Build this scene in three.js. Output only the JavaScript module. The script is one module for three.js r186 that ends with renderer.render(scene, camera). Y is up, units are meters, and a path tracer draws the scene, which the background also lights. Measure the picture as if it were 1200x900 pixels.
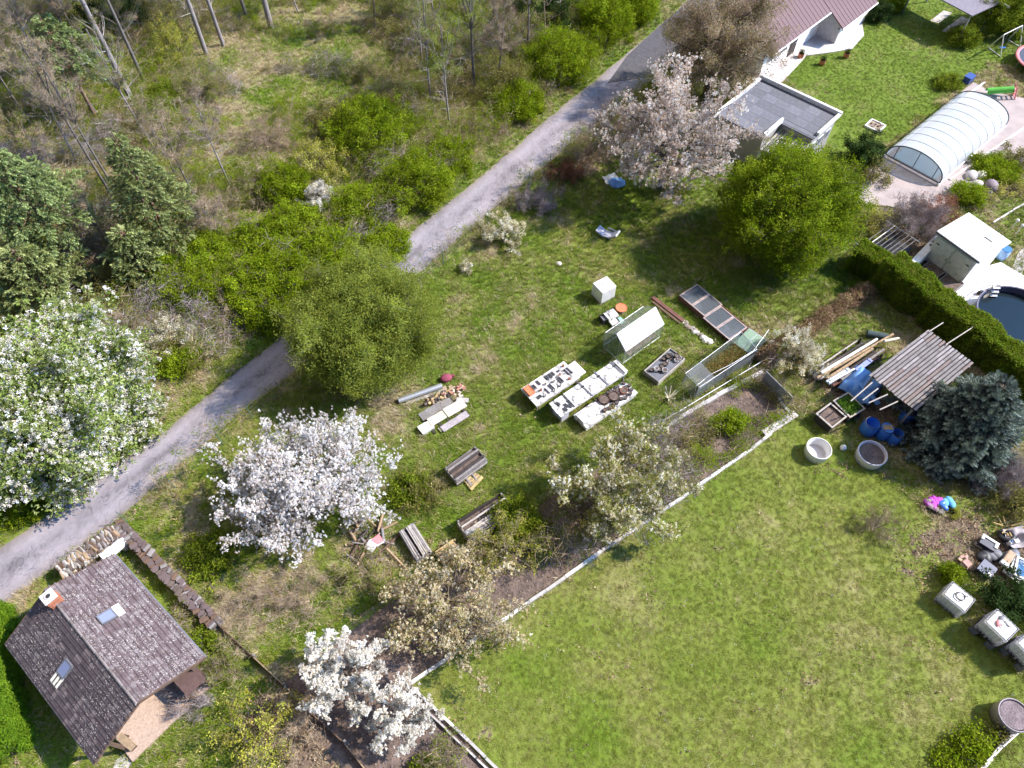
import * as THREE from 'three';
import { Sky } from 'three/addons/objects/Sky.js';
import { mergeGeometries } from 'three/addons/utils/BufferGeometryUtils.js';
import { RoundedBoxGeometry } from 'three/addons/geometries/RoundedBoxGeometry.js';

// ---------------------------------------------------------------- camera, sky, sun, exposure
const scene = new THREE.Scene();
const camera = new THREE.PerspectiveCamera(56.8, 4 / 3, 0.1, 2000);
camera.position.set(0, 34, 0);
camera.rotation.set(-56 * Math.PI / 180, 0, 0);
const renderer = new THREE.WebGLRenderer({ antialias: true });
renderer.toneMapping = THREE.LinearToneMapping;
renderer.toneMappingExposure = 1.8;
renderer.shadowMap.enabled = true;

const SUN = new THREE.Vector3(1, 0.92, -0.17).normalize();
const sky = new Sky();
sky.name = 'sky';
sky.scale.setScalar(1000);
const su = sky.material.uniforms;
su.sunPosition.value.copy(SUN);
su.turbidity.value = 9;
su.rayleigh.value = 0.5;
su.mieCoefficient.value = 0.004;
if (su.cloudCoverage) { su.cloudCoverage.value = 0.5; su.cloudDensity.value = 0.4; }
scene.add(sky);
scene.environmentIntensity = 0.25;

const sun = new THREE.DirectionalLight(0xffefd8, 4.5);
sun.name = 'sun';
sun.position.set(SUN.x * 120, SUN.y * 120, SUN.z * 120 - 32);
sun.target.position.set(0, 0, -32);
sun.castShadow = true;
sun.shadow.radius = 2;
sun.shadow.mapSize.set(4096, 4096);
Object.assign(sun.shadow.camera, { left: -70, right: 70, top: 60, bottom: -60, near: 1, far: 300 });
scene.add(sun, sun.target);

// ---------------------------------------------------------------- numbers
function rng(seed) { let a = (seed * 2654435761) >>> 0; return () => { a = (a + 0x6D2B79F5) | 0; let t = Math.imul(a ^ (a >>> 15), 1 | a); t = (t + Math.imul(t ^ (t >>> 7), 61 | t)) ^ t; return ((t ^ (t >>> 14)) >>> 0) / 4294967296; }; }
function hash(x, y, s) { let h = Math.imul(x | 0, 374761393) + Math.imul(y | 0, 668265263) + Math.imul(s | 0, 974634777); h = Math.imul(h ^ (h >>> 13), 1274126177); return ((h ^ (h >>> 16)) >>> 0) / 4294967296; }
const fade = (t) => t * t * (3 - 2 * t), lerp = (a, b, t) => a + (b - a) * t, clamp = (v, a = 0, b = 1) => Math.min(b, Math.max(a, v));
const step = (a, b, v) => fade(clamp((v - a) / (b - a)));
function noise(x, y, s = 0, p = 0) {
  const xi = Math.floor(x), yi = Math.floor(y), u = fade(x - xi), v = fade(y - yi), w = (n) => (p ? ((n % p) + p) % p : n);
  return lerp(lerp(hash(w(xi), w(yi), s), hash(w(xi + 1), w(yi), s), u), lerp(hash(w(xi), w(yi + 1), s), hash(w(xi + 1), w(yi + 1), s), u), v);
}
function fbm(x, y, oct = 4, s = 0, p = 0) { let a = 0.5, r = 0, t = 0; for (let i = 0; i < oct; i++) { r += a * noise(x, y, s + i, p); t += a; a *= 0.5; x *= 2; y *= 2; if (p) p *= 2; } return r / t; }
const mixc = (a, b, t) => [lerp(a[0], b[0], t), lerp(a[1], b[1], t), lerp(a[2], b[2], t)];
const DEG = Math.PI / 180, V = (x, y, z) => new THREE.Vector3(x, y, z);

// ---------------------------------------------------------------- textures and materials
const toSRGB = (c) => 255 * (c <= 0.0031308 ? c * 12.92 : 1.055 * Math.pow(c, 1 / 2.4) - 0.055);
function texture(w, h, fn, data = false) {   // fn(u 0..1, v 0..1) gives linear colour
  const d = new Uint8Array(w * h * 4);
  for (let y = 0; y < h; y++) for (let x = 0; x < w; x++) {
    const c = fn(x / w, y / h), o = (y * w + x) * 4, r = c.length ? c : [c, c, c];
    for (let k = 0; k < 3; k++) d[o + k] = data ? clamp(r[k]) * 255 : toSRGB(clamp(r[k]));
    d[o + 3] = 255;
  }
  const t = new THREE.DataTexture(d, w, h);
  t.wrapS = t.wrapT = THREE.RepeatWrapping; t.magFilter = t.minFilter = THREE.LinearFilter;
  if (!data) t.colorSpace = THREE.SRGBColorSpace;
  t.needsUpdate = true;
  return t;
}
const texWood = texture(256, 256, (u, v) => { const g = fbm(u * 4, v * 64, 3, 5, 4), k = fbm(u * 8, v * 8, 3, 9, 8); return 0.45 + 0.45 * g + 0.35 * (k - 0.5) - (noise(u * 4, v * 32, 3, 4) > 0.86 ? 0.25 : 0); });
const texBlotch = texture(512, 512, (u, v) => { const a = fbm(u * 6, v * 6, 5, 21, 6), b = hash(u * 512, v * 512, 4); return 0.9 + 0.38 * (a - 0.5) + 0.08 * (b - 0.5); });
const texSpeck = texture(512, 512, (u, v) => { const a = hash(u * 256, v * 256, 8), b = fbm(u * 16, v * 16, 4, 31, 16); return 0.5 + 0.35 * a * a + 0.4 * (b - 0.4); });
const texSoil = texture(512, 512, (u, v) => { const a = fbm(u * 24, v * 24, 4, 41, 24), b = fbm(u * 5, v * 5, 3, 44, 5); return 0.25 + 0.75 * a + 0.5 * (b - 0.5); });
const soilBump = texture(512, 512, (u, v) => fbm(u * 24, v * 24, 4, 41, 24), true);
const texGrime = texture(512, 512, (u, v) => { const a = fbm(u * 5, v * 5, 5, 121, 5), b = fbm(u * 20, v * 20, 3, 125, 20); return 0.95 - 0.5 * step(0.5, 0.72, a) - 0.4 * step(0.58, 0.72, b); });
const MATS = {};
function mat(key, rgb, o = {}) {
  if (MATS[key]) return MATS[key];
  const { map, bump, bumpScale, ...rest } = o;
  const phys = ['transmission', 'clearcoat', 'sheen', 'ior', 'thickness'].some((k) => k in rest);
  const m = new (phys ? THREE.MeshPhysicalMaterial : THREE.MeshStandardMaterial)({ roughness: 0.85, metalness: 0, side: THREE.DoubleSide, ...rest });
  m.color.setRGB(...rgb); m.name = key;
  if (map) m.map = map;
  if (bump) { m.bumpMap = bump; m.bumpScale = bumpScale ?? 0.01; }
  return (MATS[key] = m);
}
const wood = (key, rgb) => mat(key, rgb, { map: texWood, bump: texWood, bumpScale: 0.004, roughness: 0.9 });
const W = {
  grey: wood('weathered grey wood', [0.34, 0.315, 0.31]), pale: wood('bleached wood', [0.62, 0.57, 0.52]), brown: wood('brown wood', [0.2, 0.125, 0.085]),
  dark: wood('dark wood', [0.075, 0.058, 0.055]), yellow: wood('fresh cut wood', [0.72, 0.52, 0.24]), tan: wood('tan wood', [0.5, 0.36, 0.22]), cream: wood('cream board', [0.9, 0.84, 0.66]), bark: wood('log bark', [0.17, 0.13, 0.11]), red: wood('red brown wood', [0.22, 0.1, 0.08]),
};
const paint = (key, rgb, rough = 0.55) => mat(key, rgb, { map: texBlotch, roughness: rough });
const M = {
  white: paint('white painted panel', [0.88, 0.87, 0.85]), offwhite: paint('off white plastic', [0.85, 0.84, 0.82], 0.5), concrete: mat('concrete', [0.62, 0.58, 0.57], { map: texBlotch, bump: texSpeck, bumpScale: 0.004 }),
  paleconcrete: mat('pale concrete', [0.85, 0.8, 0.78], { map: texBlotch, bump: texSpeck, bumpScale: 0.003 }), plaster: mat('white plaster', [0.95, 0.93, 0.9], { map: texBlotch, bump: texSpeck, bumpScale: 0.003 }),
  soil: mat('soil', [0.25, 0.185, 0.155], { map: texSoil, bump: soilBump, bumpScale: 0.03, roughness: 1 }), black: paint('black plastic', [0.03, 0.03, 0.033], 0.5), slate: paint('slate grey', [0.16, 0.165, 0.19], 0.6),
  grimy: mat('grimy white paint', [0.74, 0.72, 0.7], { map: texGrime, roughness: 0.7 }), metal: mat('galvanised metal', [0.55, 0.56, 0.58], { metalness: 0.7, roughness: 0.45 }), steel: mat('grey steel', [0.35, 0.36, 0.36], { metalness: 0.5, roughness: 0.5 }), blue: paint('blue plastic', [0.05, 0.2, 0.62], 0.4), tarp: paint('light blue tarpaulin', [0.16, 0.36, 0.75], 0.5),
  orange: paint('orange clay', [0.7, 0.22, 0.1], 0.8), terracotta: paint('terracotta', [0.55, 0.2, 0.1], 0.85), pot: paint('brown clay pot', [0.16, 0.085, 0.06], 0.8), green: paint('green plastic', [0.12, 0.5, 0.06], 0.45), pink: paint('pink pad', [0.75, 0.25, 0.26], 0.6),
  purple: paint('purple cloth', [0.5, 0.06, 0.55], 0.7), cyan: paint('light blue cloth', [0.15, 0.5, 0.85], 0.7), maroon: mat('maroon metal roof', [0.09, 0.022, 0.03], { map: texBlotch, roughness: 0.6 }), stone: mat('field stone', [0.34, 0.28, 0.25], { map: texBlotch, bump: texSpeck, bumpScale: 0.01 }),
  felt: mat('bitumen felt', [0.17, 0.175, 0.2], { map: texBlotch, roughness: 0.9 }), glass: mat('clear glass', [0.93, 0.96, 0.97], { transmission: 1, thickness: 0, roughness: 0.04, ior: 1.45 }),
  film: mat('cloudy greenhouse film', [0.88, 0.92, 0.91], { transmission: 0.9, thickness: 0, roughness: 0.12, ior: 1.4 }), net: mat('grey shade net', [0.3, 0.32, 0.34], { transmission: 0.55, thickness: 0, roughness: 0.4, ior: 1.2 }),
};

// ---------------------------------------------------------------- names, things and parts
const taken = {};
const numbered = (n) => { const k = (taken[n] = (taken[n] ?? -1) + 1); return k ? n + '_' + String(k).padStart(3, '0') : n; };
function tag(o, label, category, group) { o.userData.label = label; o.userData.category = category; if (group) o.userData.group = group; return o; }
function thing(name, label, category, [x, z], turn = 0, group, y = 0) {
  const o = new THREE.Group(); o.name = numbered(name); o.position.set(x, y, z); o.rotation.y = turn; scene.add(o);
  return tag(o, label, category, group);
}
function mesh(parent, name, g, m) {
  const o = new THREE.Mesh(Array.isArray(g) ? (g.length > 1 ? mergeGeometries(g) : g[0]) : g, m);
  o.name = parent === scene ? numbered(name) : name; o.castShadow = o.receiveShadow = true; parent.add(o);
  return o;
}
const structure = (name, g, m, parent = scene) => { const o = mesh(parent, name, g, m); if (parent === scene) o.userData.kind = 'structure'; return o; };
function place(g, x = 0, y = 0, z = 0, rx = 0, ry = 0, rz = 0, s = 1) { return g.applyMatrix4(new THREE.Matrix4().compose(V(x, y, z), new THREE.Quaternion().setFromEuler(new THREE.Euler(rx, ry, rz, 'YXZ')), V(s, s, s))); }
function metreUV(g, k = 1) {   // box faces: metres, grain along the longest side
  const p = g.attributes.position, n = g.attributes.normal, uv = g.attributes.uv; g.computeBoundingBox();
  const s = g.boundingBox.getSize(V()), long = [s.x, s.y, s.z].indexOf(Math.max(s.x, s.y, s.z)), off = (s.x * 7.3 + s.y * 3.1 + s.z * 5.7) % 1;
  for (let i = 0; i < p.count; i++) {
    const c = [p.getX(i), p.getY(i), p.getZ(i)], a = [n.getX(i), n.getY(i), n.getZ(i)].map(Math.abs), ax = a.indexOf(Math.max(...a)), rest = [0, 1, 2].filter((q) => q !== ax);
    const u = rest.includes(long) ? long : rest[0], v = rest.find((q) => q !== u);
    uv.setXY(i, c[u] * k + off, c[v] * k + off * 3);
  }
  return g;
}
const bx = (w, h, d, x = 0, y = 0, z = 0, rx = 0, ry = 0, rz = 0) => place(metreUV(new THREE.BoxGeometry(w, h, d)), x, y + h / 2, z, rx, ry, rz);   // y is the underside
const rbx = (w, h, d, r, x = 0, y = 0, z = 0, rx = 0, ry = 0, rz = 0) => place(metreUV(new RoundedBoxGeometry(w, h, d, 2, r)), x, y + h / 2, z, rx, ry, rz);
const cyl = (r1, r0, h, x = 0, y = 0, z = 0, seg = 14, open = false) => place(new THREE.CylinderGeometry(r1, r0, h, seg, 1, open), x, y + h / 2, z);
function rod(p, q, r, sides = 6, r2 = r) {
  const a = V(...p), b = V(...q), d = b.clone().sub(a), g = new THREE.CylinderGeometry(r2, r, d.length(), sides, 1);
  return g.applyQuaternion(new THREE.Quaternion().setFromUnitVectors(V(0, 1, 0), d.normalize())).translate((a.x + b.x) / 2, (a.y + b.y) / 2, (a.z + b.z) / 2);
}
const B = (p, name, m, ...a) => mesh(p, name, bx(...a), m);
const C = (p, name, m, ...a) => mesh(p, name, cyl(...a), m);
const R = (p, name, m, ...a) => mesh(p, name, rod(...a), m);
function ring(p, name, m, r, h, t, x = 0, y = 0, z = 0, seg = 24, flare = 1) {   // an open tub
  const pts = [[r * 0.9 - t, 0.03], [r - t, h], [r, h], [r * 0.97, 0], [0.001, 0]].map(([a, b]) => new THREE.Vector2(b > 0.04 ? a * flare : a, b));
  pts.unshift(new THREE.Vector2(0.001, 0.03));
  return mesh(p, name, new THREE.LatheGeometry(pts, seg).translate(x, y, z), m);
}
function rect(a, b, c) {   // a long side a-b and a point on the far side: centre, length, width, turn
  const dx = b[0] - a[0], dz = b[1] - a[1], len = Math.hypot(dx, dz), nx = -dz / len, nz = dx / len, w = (c[0] - b[0]) * nx + (c[1] - b[1]) * nz;
  return { at: [(a[0] + b[0] + nx * w) / 2, (a[1] + b[1] + nz * w) / 2], len, wid: Math.abs(w), turn: Math.atan2(-dz, dx) };
}
const turnOf = (a, b) => Math.atan2(-(b[1] - a[1]), b[0] - a[0]);
const mid = (a, b, t = 0.5) => [lerp(a[0], b[0], t), lerp(a[1], b[1], t)];
const dist = (a, b) => Math.hypot(a[0] - b[0], a[1] - b[1]);
function prism(poly, y0, y1) {   // polygon in x,z, lifted between two heights
  const s = new THREE.Shape(poly.map(([x, z]) => new THREE.Vector2(x, -z)));
  const g = new THREE.ExtrudeGeometry(s, { depth: y1 - y0, bevelEnabled: false }).rotateX(-Math.PI / 2).translate(0, y0, 0);
  const p = g.attributes.position, uv = g.attributes.uv, n = g.attributes.normal;
  for (let i = 0; i < p.count; i++) { const up = Math.abs(n.getY(i)) > 0.5; uv.setXY(i, up ? p.getX(i) / 3.7 : (p.getX(i) + p.getZ(i)) / 3.7, up ? p.getZ(i) / 3.7 : p.getY(i) / 3.7); }
  return g;
}
function inside([x, z], poly) { let c = false; for (let i = 0, j = poly.length - 1; i < poly.length; j = i++) { const [a, b] = poly[i], [d, e] = poly[j]; if (b > z !== e > z && x < ((d - a) * (z - b)) / (e - b) + a) c = !c; } return c; }
function edgeDist([x, z], poly, closed = true) { let m = 1e9; for (let i = 0; i < poly.length - (closed ? 0 : 1); i++) { const [a, b] = poly[i], [c, d] = poly[(i + 1) % poly.length], l = (c - a) ** 2 + (d - b) ** 2, t = clamp(((x - a) * (c - a) + (z - b) * (d - b)) / l); m = Math.min(m, Math.hypot(x - a - t * (c - a), z - b - t * (d - b))); } return m; }
const dummy = new THREE.Object3D(), tint = new THREE.Color();
function scatter(parent, name, g, m, list) {   // list: [x, y, z, rx, ry, rz, scale, colour, stretch]
  const o = new THREE.InstancedMesh(g, m, list.length);
  list.forEach(([x, y, z, rx, ry, rz, s, c, k = 1], i) => {
    dummy.position.set(x, y, z); dummy.rotation.set(rx, ry, rz, 'YXZ'); dummy.scale.set(s, s * k, s); dummy.updateMatrix(); o.setMatrixAt(i, dummy.matrix);
    if (c) o.setColorAt(i, tint.setRGB(...c));
  });
  o.name = parent === scene ? numbered(name) : name; o.castShadow = o.receiveShadow = true; o.userData.kind = 'stuff'; parent.add(o);
  return o;
}

// ---------------------------------------------------------------- plant pieces
function fromTris(pos, nor, uv) { const g = new THREE.BufferGeometry(); g.setAttribute('position', new THREE.Float32BufferAttribute(pos, 3)); if (nor) g.setAttribute('normal', new THREE.Float32BufferAttribute(nor, 3)); else g.computeVertexNormals(); if (uv) g.setAttribute('uv', new THREE.Float32BufferAttribute(uv, 2)); return g; }
function leafClump(n, spread, len, wid, seed, flat = 0.5) {   // n folded leaves spread in a ball
  const r = rng(seed), pos = [];
  for (let i = 0; i < n; i++) {
    const c = V(r() - 0.5, r() - 0.5, r() - 0.5).normalize().multiplyScalar(spread * Math.cbrt(r()));
    const q = new THREE.Quaternion().setFromEuler(new THREE.Euler((r() - 0.5) * 3 * (1 - flat), r() * 6.28, (r() - 0.5) * 3 * (1 - flat)));
    const l = len * (0.7 + 0.6 * r()), w = wid * (0.7 + 0.6 * r()), f = w * 0.35;
    const p = [V(-l / 2, 0, 0), V(0, f, -w / 2), V(l / 2, -l * 0.12, 0), V(0, f, w / 2)].map((v) => v.applyQuaternion(q).add(c));
    for (const k of [0, 2, 1, 0, 3, 2]) pos.push(p[k].x, p[k].y, p[k].z);
  }
  return fromTris(pos);
}
function needleSpray(n, len, nl, seed) {   // a twig along +x set round with needles
  const r = rng(seed), pos = [];
  const tri = (a, b, c) => pos.push(a.x, a.y, a.z, b.x, b.y, b.z, c.x, c.y, c.z);
  for (let i = 0; i < n; i++) {
    const t = r(), a = r() * 6.28, d = V(0.6 + 0.5 * r(), Math.sin(a), Math.cos(a)).normalize(), s = V(t * len, 0, 0), e = s.clone().addScaledVector(d, nl * (1 - 0.5 * t)), w = V(0, Math.cos(a), -Math.sin(a)).multiplyScalar(nl * 0.13);
    tri(s.clone().add(w), s.clone().sub(w), e);
  }
  return fromTris(pos);
}
function tuft(n, spread, h, w, seed, lean = 0.5) {   // grass blades
  const r = rng(seed), pos = [];
  for (let i = 0; i < n; i++) {
    const a = r() * 6.28, d = spread * Math.sqrt(r()), x = Math.cos(a) * d, z = Math.sin(a) * d, b = r() * 6.28, hh = h * (0.5 + 0.7 * r()), l = lean * (0.3 + r()) * hh, wx = (Math.sin(b) * w) / 2, wz = (-Math.cos(b) * w) / 2;
    const mx = x + Math.cos(b) * l * 0.35, mz = z + Math.sin(b) * l * 0.35;
    pos.push(x - wx, 0, z - wz, x + wx, 0, z + wz, mx + wx * 0.8, hh * 0.6, mz + wz * 0.8, x - wx, 0, z - wz, mx + wx * 0.8, hh * 0.6, mz + wz * 0.8, mx - wx * 0.8, hh * 0.6, mz - wz * 0.8);
    pos.push(mx - wx * 0.8, hh * 0.6, mz - wz * 0.8, mx + wx * 0.8, hh * 0.6, mz + wz * 0.8, x + Math.cos(b) * l, hh, z + Math.sin(b) * l);
  }
  return fromTris(pos);
}
function twigs(n, len, w, seed, up = 0.5) {   // a spray of bare twigs
  const r = rng(seed), pos = [];
  for (let i = 0; i < n; i++) {
    const d = V(r() - 0.5, (r() - 0.5) * (1 - up) + up * 0.6, r() - 0.5).normalize(), s = V(r() - 0.5, (r() - 0.5) * 0.6, r() - 0.5).multiplyScalar(len * 0.7), l = len * (0.5 + 0.7 * r()), e = s.clone().addScaledVector(d, l);
    const side = V(r() - 0.5, r() - 0.5, r() - 0.5).cross(d).normalize(), o2 = side.clone().cross(d).multiplyScalar(w / 2); side.multiplyScalar(w / 2);
    for (const k of [side, o2]) pos.push(s.x - k.x, s.y - k.y, s.z - k.z, s.x + k.x, s.y + k.y, s.z + k.z, e.x, e.y, e.z);
  }
  return fromTris(pos);
}
const leafMat = (key, t = 0.45) => mat(key, [1, 1, 1], { transmission: t, thickness: 0, roughness: 1, ior: 1.01, specularIntensity: 0.2 });
const L = { leaf: leafMat('green leaf'), petal: leafMat('petal', 0.3), needle: mat('needle', [1, 1, 1], { roughness: 0.7 }), blade: mat('grass blade', [1, 1, 1], { roughness: 0.8 }), twig: mat('twig', [1, 1, 1], { roughness: 0.95 }), straw: mat('straw', [1, 1, 1], { roughness: 0.95 }) };
const K = {
  leaf: leafClump(11, 0.2, 0.11, 0.06, 1), fine: leafClump(16, 0.2, 0.075, 0.03, 2, 0.3), big: leafClump(9, 0.22, 0.16, 0.1, 3), petal: leafClump(14, 0.15, 0.06, 0.055, 4, 0.35), sparse: leafClump(7, 0.24, 0.1, 0.055, 5), puff: leafClump(16, 0.1, 0.07, 0.065, 6, 0.3), dot: leafClump(13, 0.06, 0.048, 0.045, 16, 0.3),
  needle: needleSpray(36, 0.36, 0.07, 7), pine: needleSpray(44, 0.24, 0.12, 8), twig: twigs(9, 0.4, 0.012, 9), bramble: twigs(10, 0.6, 0.016, 10, 0.25), hedge: leafClump(14, 0.16, 0.1, 0.05, 11, 0.15),
};
function pick(cols, r) { const c = cols[Math.floor(r() * cols.length)], k = 0.8 + 0.4 * r(); return [c[0] * k, c[1] * k, c[2] * k]; }

// ---------------------------------------------------------------- trees: trunk, limbs, side branches, twigs; leaves sit on the twigs
function tubeInto(pos, nor, pts, r0, r1, sides, uv = null) {
  const up = V(0.31, 0.2, 0.93), rows = pts.map((p, i) => {
    const d = (pts[Math.min(i + 1, pts.length - 1)].clone().sub(pts[Math.max(i - 1, 0)])).normalize(), a = d.clone().cross(up).normalize(), b = a.clone().cross(d), r = lerp(r0, r1, i / (pts.length - 1)), row = [];
    for (let k = 0; k < sides; k++) { const t = (k / sides) * 6.2832, n = a.clone().multiplyScalar(Math.cos(t)).addScaledVector(b, Math.sin(t)); row.push([p.clone().addScaledVector(n, r), n]); }
    return row;
  });
  for (let i = 0; i + 1 < rows.length; i++) for (let k = 0; k < sides; k++) {
    const q = [rows[i][k], rows[i][(k + 1) % sides], rows[i + 1][(k + 1) % sides], rows[i + 1][k]], qu = [[i, k], [i, k + 1], [i + 1, k + 1], [i + 1, k]];
    for (const j of [0, 2, 1, 0, 3, 2]) { pos.push(q[j][0].x, q[j][0].y, q[j][0].z); nor.push(q[j][1].x, q[j][1].y, q[j][1].z); if (uv) uv.push(qu[j][0] * 0.9, qu[j][1] / sides); }
  }
}
function bend(a, b, r, wob, n, rise = 0) { const m = a.clone().lerp(b, 0.5).add(V((r() - 0.5) * wob, (r() - 0.5) * wob + rise, (r() - 0.5) * wob)), out = []; for (let i = 0; i <= n; i++) { const t = i / n; out.push(a.clone().multiplyScalar((1 - t) ** 2).addScaledVector(m, 2 * t * (1 - t)).addScaledVector(b, t * t)); } return out; }
function skeleton(o) {
  const r = rng(o.seed), pos = [], nor = [], uvs = [], bpos = [], bnor = [], segs = [], stems = o.stems ?? 1, rx = o.rx, ry = o.ry, rz = o.rz ?? rx, cy = o.cy, wob = o.wobble ?? 0.25;
  const limbs = o.limbs ?? 10, subs = o.subs ?? 6, tw = o.twigs ?? 4, reach = [];
  for (let s = 0; s < stems; s++) {
    const lean = o.lean ?? [0, 0], a = (s / stems) * 6.28 + r(), off = stems > 1 ? 0.25 * rx : 0;
    const base = V(stems > 1 ? Math.cos(a) * 0.12 * rx * 0.3 : 0, o.sink ?? -0.08, stems > 1 ? Math.sin(a) * 0.12 * rx * 0.3 : 0), top = V(lean[0] + Math.cos(a) * off, cy + ry * (stems > 1 ? 0.2 : 0.55), lean[1] + Math.sin(a) * off);
    const t = bend(base, top, r, wob, 7);
    tubeInto(pos, nor, t, o.r, o.r * 0.35, o.r > 0.1 ? 8 : 5, uvs);
    reach.push(t);
  }
  for (let i = 0; i < limbs; i++) {
    const t = reach[i % stems], el = Math.asin(lerp(o.low ?? -0.55, 0.98, (i + r() * 0.8) / limbs)), az = i * 2.399 + r() * 0.7, lump = 0.78 + 0.4 * noise(Math.cos(az) * 1.7 + 9, Math.sin(az) * 1.7 + el * 2, o.seed);
    const end = V(t[7].x * 0.6 + Math.cos(az) * Math.cos(el) * rx * lump, cy + Math.sin(el) * ry * lump, t[7].z * 0.6 + Math.sin(az) * Math.cos(el) * rz * lump);
    const k = clamp(0.2 + 0.55 * (end.y / (cy + ry)) * (0.6 + 0.5 * r()), o.fork ?? 0.25, 0.97), at = t[Math.round(k * 7)], lr = o.r * 0.5 * (1 - 0.45 * k);
    const limb = bend(at, end, r, 0.35 * rx * wob, 5, o.arch ?? 0.12 * ry);
    tubeInto(pos, nor, limb, lr, lr * 0.3, 4, uvs);
    for (let j = 0; j < subs; j++) {
      const u = 0.25 + 0.75 * ((j + r()) / subs), p = limb[Math.min(5, Math.round(u * 5))], out = p.clone().sub(V(t[7].x * 0.6, cy - ry * 0.3, t[7].z * 0.6)).normalize(), len = (o.sublen ?? 0.38) * rx * (0.5 + 0.8 * r()) * (1.15 - 0.4 * u);
      const d = V(r() - 0.5, (r() - 0.5) * 0.9 + (o.up ?? 0.1), r() - 0.5).normalize().addScaledVector(out, 0.55).normalize(), e = p.clone().addScaledVector(d, len), sb = bend(p, e, r, len * 0.3, 3);
      if (e.y < 0.12) e.y = 0.12 + 0.2 * r();
      tubeInto(bpos, bnor, sb, lr * 0.28, lr * 0.1 + 0.003, 3);
      segs.push([p, e, 1]);
      for (let q = 0; q < tw; q++) {
        const v = 0.3 + 0.7 * r(), s = p.clone().lerp(e, v), tl = len * (0.35 + 0.4 * r()), td = V(r() - 0.5, r() - 0.4 + (o.up ?? 0.1), r() - 0.5).normalize().addScaledVector(d, 0.5).normalize(), te = s.clone().addScaledVector(td, tl);
        tubeInto(bpos, bnor, [s, te], o.twigR ?? 0.011, 0.003, 3);
        segs.push([s, te, 1.4]);
      }
    }
  }
  return { trunk: fromTris(pos, nor, uvs), branches: bpos.length ? fromTris(bpos, bnor) : null, segs, r };
}
function foliage(parent, name, spec, segs, r, rx, o = null) {   // spec: geo, mat, n, cols, size, jitter
  const list = [];
  for (let i = 0; i < spec.n; i++) {
    const si = Math.floor(r() * segs.length), [a, b] = segs[si], tone = spec.even ? 1 : 0.72 + 0.56 * hash(Math.floor(si / 14), spec.n, 12), t = spec.tip ? 0.5 + 0.55 * r() : r(), j = (spec.jitter ?? 0.1) * rx, p = a.clone().lerp(b, t);
    if (spec.fill && r() < spec.fill) { const az = r() * 6.2832, sy = lerp(-0.7, 1, r()), q = Math.sqrt(1 - sy * sy), k = (0.72 + 0.3 * r()) * (0.68 + 0.4 * noise(Math.cos(az) * q * 2.4 + 9, Math.sin(az) * q * 2.4 + sy * 2.4, o.seed) + 0.26 * noise(Math.cos(az) * q * 6 + 3, Math.sin(az) * q * 6 + sy * 5, o.seed + 1)); p.set(Math.cos(az) * q * o.rx * k, Math.max(0.1, o.cy + sy * o.ry * k), Math.sin(az) * q * (o.rz ?? o.rx) * k); }
    p.x += (r() + r() - 1) * j; p.y += (r() + r() - 1) * j; p.z += (r() + r() - 1) * j; if (p.y < 0.06) p.y = 0.06 + 0.1 * r();
    list.push([p.x, p.y, p.z, (r() - 0.5) * 1.4, r() * 6.28, (r() - 0.5) * 1.4, (spec.size ?? 1) * (0.7 + 0.6 * r()), pick(spec.cols, r).map((c) => Math.min(0.95, c * tone))]);
  }
  return scatter(parent, name, spec.geo, spec.mat, list);
}
const barkMat = (key, c) => mat(key, c, { roughness: 0.95 });
const BARK = { grey: barkMat('grey bark', [0.24, 0.215, 0.2]), brown: barkMat('brown bark', [0.17, 0.135, 0.115]), pale: barkMat('pale bark', [0.4, 0.36, 0.35]), red: barkMat('red pine bark', [0.25, 0.16, 0.11]), tan: barkMat('tan bark', [0.34, 0.27, 0.21]) };
const E0 = { leaves: null };
function tree(name, label, category, at, o) {
  const t = thing(name, label, category, at, o.turn ?? 0, o.group), sk = skeleton(o), bark = o.bark ?? BARK.brown;
  mesh(t, 'trunk', sk.trunk, mat(bark.name + ' rough', bark.color.toArray(), { map: texWood, bump: texWood, bumpScale: 0.01, roughness: 0.95 }));
  if (sk.branches) mesh(t, 'branches', sk.branches, o.twigBark ?? bark).userData.kind = 'stuff';
  for (const [part, spec] of Object.entries(o.leaves ?? {})) foliage(t, part, spec, sk.segs, sk.r, o.rx, o);
  return t;
}
// ---------------------------------------------------------------- outlines of the place, in metres (x to the east, z to the south)
const roadWest = [[-29.42, -9.56], [-27.5, -11.58], [-25.68, -13.28], [-23.86, -14.98], [-21.73, -17.38], [-19.09, -20.08], [-16.79, -23.05], [-13.82, -26.62], [-8.79, -32.93], [-1.85, -41.58], [3.33, -48.62], [9.55, -56.46], [15.44, -64.47], [21.55, -72.93], [30.01, -84.92]];
const roadEast = [[-28.03, -6.72], [-26.13, -8.51], [-24.39, -10.08], [-21.95, -12.39], [-19.91, -14.7], [-18.14, -17.08], [-16.15, -19.64], [-14.53, -21.65], [-10.85, -25.71], [-4.66, -33.09], [1.85, -41.3], [6.54, -46.92], [11.67, -52.92], [17.48, -60.25], [24.05, -68.86], [32.44, -80.04]];
const roadPoly = [...roadWest, ...roadEast.slice().reverse()];
const bedPoly = [[-10.33, -6.51], [-9.61, -7.23], [-6.48, -9.84], [-1.71, -13.14], [2.69, -16.28], [8.85, -20.41], [14.75, -23.71], [15.86, -20.69], [4.25, -12.79], [-4.53, -6.69], [-0.72, -3.17], [0, -2.39], [-5.06, -1.48], [-7.56, -3.65]];
const lawnSouth = [[-4.53, -6.69], [4.25, -12.79], [15.86, -20.69], [18.52, -18.47], [21.03, -15.46], [21.78, -13.14], [20.49, -10.57], [24.57, -4.97], [23.02, -1.48], [1.39, -1.48], [-0.72, -3.17]];
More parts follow.
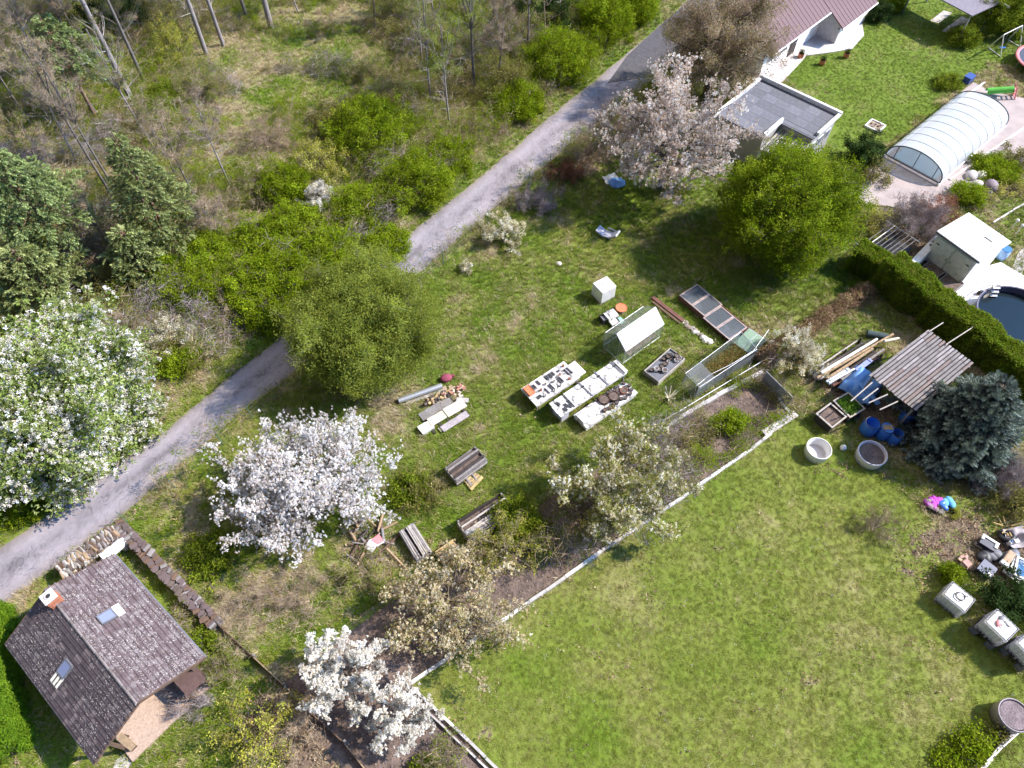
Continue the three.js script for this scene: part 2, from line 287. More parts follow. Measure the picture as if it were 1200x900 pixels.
const gardenPoly = [[-17.88, -16.93], [-14.44, -21.19], [-10.28, -26.03], [-4.47, -32.7], [2.46, -41.11], [7.57, -43.49], [16.11, -45.48], [26.14, -44.47], [22.63, -29.76], [14.59, -24.45], [8.56, -20.35], [-1.71, -13.14], [-6.48, -9.84], [-11.53, -13.14]];
const wildPoly = [[-19.61, -14.42], [-17.81, -16.68], [-11.53, -13.14], [-6.48, -9.84], [-9.61, -7.23], [-10.33, -6.51], [-7.56, -3.65], [-5.06, -1.48], [-23.02, -1.48], [-25.67, -7.45], [-22.54, -10.57]];
const lawnNorth = [[21.35, -53.76], [32.54, -62.18], [39.54, -69.65], [56.49, -69.65], [46.59, -48.62], [39.89, -55.59], [27.59, -43.98], [24, -38.85], [21.89, -33.09], [18.93, -43.49], [25.49, -48.09]];
const farRight = [[24.48, -38.42], [30.45, -40.19], [48.73, -53.16], [34.23, -22.34], [29.82, -23.53], [24.47, -32.32]];
const yardPoly = [[15.03, -24.14], [22.26, -29.4], [30.07, -22.93], [33.16, -20.08], [26.88, -6.72], [23.77, -10.57], [20.49, -10.57], [21.36, -13.14], [20.44, -15.7], [18.52, -18.47], [15.86, -20.69]];
// ground litter, worn spots and plant patches that the picture shows: [place, radius, dry straw, bare soil, weight]
const spots = [
  [[21.13, -13.5], 1.6, 0.5, 0.75, 1], [[23.13, -14.51], 1.5, 0.3, 0.75, 0.9], [[23.75, -12.7], 2.4, 0.2, 0.9, 1], [[19.09, -12.7], 0.9, 0.7, 0.2, 0.5], [[19.8, -11.62], 1.0, 0.3, 0.8, 0.7], [[18.51, -8.2], 0.6, 0.7, 0.3, 0.6], [[19.94, -7.75], 0.7, 0.7, 0.3, 0.6],
  [[1.06, -28.36], 2.6, 0.42, 0.05, 0.7], [[-5.14, -26.03], 1.6, 0.5, 0.05, 0.7], [[-6.31, -21.76], 2.2, 0.5, 0.1, 0.7], [[-6.4, -20.08], 1.8, 0.55, 0.1, 0.7], [[-2.78, -24.76], 2.0, 0.35, 0.05, 0.6], [[-2.06, -26.03], 2.2, 0.35, 0.05, 0.6],
  [[-11.48, -10.57], 2.6, 0.65, 0.12, 0.7], [[-12.54, -9.76], 2.0, 0.65, 0.1, 0.7], [[-8.67, -10.99], 2.0, 0.55, 0.15, 0.7], [[-11.26, -14.05], 2.0, 0.4, 0.1, 0.7], [[-14.1, -13.14], 1.6, 0.1, 0, 0.9], [[-15.38, -13.14], 1.5, 0.3, 0.1, 0.8], [[-10.11, -5.32], 2.6, 0.5, 0.85, 1], [[-8.14, -4.64], 2.2, 0.3, 0.9, 1], [[-7.26, -13.14], 2.0, 0.5, 0.6, 0.8], [[-5.48, -12.26], 1.8, 0.5, 0.5, 0.8], [[-2.55, -12.92], 2.2, 0.4, 0.5, 0.7],
  [[0, -14.75], 1.6, 0.3, 0.6, 0.7], [[-16.82, -15.46], 1.4, 0.4, 0.2, 0.6], [[-17.58, -14.98], 1.0, 0.5, 0.15, 0.6],
  [[2.44, -40.19], 2.2, 0.5, 0.6, 0.8], [[5.62, -42.52], 3.0, 0.4, 0.6, 0.9], [[9.12, -46.5], 3.0, 0.5, 0.5, 0.8], [[-2.27, -33.86], 1.6, 0.5, 0.4, 0.7], [[10.24, -29.76], 0.6, 0.9, 0.3, 0.7], [[34.24, -56.84], 2.4, 0.6, 0.5, 0.45], [[24.64, -51.41], 1.6, 0.7, 0.4, 0.4], [[35.98, -55.59], 1.4, 0.5, 0.6, 0.4],
  [[17.32, -25.39], 3.0, 0.55, 0.4, 0.8], [[20.12, -27.35], 2.2, 0.5, 0.3, 0.7], [[14.97, -22.64], 1.4, 0.5, 0.3, 0.7], [[17.16, -17.69], 0.9, 0.3, 0.8, 0.7], [[19.97, -22.05], 3.5, 0.2, 0.9, 0.9], [[33.32, -39.74], 4, 0.3, 0.6, 0.7], [[29.27, -36.7], 2.4, 0.3, 0.8, 0.9], [[26.05, -33.86], 3, 0.2, 0.9, 1],
  [[-16.01, -53.16], 5, 0.1, 0, 0.85], [[-19.23, -55.59], 3, 0.45, 0.1, 0.7], [[-13.46, -49.72], 4, 0.25, 0, 0.8], [[-15.89, -62.18], 3, 0.85, 0.2, 0.8], [[-20.65, -51.99], 4, 0.7, 0.05, 0.7], [[-23.04, -47.55], 4, 0.6, 0.2, 0.6], [[-22.72, -43.49], 4, 0.8, 0.3, 0.8], [[-27, -38.85], 3, 0.7, 0.6, 0.9], [[-37.78, -46.5], 6, 0.5, 0.85, 1], [[-19.7, -58.13], 2, 0.1, 0, 0.8], [[-2.63, -47.55], 3, 0.85, 0.2, 0.9], [[-4.49, -44.97], 2.5, 0.85, 0.2, 0.9],
  ...[[5.27, -7.64], [10.69, -10.78], [4.4, -13.14], [13.36, -6.72], [11.87, -4.77], [1.25, -5.94], [6.97, -10.57], [16.51, -10.99], [10.68, -13.14], [-1.49, -4.97], [3.55, -8.2], [13.18, -14.98]].map((p, i) => [p, 0.22 + 0.05 * (i % 4), 0.9, i % 3 ? 0.3 : 0.8, 0.9]), ...[[8.73, -14.51], [11.53, -13.14], [14.97, -8.2], [5.78, -10.99], [17.66, -6.72]].map((p, i) => [p, 1.6 + 0.3 * i, 0.5, 0.04, 0.6]), ...[[0.78, -7.45], [11.97, -8.97], [15.63, -4.97], [2.98, -4.97], [10.86, -16.93]].map((p, i) => [p, 1.4 + 0.3 * i, 0.08, 0, 0.7]),
  [[-19.05, -50.84], 2.2, 0.1, 0, 0.8], [[-24.89, -60.12], 4, 0.6, 0.15, 0.8], [[-14.25, -55.59], 2.5, 0.3, 0, 0.7], [[-11.53, -56.84], 3, 0.4, 0, 0.7], [[-35.86, -41.58], 3, 0.6, 0.7, 0.8], [[-24.04, -27.35], 2.6, 0.7, 0.5, 0.9], [[-21.04, -24.14], 2, 0.6, 0.3, 0.8], [[-16.87, -28.02], 2.4, 0.6, 0.3, 0.7], [[-21.46, -29.4], 3, 0.5, 0.3, 0.6], [[-26.12, -15.46], 2.2, 0.1, 0, 0.9],
];
function landAt(x, z) {   // what grows or lies here: dryness, bare soil, lushness
  const p = [x, z], jit = (fbm(x * 0.7, z * 0.7, 3, 71) - 0.5) * 1.6;
  let dry = 0.42, soil = 0.16, lush = 0.5, h = 0.16, kind = 'wood';
  const q = [x + jit, z + (fbm(x * 0.7, z * 0.7, 3, 77) - 0.5) * 1.6];
  if (inside(q, gardenPoly)) { dry = 0.14; soil = 0.02; lush = 0.66; h = 0.1; kind = 'garden'; }
  if (inside(q, wildPoly)) { dry = 0.22; soil = 0.05; lush = 0.75; h = 0.16; kind = 'wild'; }
  if (inside(q, lawnNorth)) { dry = 0.12; soil = 0.02; lush = 0.95; h = 0.07; kind = 'lawn'; }
  if (inside(q, farRight)) { dry = 0.3; soil = 0.3; lush = 0.55; h = 0.1; kind = 'garden'; }
  if (inside(q, yardPoly)) { dry = 0.3; soil = 0.15; lush = 0.6; h = 0.09; kind = 'garden'; }
  if (inside(p, lawnSouth)) { dry = 0.2; soil = 0.01; lush = 0.4; h = 0.07; kind = 'lawn'; }
  const d = edgeDist(p, roadWest, false), e = edgeDist(p, roadEast, false);
  if (d < 1.7 && kind === 'wood') { const k = 1 - d / 1.7; dry = lerp(dry, 0.2, k); soil = lerp(soil, 0.02, k); lush = lerp(lush, 0.75, k); h = lerp(h, 0.1, k); }
  if (e < 1.2) { const k = 1 - e / 1.2; dry = lerp(dry, 0.4, k); soil = lerp(soil, 0.25, k); }
  for (const [c, r, a, b, w] of spots) { const k = w * step(1.1, 0.35, dist(q, c) / r); if (k > 0) { dry = lerp(dry, a, k); soil = lerp(soil, b, k); if (a < 0.2) lush = lerp(lush, 0.8, k); } }
  return { dry, soil, lush, h, kind };
}
const PAL = { lush: [0.12, 0.186, 0.012], olive: [0.2, 0.215, 0.048], straw: [0.39, 0.325, 0.185], soil: [0.115, 0.083, 0.068], litter: [0.2, 0.145, 0.095] };
function landColour(x, z, l) {
  const a = fbm(x * 0.55, z * 0.55, 4, 11), b = fbm(x * 2.3, z * 2.3, 3, 17), c = fbm(x * 8, z * 8, 2, 23);
  const green = mixc(PAL.olive, PAL.lush, clamp(l.lush + ((a - 0.5) * 1.5 + (c - 0.5) * 0.6) * (l.kind === 'lawn' ? 0.6 : 1))), m = 0.45 * a + 0.3 * b + 0.25 * c;
  let col = mixc(green, PAL.straw, (l.kind === 'lawn' ? 0.34 : 0.8) * step(0.2, -0.16, m - 0.22 - 0.55 * l.dry + 0.02));
  col = mixc(col, mixc(PAL.soil, PAL.litter, c), step(0.08, -0.1, 0.3 * a + 0.4 * b + 0.3 * c - 0.12 - 0.62 * l.soil));
  const k = 0.8 + 0.4 * c;
  return [col[0] * k, col[1] * k, col[2] * k];
}
const GX = 100, GZ = 75, gx0 = -50, gz0 = -71, LW = 400, LH = 300, landGrid = [];
for (let j = 0; j <= LH; j++) for (let i = 0; i <= LW; i++) landGrid.push(landAt(gx0 + (i / LW) * GX, gz0 + (j / LH) * GZ));
function land(x, z) {
  const u = clamp((x - gx0) / GX, 0, 0.9999) * LW, v = clamp((z - gz0) / GZ, 0, 0.9999) * LH, i = Math.floor(u), j = Math.floor(v), a = u - i, b = v - j, q = (k) => landGrid[(j + (k >> 1)) * (LW + 1) + i + (k & 1)], o = { kind: q(a > 0.5 ? 1 : 0).kind };
  for (const n of ['dry', 'soil', 'lush', 'h']) o[n] = lerp(lerp(q(0)[n], q(1)[n], a), lerp(q(2)[n], q(3)[n], a), b);
  return o;
}
const groundMap = texture(2048, 1536, (u, v) => { const x = gx0 + u * GX, z = gz0 + v * GZ, c = landColour(x, z, land(x, z)), k = 0.82 + 0.36 * hash(u * 2048, v * 1536, 5); return [c[0] * k, c[1] * k, c[2] * k]; });
groundMap.wrapS = groundMap.wrapT = THREE.MirroredRepeatWrapping;
{
  const g = new THREE.PlaneGeometry(600, 600, 60, 60).rotateX(-Math.PI / 2), p = g.attributes.position, uv = g.attributes.uv;
  for (let i = 0; i < p.count; i++) uv.setXY(i, (p.getX(i) - gx0) / GX, (p.getZ(i) - gz0) / GZ);
  structure('ground', g, mat('grass and litter ground', [1, 1, 1], { map: groundMap, bump: soilBump, bumpScale: 0.02, roughness: 1 }));
}

// ---------------------------------------------------------------- the lane
function resample(line, n) { const len = [0]; for (let i = 1; i < line.length; i++) len.push(len[i - 1] + dist(line[i], line[i - 1])); const out = []; for (let k = 0; k < n; k++) { const s = (k / (n - 1)) * len[len.length - 1]; let i = 1; while (i < line.length - 1 && len[i] < s) i++; out.push(mid(line[i - 1], line[i], (s - len[i - 1]) / (len[i] - len[i - 1]))); } return out; }
function smoothLine(line, n) { const c = new THREE.CatmullRomCurve3(line.map(([x, z]) => V(x, 0, z)), false, 'centripetal'); return c.getSpacedPoints(n - 1).map((p) => [p.x, p.z]); }
{
  const n = 420, across = 10, w = smoothLine(roadWest, n), e = smoothLine(roadEast, n), pos = [], uv = [], idx = [];
  for (let i = 0; i < n; i++) {
    const a = (noise(i * 0.7, 1, 3) - 0.5) * 0.12 + (noise(i * 0.13, 2, 3) - 0.5) * 0.2, b = (noise(i * 0.7, 5, 4) - 0.5) * 0.12 + (noise(i * 0.13, 6, 4) - 0.5) * 0.2, wd = dist(w[i], e[i]);
    for (let k = 0; k <= across; k++) {
      const t = lerp(a / wd, 1 + b / wd, k / across), [x, z] = mid(w[i], e[i], t), d = Math.min(k, across - k);
      pos.push(x, d === 0 ? -0.01 : 0.02 + 0.004 * d, z); uv.push(k / across, i * 0.19 / 16);
      if (i && k) { const q = i * (across + 1) + k; idx.push(q - across - 2, q - across - 1, q - 1, q - 1, q - across - 1, q); }
    }
  }
  const g = new THREE.BufferGeometry(); g.setAttribute('position', new THREE.Float32BufferAttribute(pos, 3)); g.setAttribute('uv', new THREE.Float32BufferAttribute(uv, 2)); g.setIndex(idx); g.computeVertexNormals();
  const roadMap = texture(512, 2048, (u, v) => {
    const wheel = Math.exp(-(((u - 0.27) / 0.1) ** 2)) + Math.exp(-(((u - 0.73) / 0.1) ** 2)), crumb = Math.pow(Math.abs(u - 0.5) * 2, 5);
    const a = fbm(u * 3, v * 14, 4, 51, 0), b = fbm(u * 26, v * 130, 3, 55), s = hash(u * 512, v * 2048, 6), patch = step(0.6, 0.68, fbm(u * 2 + 4, v * 22, 3, 58));
    const k = 0.85 + 0.16 * wheel + 0.3 * (a - 0.5) + 0.3 * (b - 0.5) + 0.22 * (s - 0.5) - 0.1 * patch - 0.2 * Math.exp(-(((u - 0.5) / 0.06) ** 2)) * step(0.4, 0.6, fbm(u * 2, v * 30, 3, 61)) - 0.3 * step(0.035, 0.0, Math.abs(fbm(u * 6, v * 36, 4, 64) - 0.5)) * step(0.5, 0.6, fbm(u * 2, v * 9, 2, 66));
    return mixc([0.315 * k, 0.288 * k, 0.32 * k], [0.3 * k, 0.24 * k, 0.16 * k], crumb * (0.35 + b));
  });
  structure('road', g, mat('worn asphalt', [1, 1, 1], { map: roadMap, bump: texSpeck, bumpScale: 0.006, roughness: 0.92 }));
  const patch = [[7.73, -52.22], [9.66, -56.09], [13.1, -60.94], [15.65, -64.32], [20.58, -72.09], [26.94, -80.99], [29.02, -80.42], [23.31, -71.27], [17.04, -60.8], [11.49, -53.16]];
  structure('road_patch', prism(patch, 0.02, 0.055), mat('newer dark asphalt', [0.13, 0.125, 0.14], { map: texSpeck, roughness: 0.9 }));
}

{
  const r = rng(311), list = [], g = new THREE.IcosahedronGeometry(0.03, 0), e = [smoothLine(roadWest, 400), smoothLine(roadEast, 400)];
  for (let i = 0; i < 3500; i++) { const s = r() < 0.5 ? 0 : 1, k = Math.floor(r() * 400), o = 0.35 * (r() + r() - 0.9), a = e[s][k], b = e[1 - s][k], d = dist(a, b), p = mid(a, b, (o + 0.05) / d), c = 0.7 + 0.6 * r(); list.push([p[0] + 0.1 * (r() - 0.5), 0.015, p[1] + 0.1 * (r() - 0.5), r() * 6, r() * 6, 0, 0.3 + 1.1 * r() * r(), [0.26 * c, 0.23 * c, 0.22 * c], 0.7]); }
  tag(scatter(scene, 'gravel', g, mat('grit', [1, 1, 1], { roughness: 1 }), list), 'loose grit along both crumbling edges of the lane', 'gravel');
}
// ---------------------------------------------------------------- vegetable bed
structure('garden_soil', prism(bedPoly, -0.2, 0.03), M.soil);
{
  const r = rng(301), list = [], g = new THREE.IcosahedronGeometry(0.05, 0);
  while (list.length < 9000) { const x = lerp(-12, 15, r()), z = lerp(-36, -2, r()); if (!inside([x, z], bedPoly)) continue; const k = 0.7 + 0.7 * r(); list.push([x, 0.03, z, r() * 6, r() * 6, 0, 0.35 + 1.1 * r() * r(), [0.19 * k, 0.142 * k, 0.12 * k], 0.7]); }
  tag(scatter(scene, 'soil_clods', g, mat('soil clod', [1, 1, 1], { roughness: 1 }), list), 'loose brown soil clods in the long vegetable bed', 'soil');
}
// paved surfaces
const slabTop = (name, poly, y, m, parent = scene) => structure(name, prism(poly, -0.15, y), m, parent);
const houseTerrace = [[19.45, -52.92], [22.65, -56.59], [28.55, -62.89], [31.43, -65.06], [30.35, -59.18], [28.76, -57.1], [26.97, -56.59], [24.69, -56.09], [21.92, -52.45], [19.94, -50.84]];
slabTop('house_terrace', houseTerrace, 0.08, mat('house paving', [0.66, 0.61, 0.59], { map: texBlotch, bump: texSpeck, bumpScale: 0.004 }));
const poolTerrace = [[23.76, -37.98], [26.07, -41.95], [29.17, -44.97], [37.29, -52.34], [38.19, -51.07], [40.56, -50.17], [41.15, -47.55], [39.65, -43.98], [31.43, -38.68], [28.18, -36.96], [26.09, -37.81]];
slabTop('pool_terrace', poolTerrace, 0.07, mat('pinkish paving', [0.43, 0.365, 0.35], { map: texBlotch, bump: texSpeck, bumpScale: 0.004 }));
const poolDeck = [[26.74, -29.47], [29.53, -31.72], [31.86, -32.47], [33.31, -30.84], [34.49, -27.35], [32.01, -21.76], [30.19, -24.45], [28.38, -26.36]];
slabTop('pool_surround', poolDeck, 0.06, M.paleconcrete);
slabTop('cabin_path', [[-16.86, -3.55], [-16.11, -4.7], [-14.67, -6.29], [-14.28, -6.72], [-13.92, -6.51], [-15.06, -5.04], [-16.04, -3.84], [-16.28, -3.17], [-16.85, -3.17]], 0.05, M.concrete);
slabTop('yard_walk', [[32.35, -31.87], [33.28, -33.24], [34.87, -34.66], [35.4, -33.86], [33.79, -32.7], [32.83, -31.43]], 0.045, M.concrete);

// ---------------------------------------------------------------- cabin by the lane
{
  const r0 = [-20.11, -9.82], r1 = [-14.82, -5.28], at = mid(r0, r1), len = dist(r0, r1), half = 2.62, hr = 3.6, he = 2.35, pitch = Math.atan2(hr - he, half), sl = Math.hypot(half, hr - he);
  const t = thing('cabin', 'small cabin with lichen-flecked brown tiled roof and brick chimney beside the lane', 'cabin', at, turnOf(r0, r1));
  const L2 = len / 2, wallM = mat('cabin render', [0.6, 0.5, 0.42], { map: texBlotch, bump: texSpeck, bumpScale: 0.004 });
  const wallShape = (x) => { const s = new THREE.Shape([[-2.2, 0], [2.2, 0], [2.2, he], [0, hr - 0.2], [-2.2, he]].map((p) => new THREE.Vector2(...p))); return new THREE.ExtrudeGeometry(s, { depth: 0.25, bevelEnabled: false }).rotateY(Math.PI / 2).translate(x, 0, 0); };
  mesh(t, 'gable_wall', wallShape(L2 - 2.1), wallM); mesh(t, 'gable_wall', wallShape(-L2 + 0.35), wallM);
  for (const s of [-1, 1]) B(t, 'side_wall', wallM, len - 2.3, he + 0.1, 0.25, -0.8, 0, s * 2.08);
  const door = B(t, 'door', W.brown, 0.06, 1.95, 0.9, L2 - 1.81, 0.25, -0.9); B(door, 'handle', M.metal, 0.05, 0.04, 0.14, L2 - 1.76, 1.2, -0.62); for (const z of [-1.95, 1.95]) B(t, 'porch_post', W.brown, 0.12, he - 0.1, 0.12, L2 - 0.35, 0.2, z);
  const r = rng(77), tileMat = mat('concrete roof tile', [1, 1, 1], { map: texBlotch, bump: texSpeck, bumpScale: 0.004, roughness: 0.9 }), lichenMat = mat('lichen', [1, 1, 1], { roughness: 1 });
  const cols = 34, rows = 13, tw = len / cols, th = sl / rows;
  const tg = mergeGeometries([bx(tw * 0.94, 0.03, th * 1.12, 0, 0, 0), place(new THREE.CylinderGeometry(tw * 0.24, tw * 0.24, th * 1.1, 6, 1, false, 0, Math.PI), tw * 0.3, 0.016, 0, Math.PI / 2, 0, Math.PI / 2)]);
  const flake = new THREE.CircleGeometry(0.05, 6).rotateX(-Math.PI / 2);
  for (const s of [-1, 1]) {
    const slope = new THREE.Group(); slope.name = 'roof_slope'; t.add(slope); slope.position.set(0, hr, 0); slope.rotation.y = s > 0 ? 0 : Math.PI; if (s < 0) slope.userData.label = 'paler roof slope thick with lichen';
    const inner = new THREE.Matrix4().makeRotationX(pitch);
    const add = (name, g, m) => mesh(slope, name, g.applyMatrix4(inner), m);
    add('roof_deck', bx(len, 0.05, sl, 0, -0.09, sl / 2), W.dark);
    add('barge_board', bx(0.04, 0.16, sl + 0.05, L2 + 0.02, -0.12, sl / 2), W.brown); add('barge_board', bx(0.04, 0.16, sl + 0.05, -L2 - 0.02, -0.12, sl / 2), W.brown);
    add('gutter', rod([-L2, -0.06, sl + 0.06], [L2, -0.06, sl + 0.06], 0.06, 8), M.slate);
    const tiles = [], spotsL = [], e = new THREE.Euler(), q = new THREE.Quaternion();
    for (let j = 0; j < rows; j++) for (let i = 0; i < cols; i++) {
      const x = -L2 + (i + 0.5) * tw, d = (j + 0.5) * th, p = V(x, 0.012 + 0.01 * r(), d).applyMatrix4(inner), k = 0.82 + 0.36 * r(), pale = r() < (s < 0 ? 0.25 : 0.12);
      const c = pale ? [0.2 * k, 0.165 * k, 0.17 * k] : s < 0 ? [0.135 * k, 0.1 * k, 0.105 * k] : [0.105 * k, 0.083 * k, 0.094 * k];
      tiles.push([p.x, p.y, p.z, pitch - 0.075 + (r() - 0.5) * 0.03, 0, (r() - 0.5) * 0.02, 1, c]);
    }
    for (let i = 0; i < (s < 0 ? 5200 : 2600); i++) { const x = (r() - 0.5) * len, d = r() * sl, n = fbm(x * 1.3, d * 1.3, 3, s < 0 ? 5 : 6); if (n < 0.42) continue; const p = V(x, 0.062, d).applyMatrix4(inner), k = 0.75 + 0.5 * r(); spotsL.push([p.x, p.y, p.z, pitch - 0.07, r() * 0.3, 0, 0.2 + 0.5 * r() * r(), [0.36 * k, 0.335 * k, 0.325 * k]]); }
    scatter(slope, 'roof_tiles', tg, tileMat, tiles); scatter(slope, 'lichen', flake, lichenMat, spotsL);
    // roof window
    const wx = s < 0 ? -(lerp(-L2, L2, 0.4)) : lerp(-L2, L2, 0.47), wd = s < 0 ? 1.05 : 1.45, sg = new THREE.Group(); sg.name = 'roof_window'; slope.add(sg);
    mesh(sg, 'frame', mergeGeometries([bx(0.5, 0.1, 0.06, wx, 0.03, wd - 0.3), bx(0.5, 0.1, 0.06, wx, 0.03, wd + 0.3), bx(0.06, 0.1, 0.54, wx - 0.24, 0.03, wd), bx(0.06, 0.1, 0.54, wx + 0.24, 0.03, wd)]).applyMatrix4(inner), M.slate);
    mesh(sg, 'pane', bx(0.44, 0.02, 0.54, wx, 0.1, wd).applyMatrix4(inner), mat('sky blue roof glass', [0.2, 0.24, 0.38], { roughness: 0.08 }));
    if (s < 0) mesh(sg, 'flashing', bx(0.62, 0.02, 0.3, wx, 0.075, wd + 0.5).applyMatrix4(inner), mat('pale flashing', [0.8, 0.78, 0.68]));
    else for (let i = 0; i < 3; i++) mesh(sg, 'flashing', bx(0.12, 0.02, 0.5, wx - 0.2 + i * 0.2, 0.07, wd + 0.55).applyMatrix4(inner), mat('pale flashing', [0.8, 0.78, 0.68]));
  }
  const capG = new THREE.CylinderGeometry(0.13, 0.14, 0.36, 8, 1, false, -Math.PI / 2, Math.PI).rotateZ(Math.PI / 2).rotateX(0), capM = [0, 1, 2].map((k) => mat('ridge tile ' + k, [0.3 + 0.08 * k, 0.26 + 0.07 * k, 0.25 + 0.07 * k], { map: texBlotch }));
  for (let i = 0; i < 21; i++) { const m = mesh(t, 'ridge_tile', capG, capM[i % 3]); m.position.set(-L2 + 0.17 + i * (len - 0.34) / 20, hr - 0.02, 0); m.rotation.set(0, 0, 0.04); }
  const ch = new THREE.Group(); ch.name = 'chimney'; t.add(ch);
  const cx = -L2 + 0.75, brickG = bx(0.2, 0.075, 0.1), brickM = [0, 1, 2].map((k) => mat('chimney brick ' + k, [0.46 + 0.07 * k, 0.17 + 0.03 * k, 0.09 + 0.02 * k], { map: texBlotch }));
  B(ch, 'core', mat('mortar', [0.5, 0.46, 0.42]), 0.42, 1.22, 0.42, cx, 2.9, 0.02);
  for (let j = 0; j < 9; j++) for (let k = 0; k < 8; k++) { const side = k >> 1, o = (k & 1 ? 0.11 : -0.11) + (j & 1 ? 0.05 : -0.05), m = mesh(ch, 'brick', brickG, brickM[(j * 5 + k * 3) % 3]); m.position.set(cx + [0, 0.2, 0, -0.2][side] + (side % 2 ? 0 : o), 3.3 + j * 0.09, 0.02 + [0.2, 0, -0.2, 0][side] + (side % 2 ? o : 0)); m.rotation.y = side % 2 ? Math.PI / 2 : 0; }
  B(ch, 'cap', M.paleconcrete, 0.54, 0.07, 0.54, cx, 4.12, 0.02); mesh(ch, 'flue', new THREE.TorusGeometry(0.13, 0.04, 6, 16).rotateX(Math.PI / 2).translate(cx, 4.2, 0.02), M.concrete); C(ch, 'flue_opening', M.black, 0.11, 0.11, 0.02, cx, 4.195, 0.02);
  const floorM = mat('tan terrace floor', [0.74, 0.55, 0.42], { map: texSpeck, roughness: 0.9 });
  B(t, 'porch_floor', floorM, 2.3, 0.22, 4.0, L2 - 0.95, 0, 0.1);
  const bench = new THREE.Group(); bench.name = 'bench'; t.add(bench); B(bench, 'seat', W.tan, 0.9, 0.05, 0.3, L2 - 0.45, 0.65, 1.75, 0, 0.15, 0); for (const q of [-0.3, 0.3]) B(bench, 'leg', W.brown, 0.05, 0.43, 0.26, L2 - 0.45 + q, 0.22, 1.75);
}
{ const t = thing('board_shelter', 'small brown board shelter tucked under the cabin eave', 'shelter', [-13.95, -6.58], turnOf([-20.11, -9.82], [-14.82, -5.28])); B(t, 'board_roof', mat('brown shelter sheet', [0.16, 0.095, 0.08], { map: texWood }), 1.05, 0.05, 0.95, 0, 1.4, 0, 0, 0, -0.1); for (const a of [-0.45, 0.45]) for (const b of [-0.4, 0.4]) B(t, 'post', W.brown, 0.07, 1.36, 0.07, a, 0, b); }
// firewood stacked between cabin and lane
{
  const a = [-21.55, -11.44], b = [-19.63, -13.59], n = 40, r = rng(5), t = thing('firewood_stack', 'long stack of split firewood between the lane and the cabin roof', 'firewood', mid(a, b), turnOf(a, b));
  const len = dist(a, b), logs = [0, 1, 2].map((k) => { const s = rng(k + 9); return new THREE.CylinderGeometry(0.06 + 0.015 * k, 0.065 + 0.015 * k, 0.4, 5 + k).rotateX(Math.PI / 2).rotateZ(s() * 3); }), ms = [W.pale, W.grey, W.tan, W.bark, W.brown];
  B(t, 'lower_rows', W.bark, len, 0.62, 0.7); for (let j = 0; j < 3; j++) for (let i = 0; i < n; i++) for (const zz of [-0.2, 0.2]) { const m = mesh(t, 'log', logs[Math.floor(r() * 3)], ms[Math.floor(r() * 5)]); m.position.set(-len / 2 + (i + 0.5 + (j & 1) * 0.5) * (len / n), 0.66 + j * 0.12 + 0.03 * r(), zz + (r() - 0.5) * 0.16); m.rotation.set((r() - 0.5) * 0.2, (r() - 0.5) * 0.6, r() * 6); }
}
{
  const a = [-20, -12.35], b = [-19.21, -13.31], t = thing('water_trough', 'long white plastic trough leaning behind the firewood stack', 'trough', mid(a, b), turnOf(a, b));
  mesh(t, 'shell', new THREE.CylinderGeometry(0.32, 0.32, dist(a, b), 12, 1, false, 0, Math.PI).rotateZ(Math.PI / 2).translate(0, 0.45, 0), M.white); for (const s of [-0.6, 0.6]) B(t, 'stand', W.grey, 0.08, 0.5, 0.5, s * dist(a, b) * 0.5, 0, 0);
  const bk = thing('bucket', 'small grey bucket beside the white trough', 'bucket', [-19.28, -13.06], 0); ring(bk, 'body', M.offwhite, 0.2, 0.36, 0.02); mesh(bk, 'handle', new THREE.TorusGeometry(0.2, 0.012, 5, 14, Math.PI).translate(0, 0.36, 0), M.steel);
}
// low wall of stacked logs and old tiles running down from the lane
{
  const line = smoothLine([[-19.69, -14.02], [-18.28, -12.86], [-16.67, -11.57], [-14.96, -10.18], [-13.63, -9.11]], 40), r = rng(41), t = thing('log_wall', 'low wall of stacked dark logs and old tiles running down from the lane', 'wall', line[0], 0);
  const gs = [0, 1, 2].map((k) => new THREE.CylinderGeometry(0.12, 0.13, 0.62, 6 + k).rotateX(Math.PI / 2)), tileG = bx(0.2, 0.03, 0.34), ms = [W.grey, W.brown, W.bark, mat('old tile', [0.15, 0.11, 0.11], { map: texBlotch })];
  for (let i = 0; i < 39; i++) {
    const th = turnOf(line[i], line[i + 1]);
    for (let j = 0; j < 3; j++) { const m = mesh(t, 'log', gs[Math.floor(r() * 3)], ms[Math.floor(r() * 3)]); m.position.set(line[i][0] - line[0][0], 0.12 + j * 0.21, line[i][1] - line[0][1]); m.rotation.set(0, th + (r() - 0.5) * 0.25, 0); }
    for (const zz of [-0.17, 0.17]) { if (r() < 0.12) continue; const m = mesh(t, 'cap_tile', tileG, ms[r() < 0.5 ? 3 : Math.floor(r() * 3)]); m.position.set(line[i][0] - line[0][0] + Math.sin(th) * zz + (r() - 0.5) * 0.08, 0.66 + 0.08 * r(), line[i][1] - line[0][1] + Math.cos(th) * zz + (r() - 0.5) * 0.08); m.rotation.set((r() - 0.5) * 0.6, th + (r() - 0.5) * 1.3, (r() - 0.5) * 0.5); m.scale.set(0.7 + 0.7 * r(), 1, 0.6 + 0.6 * r()); }
  }
}
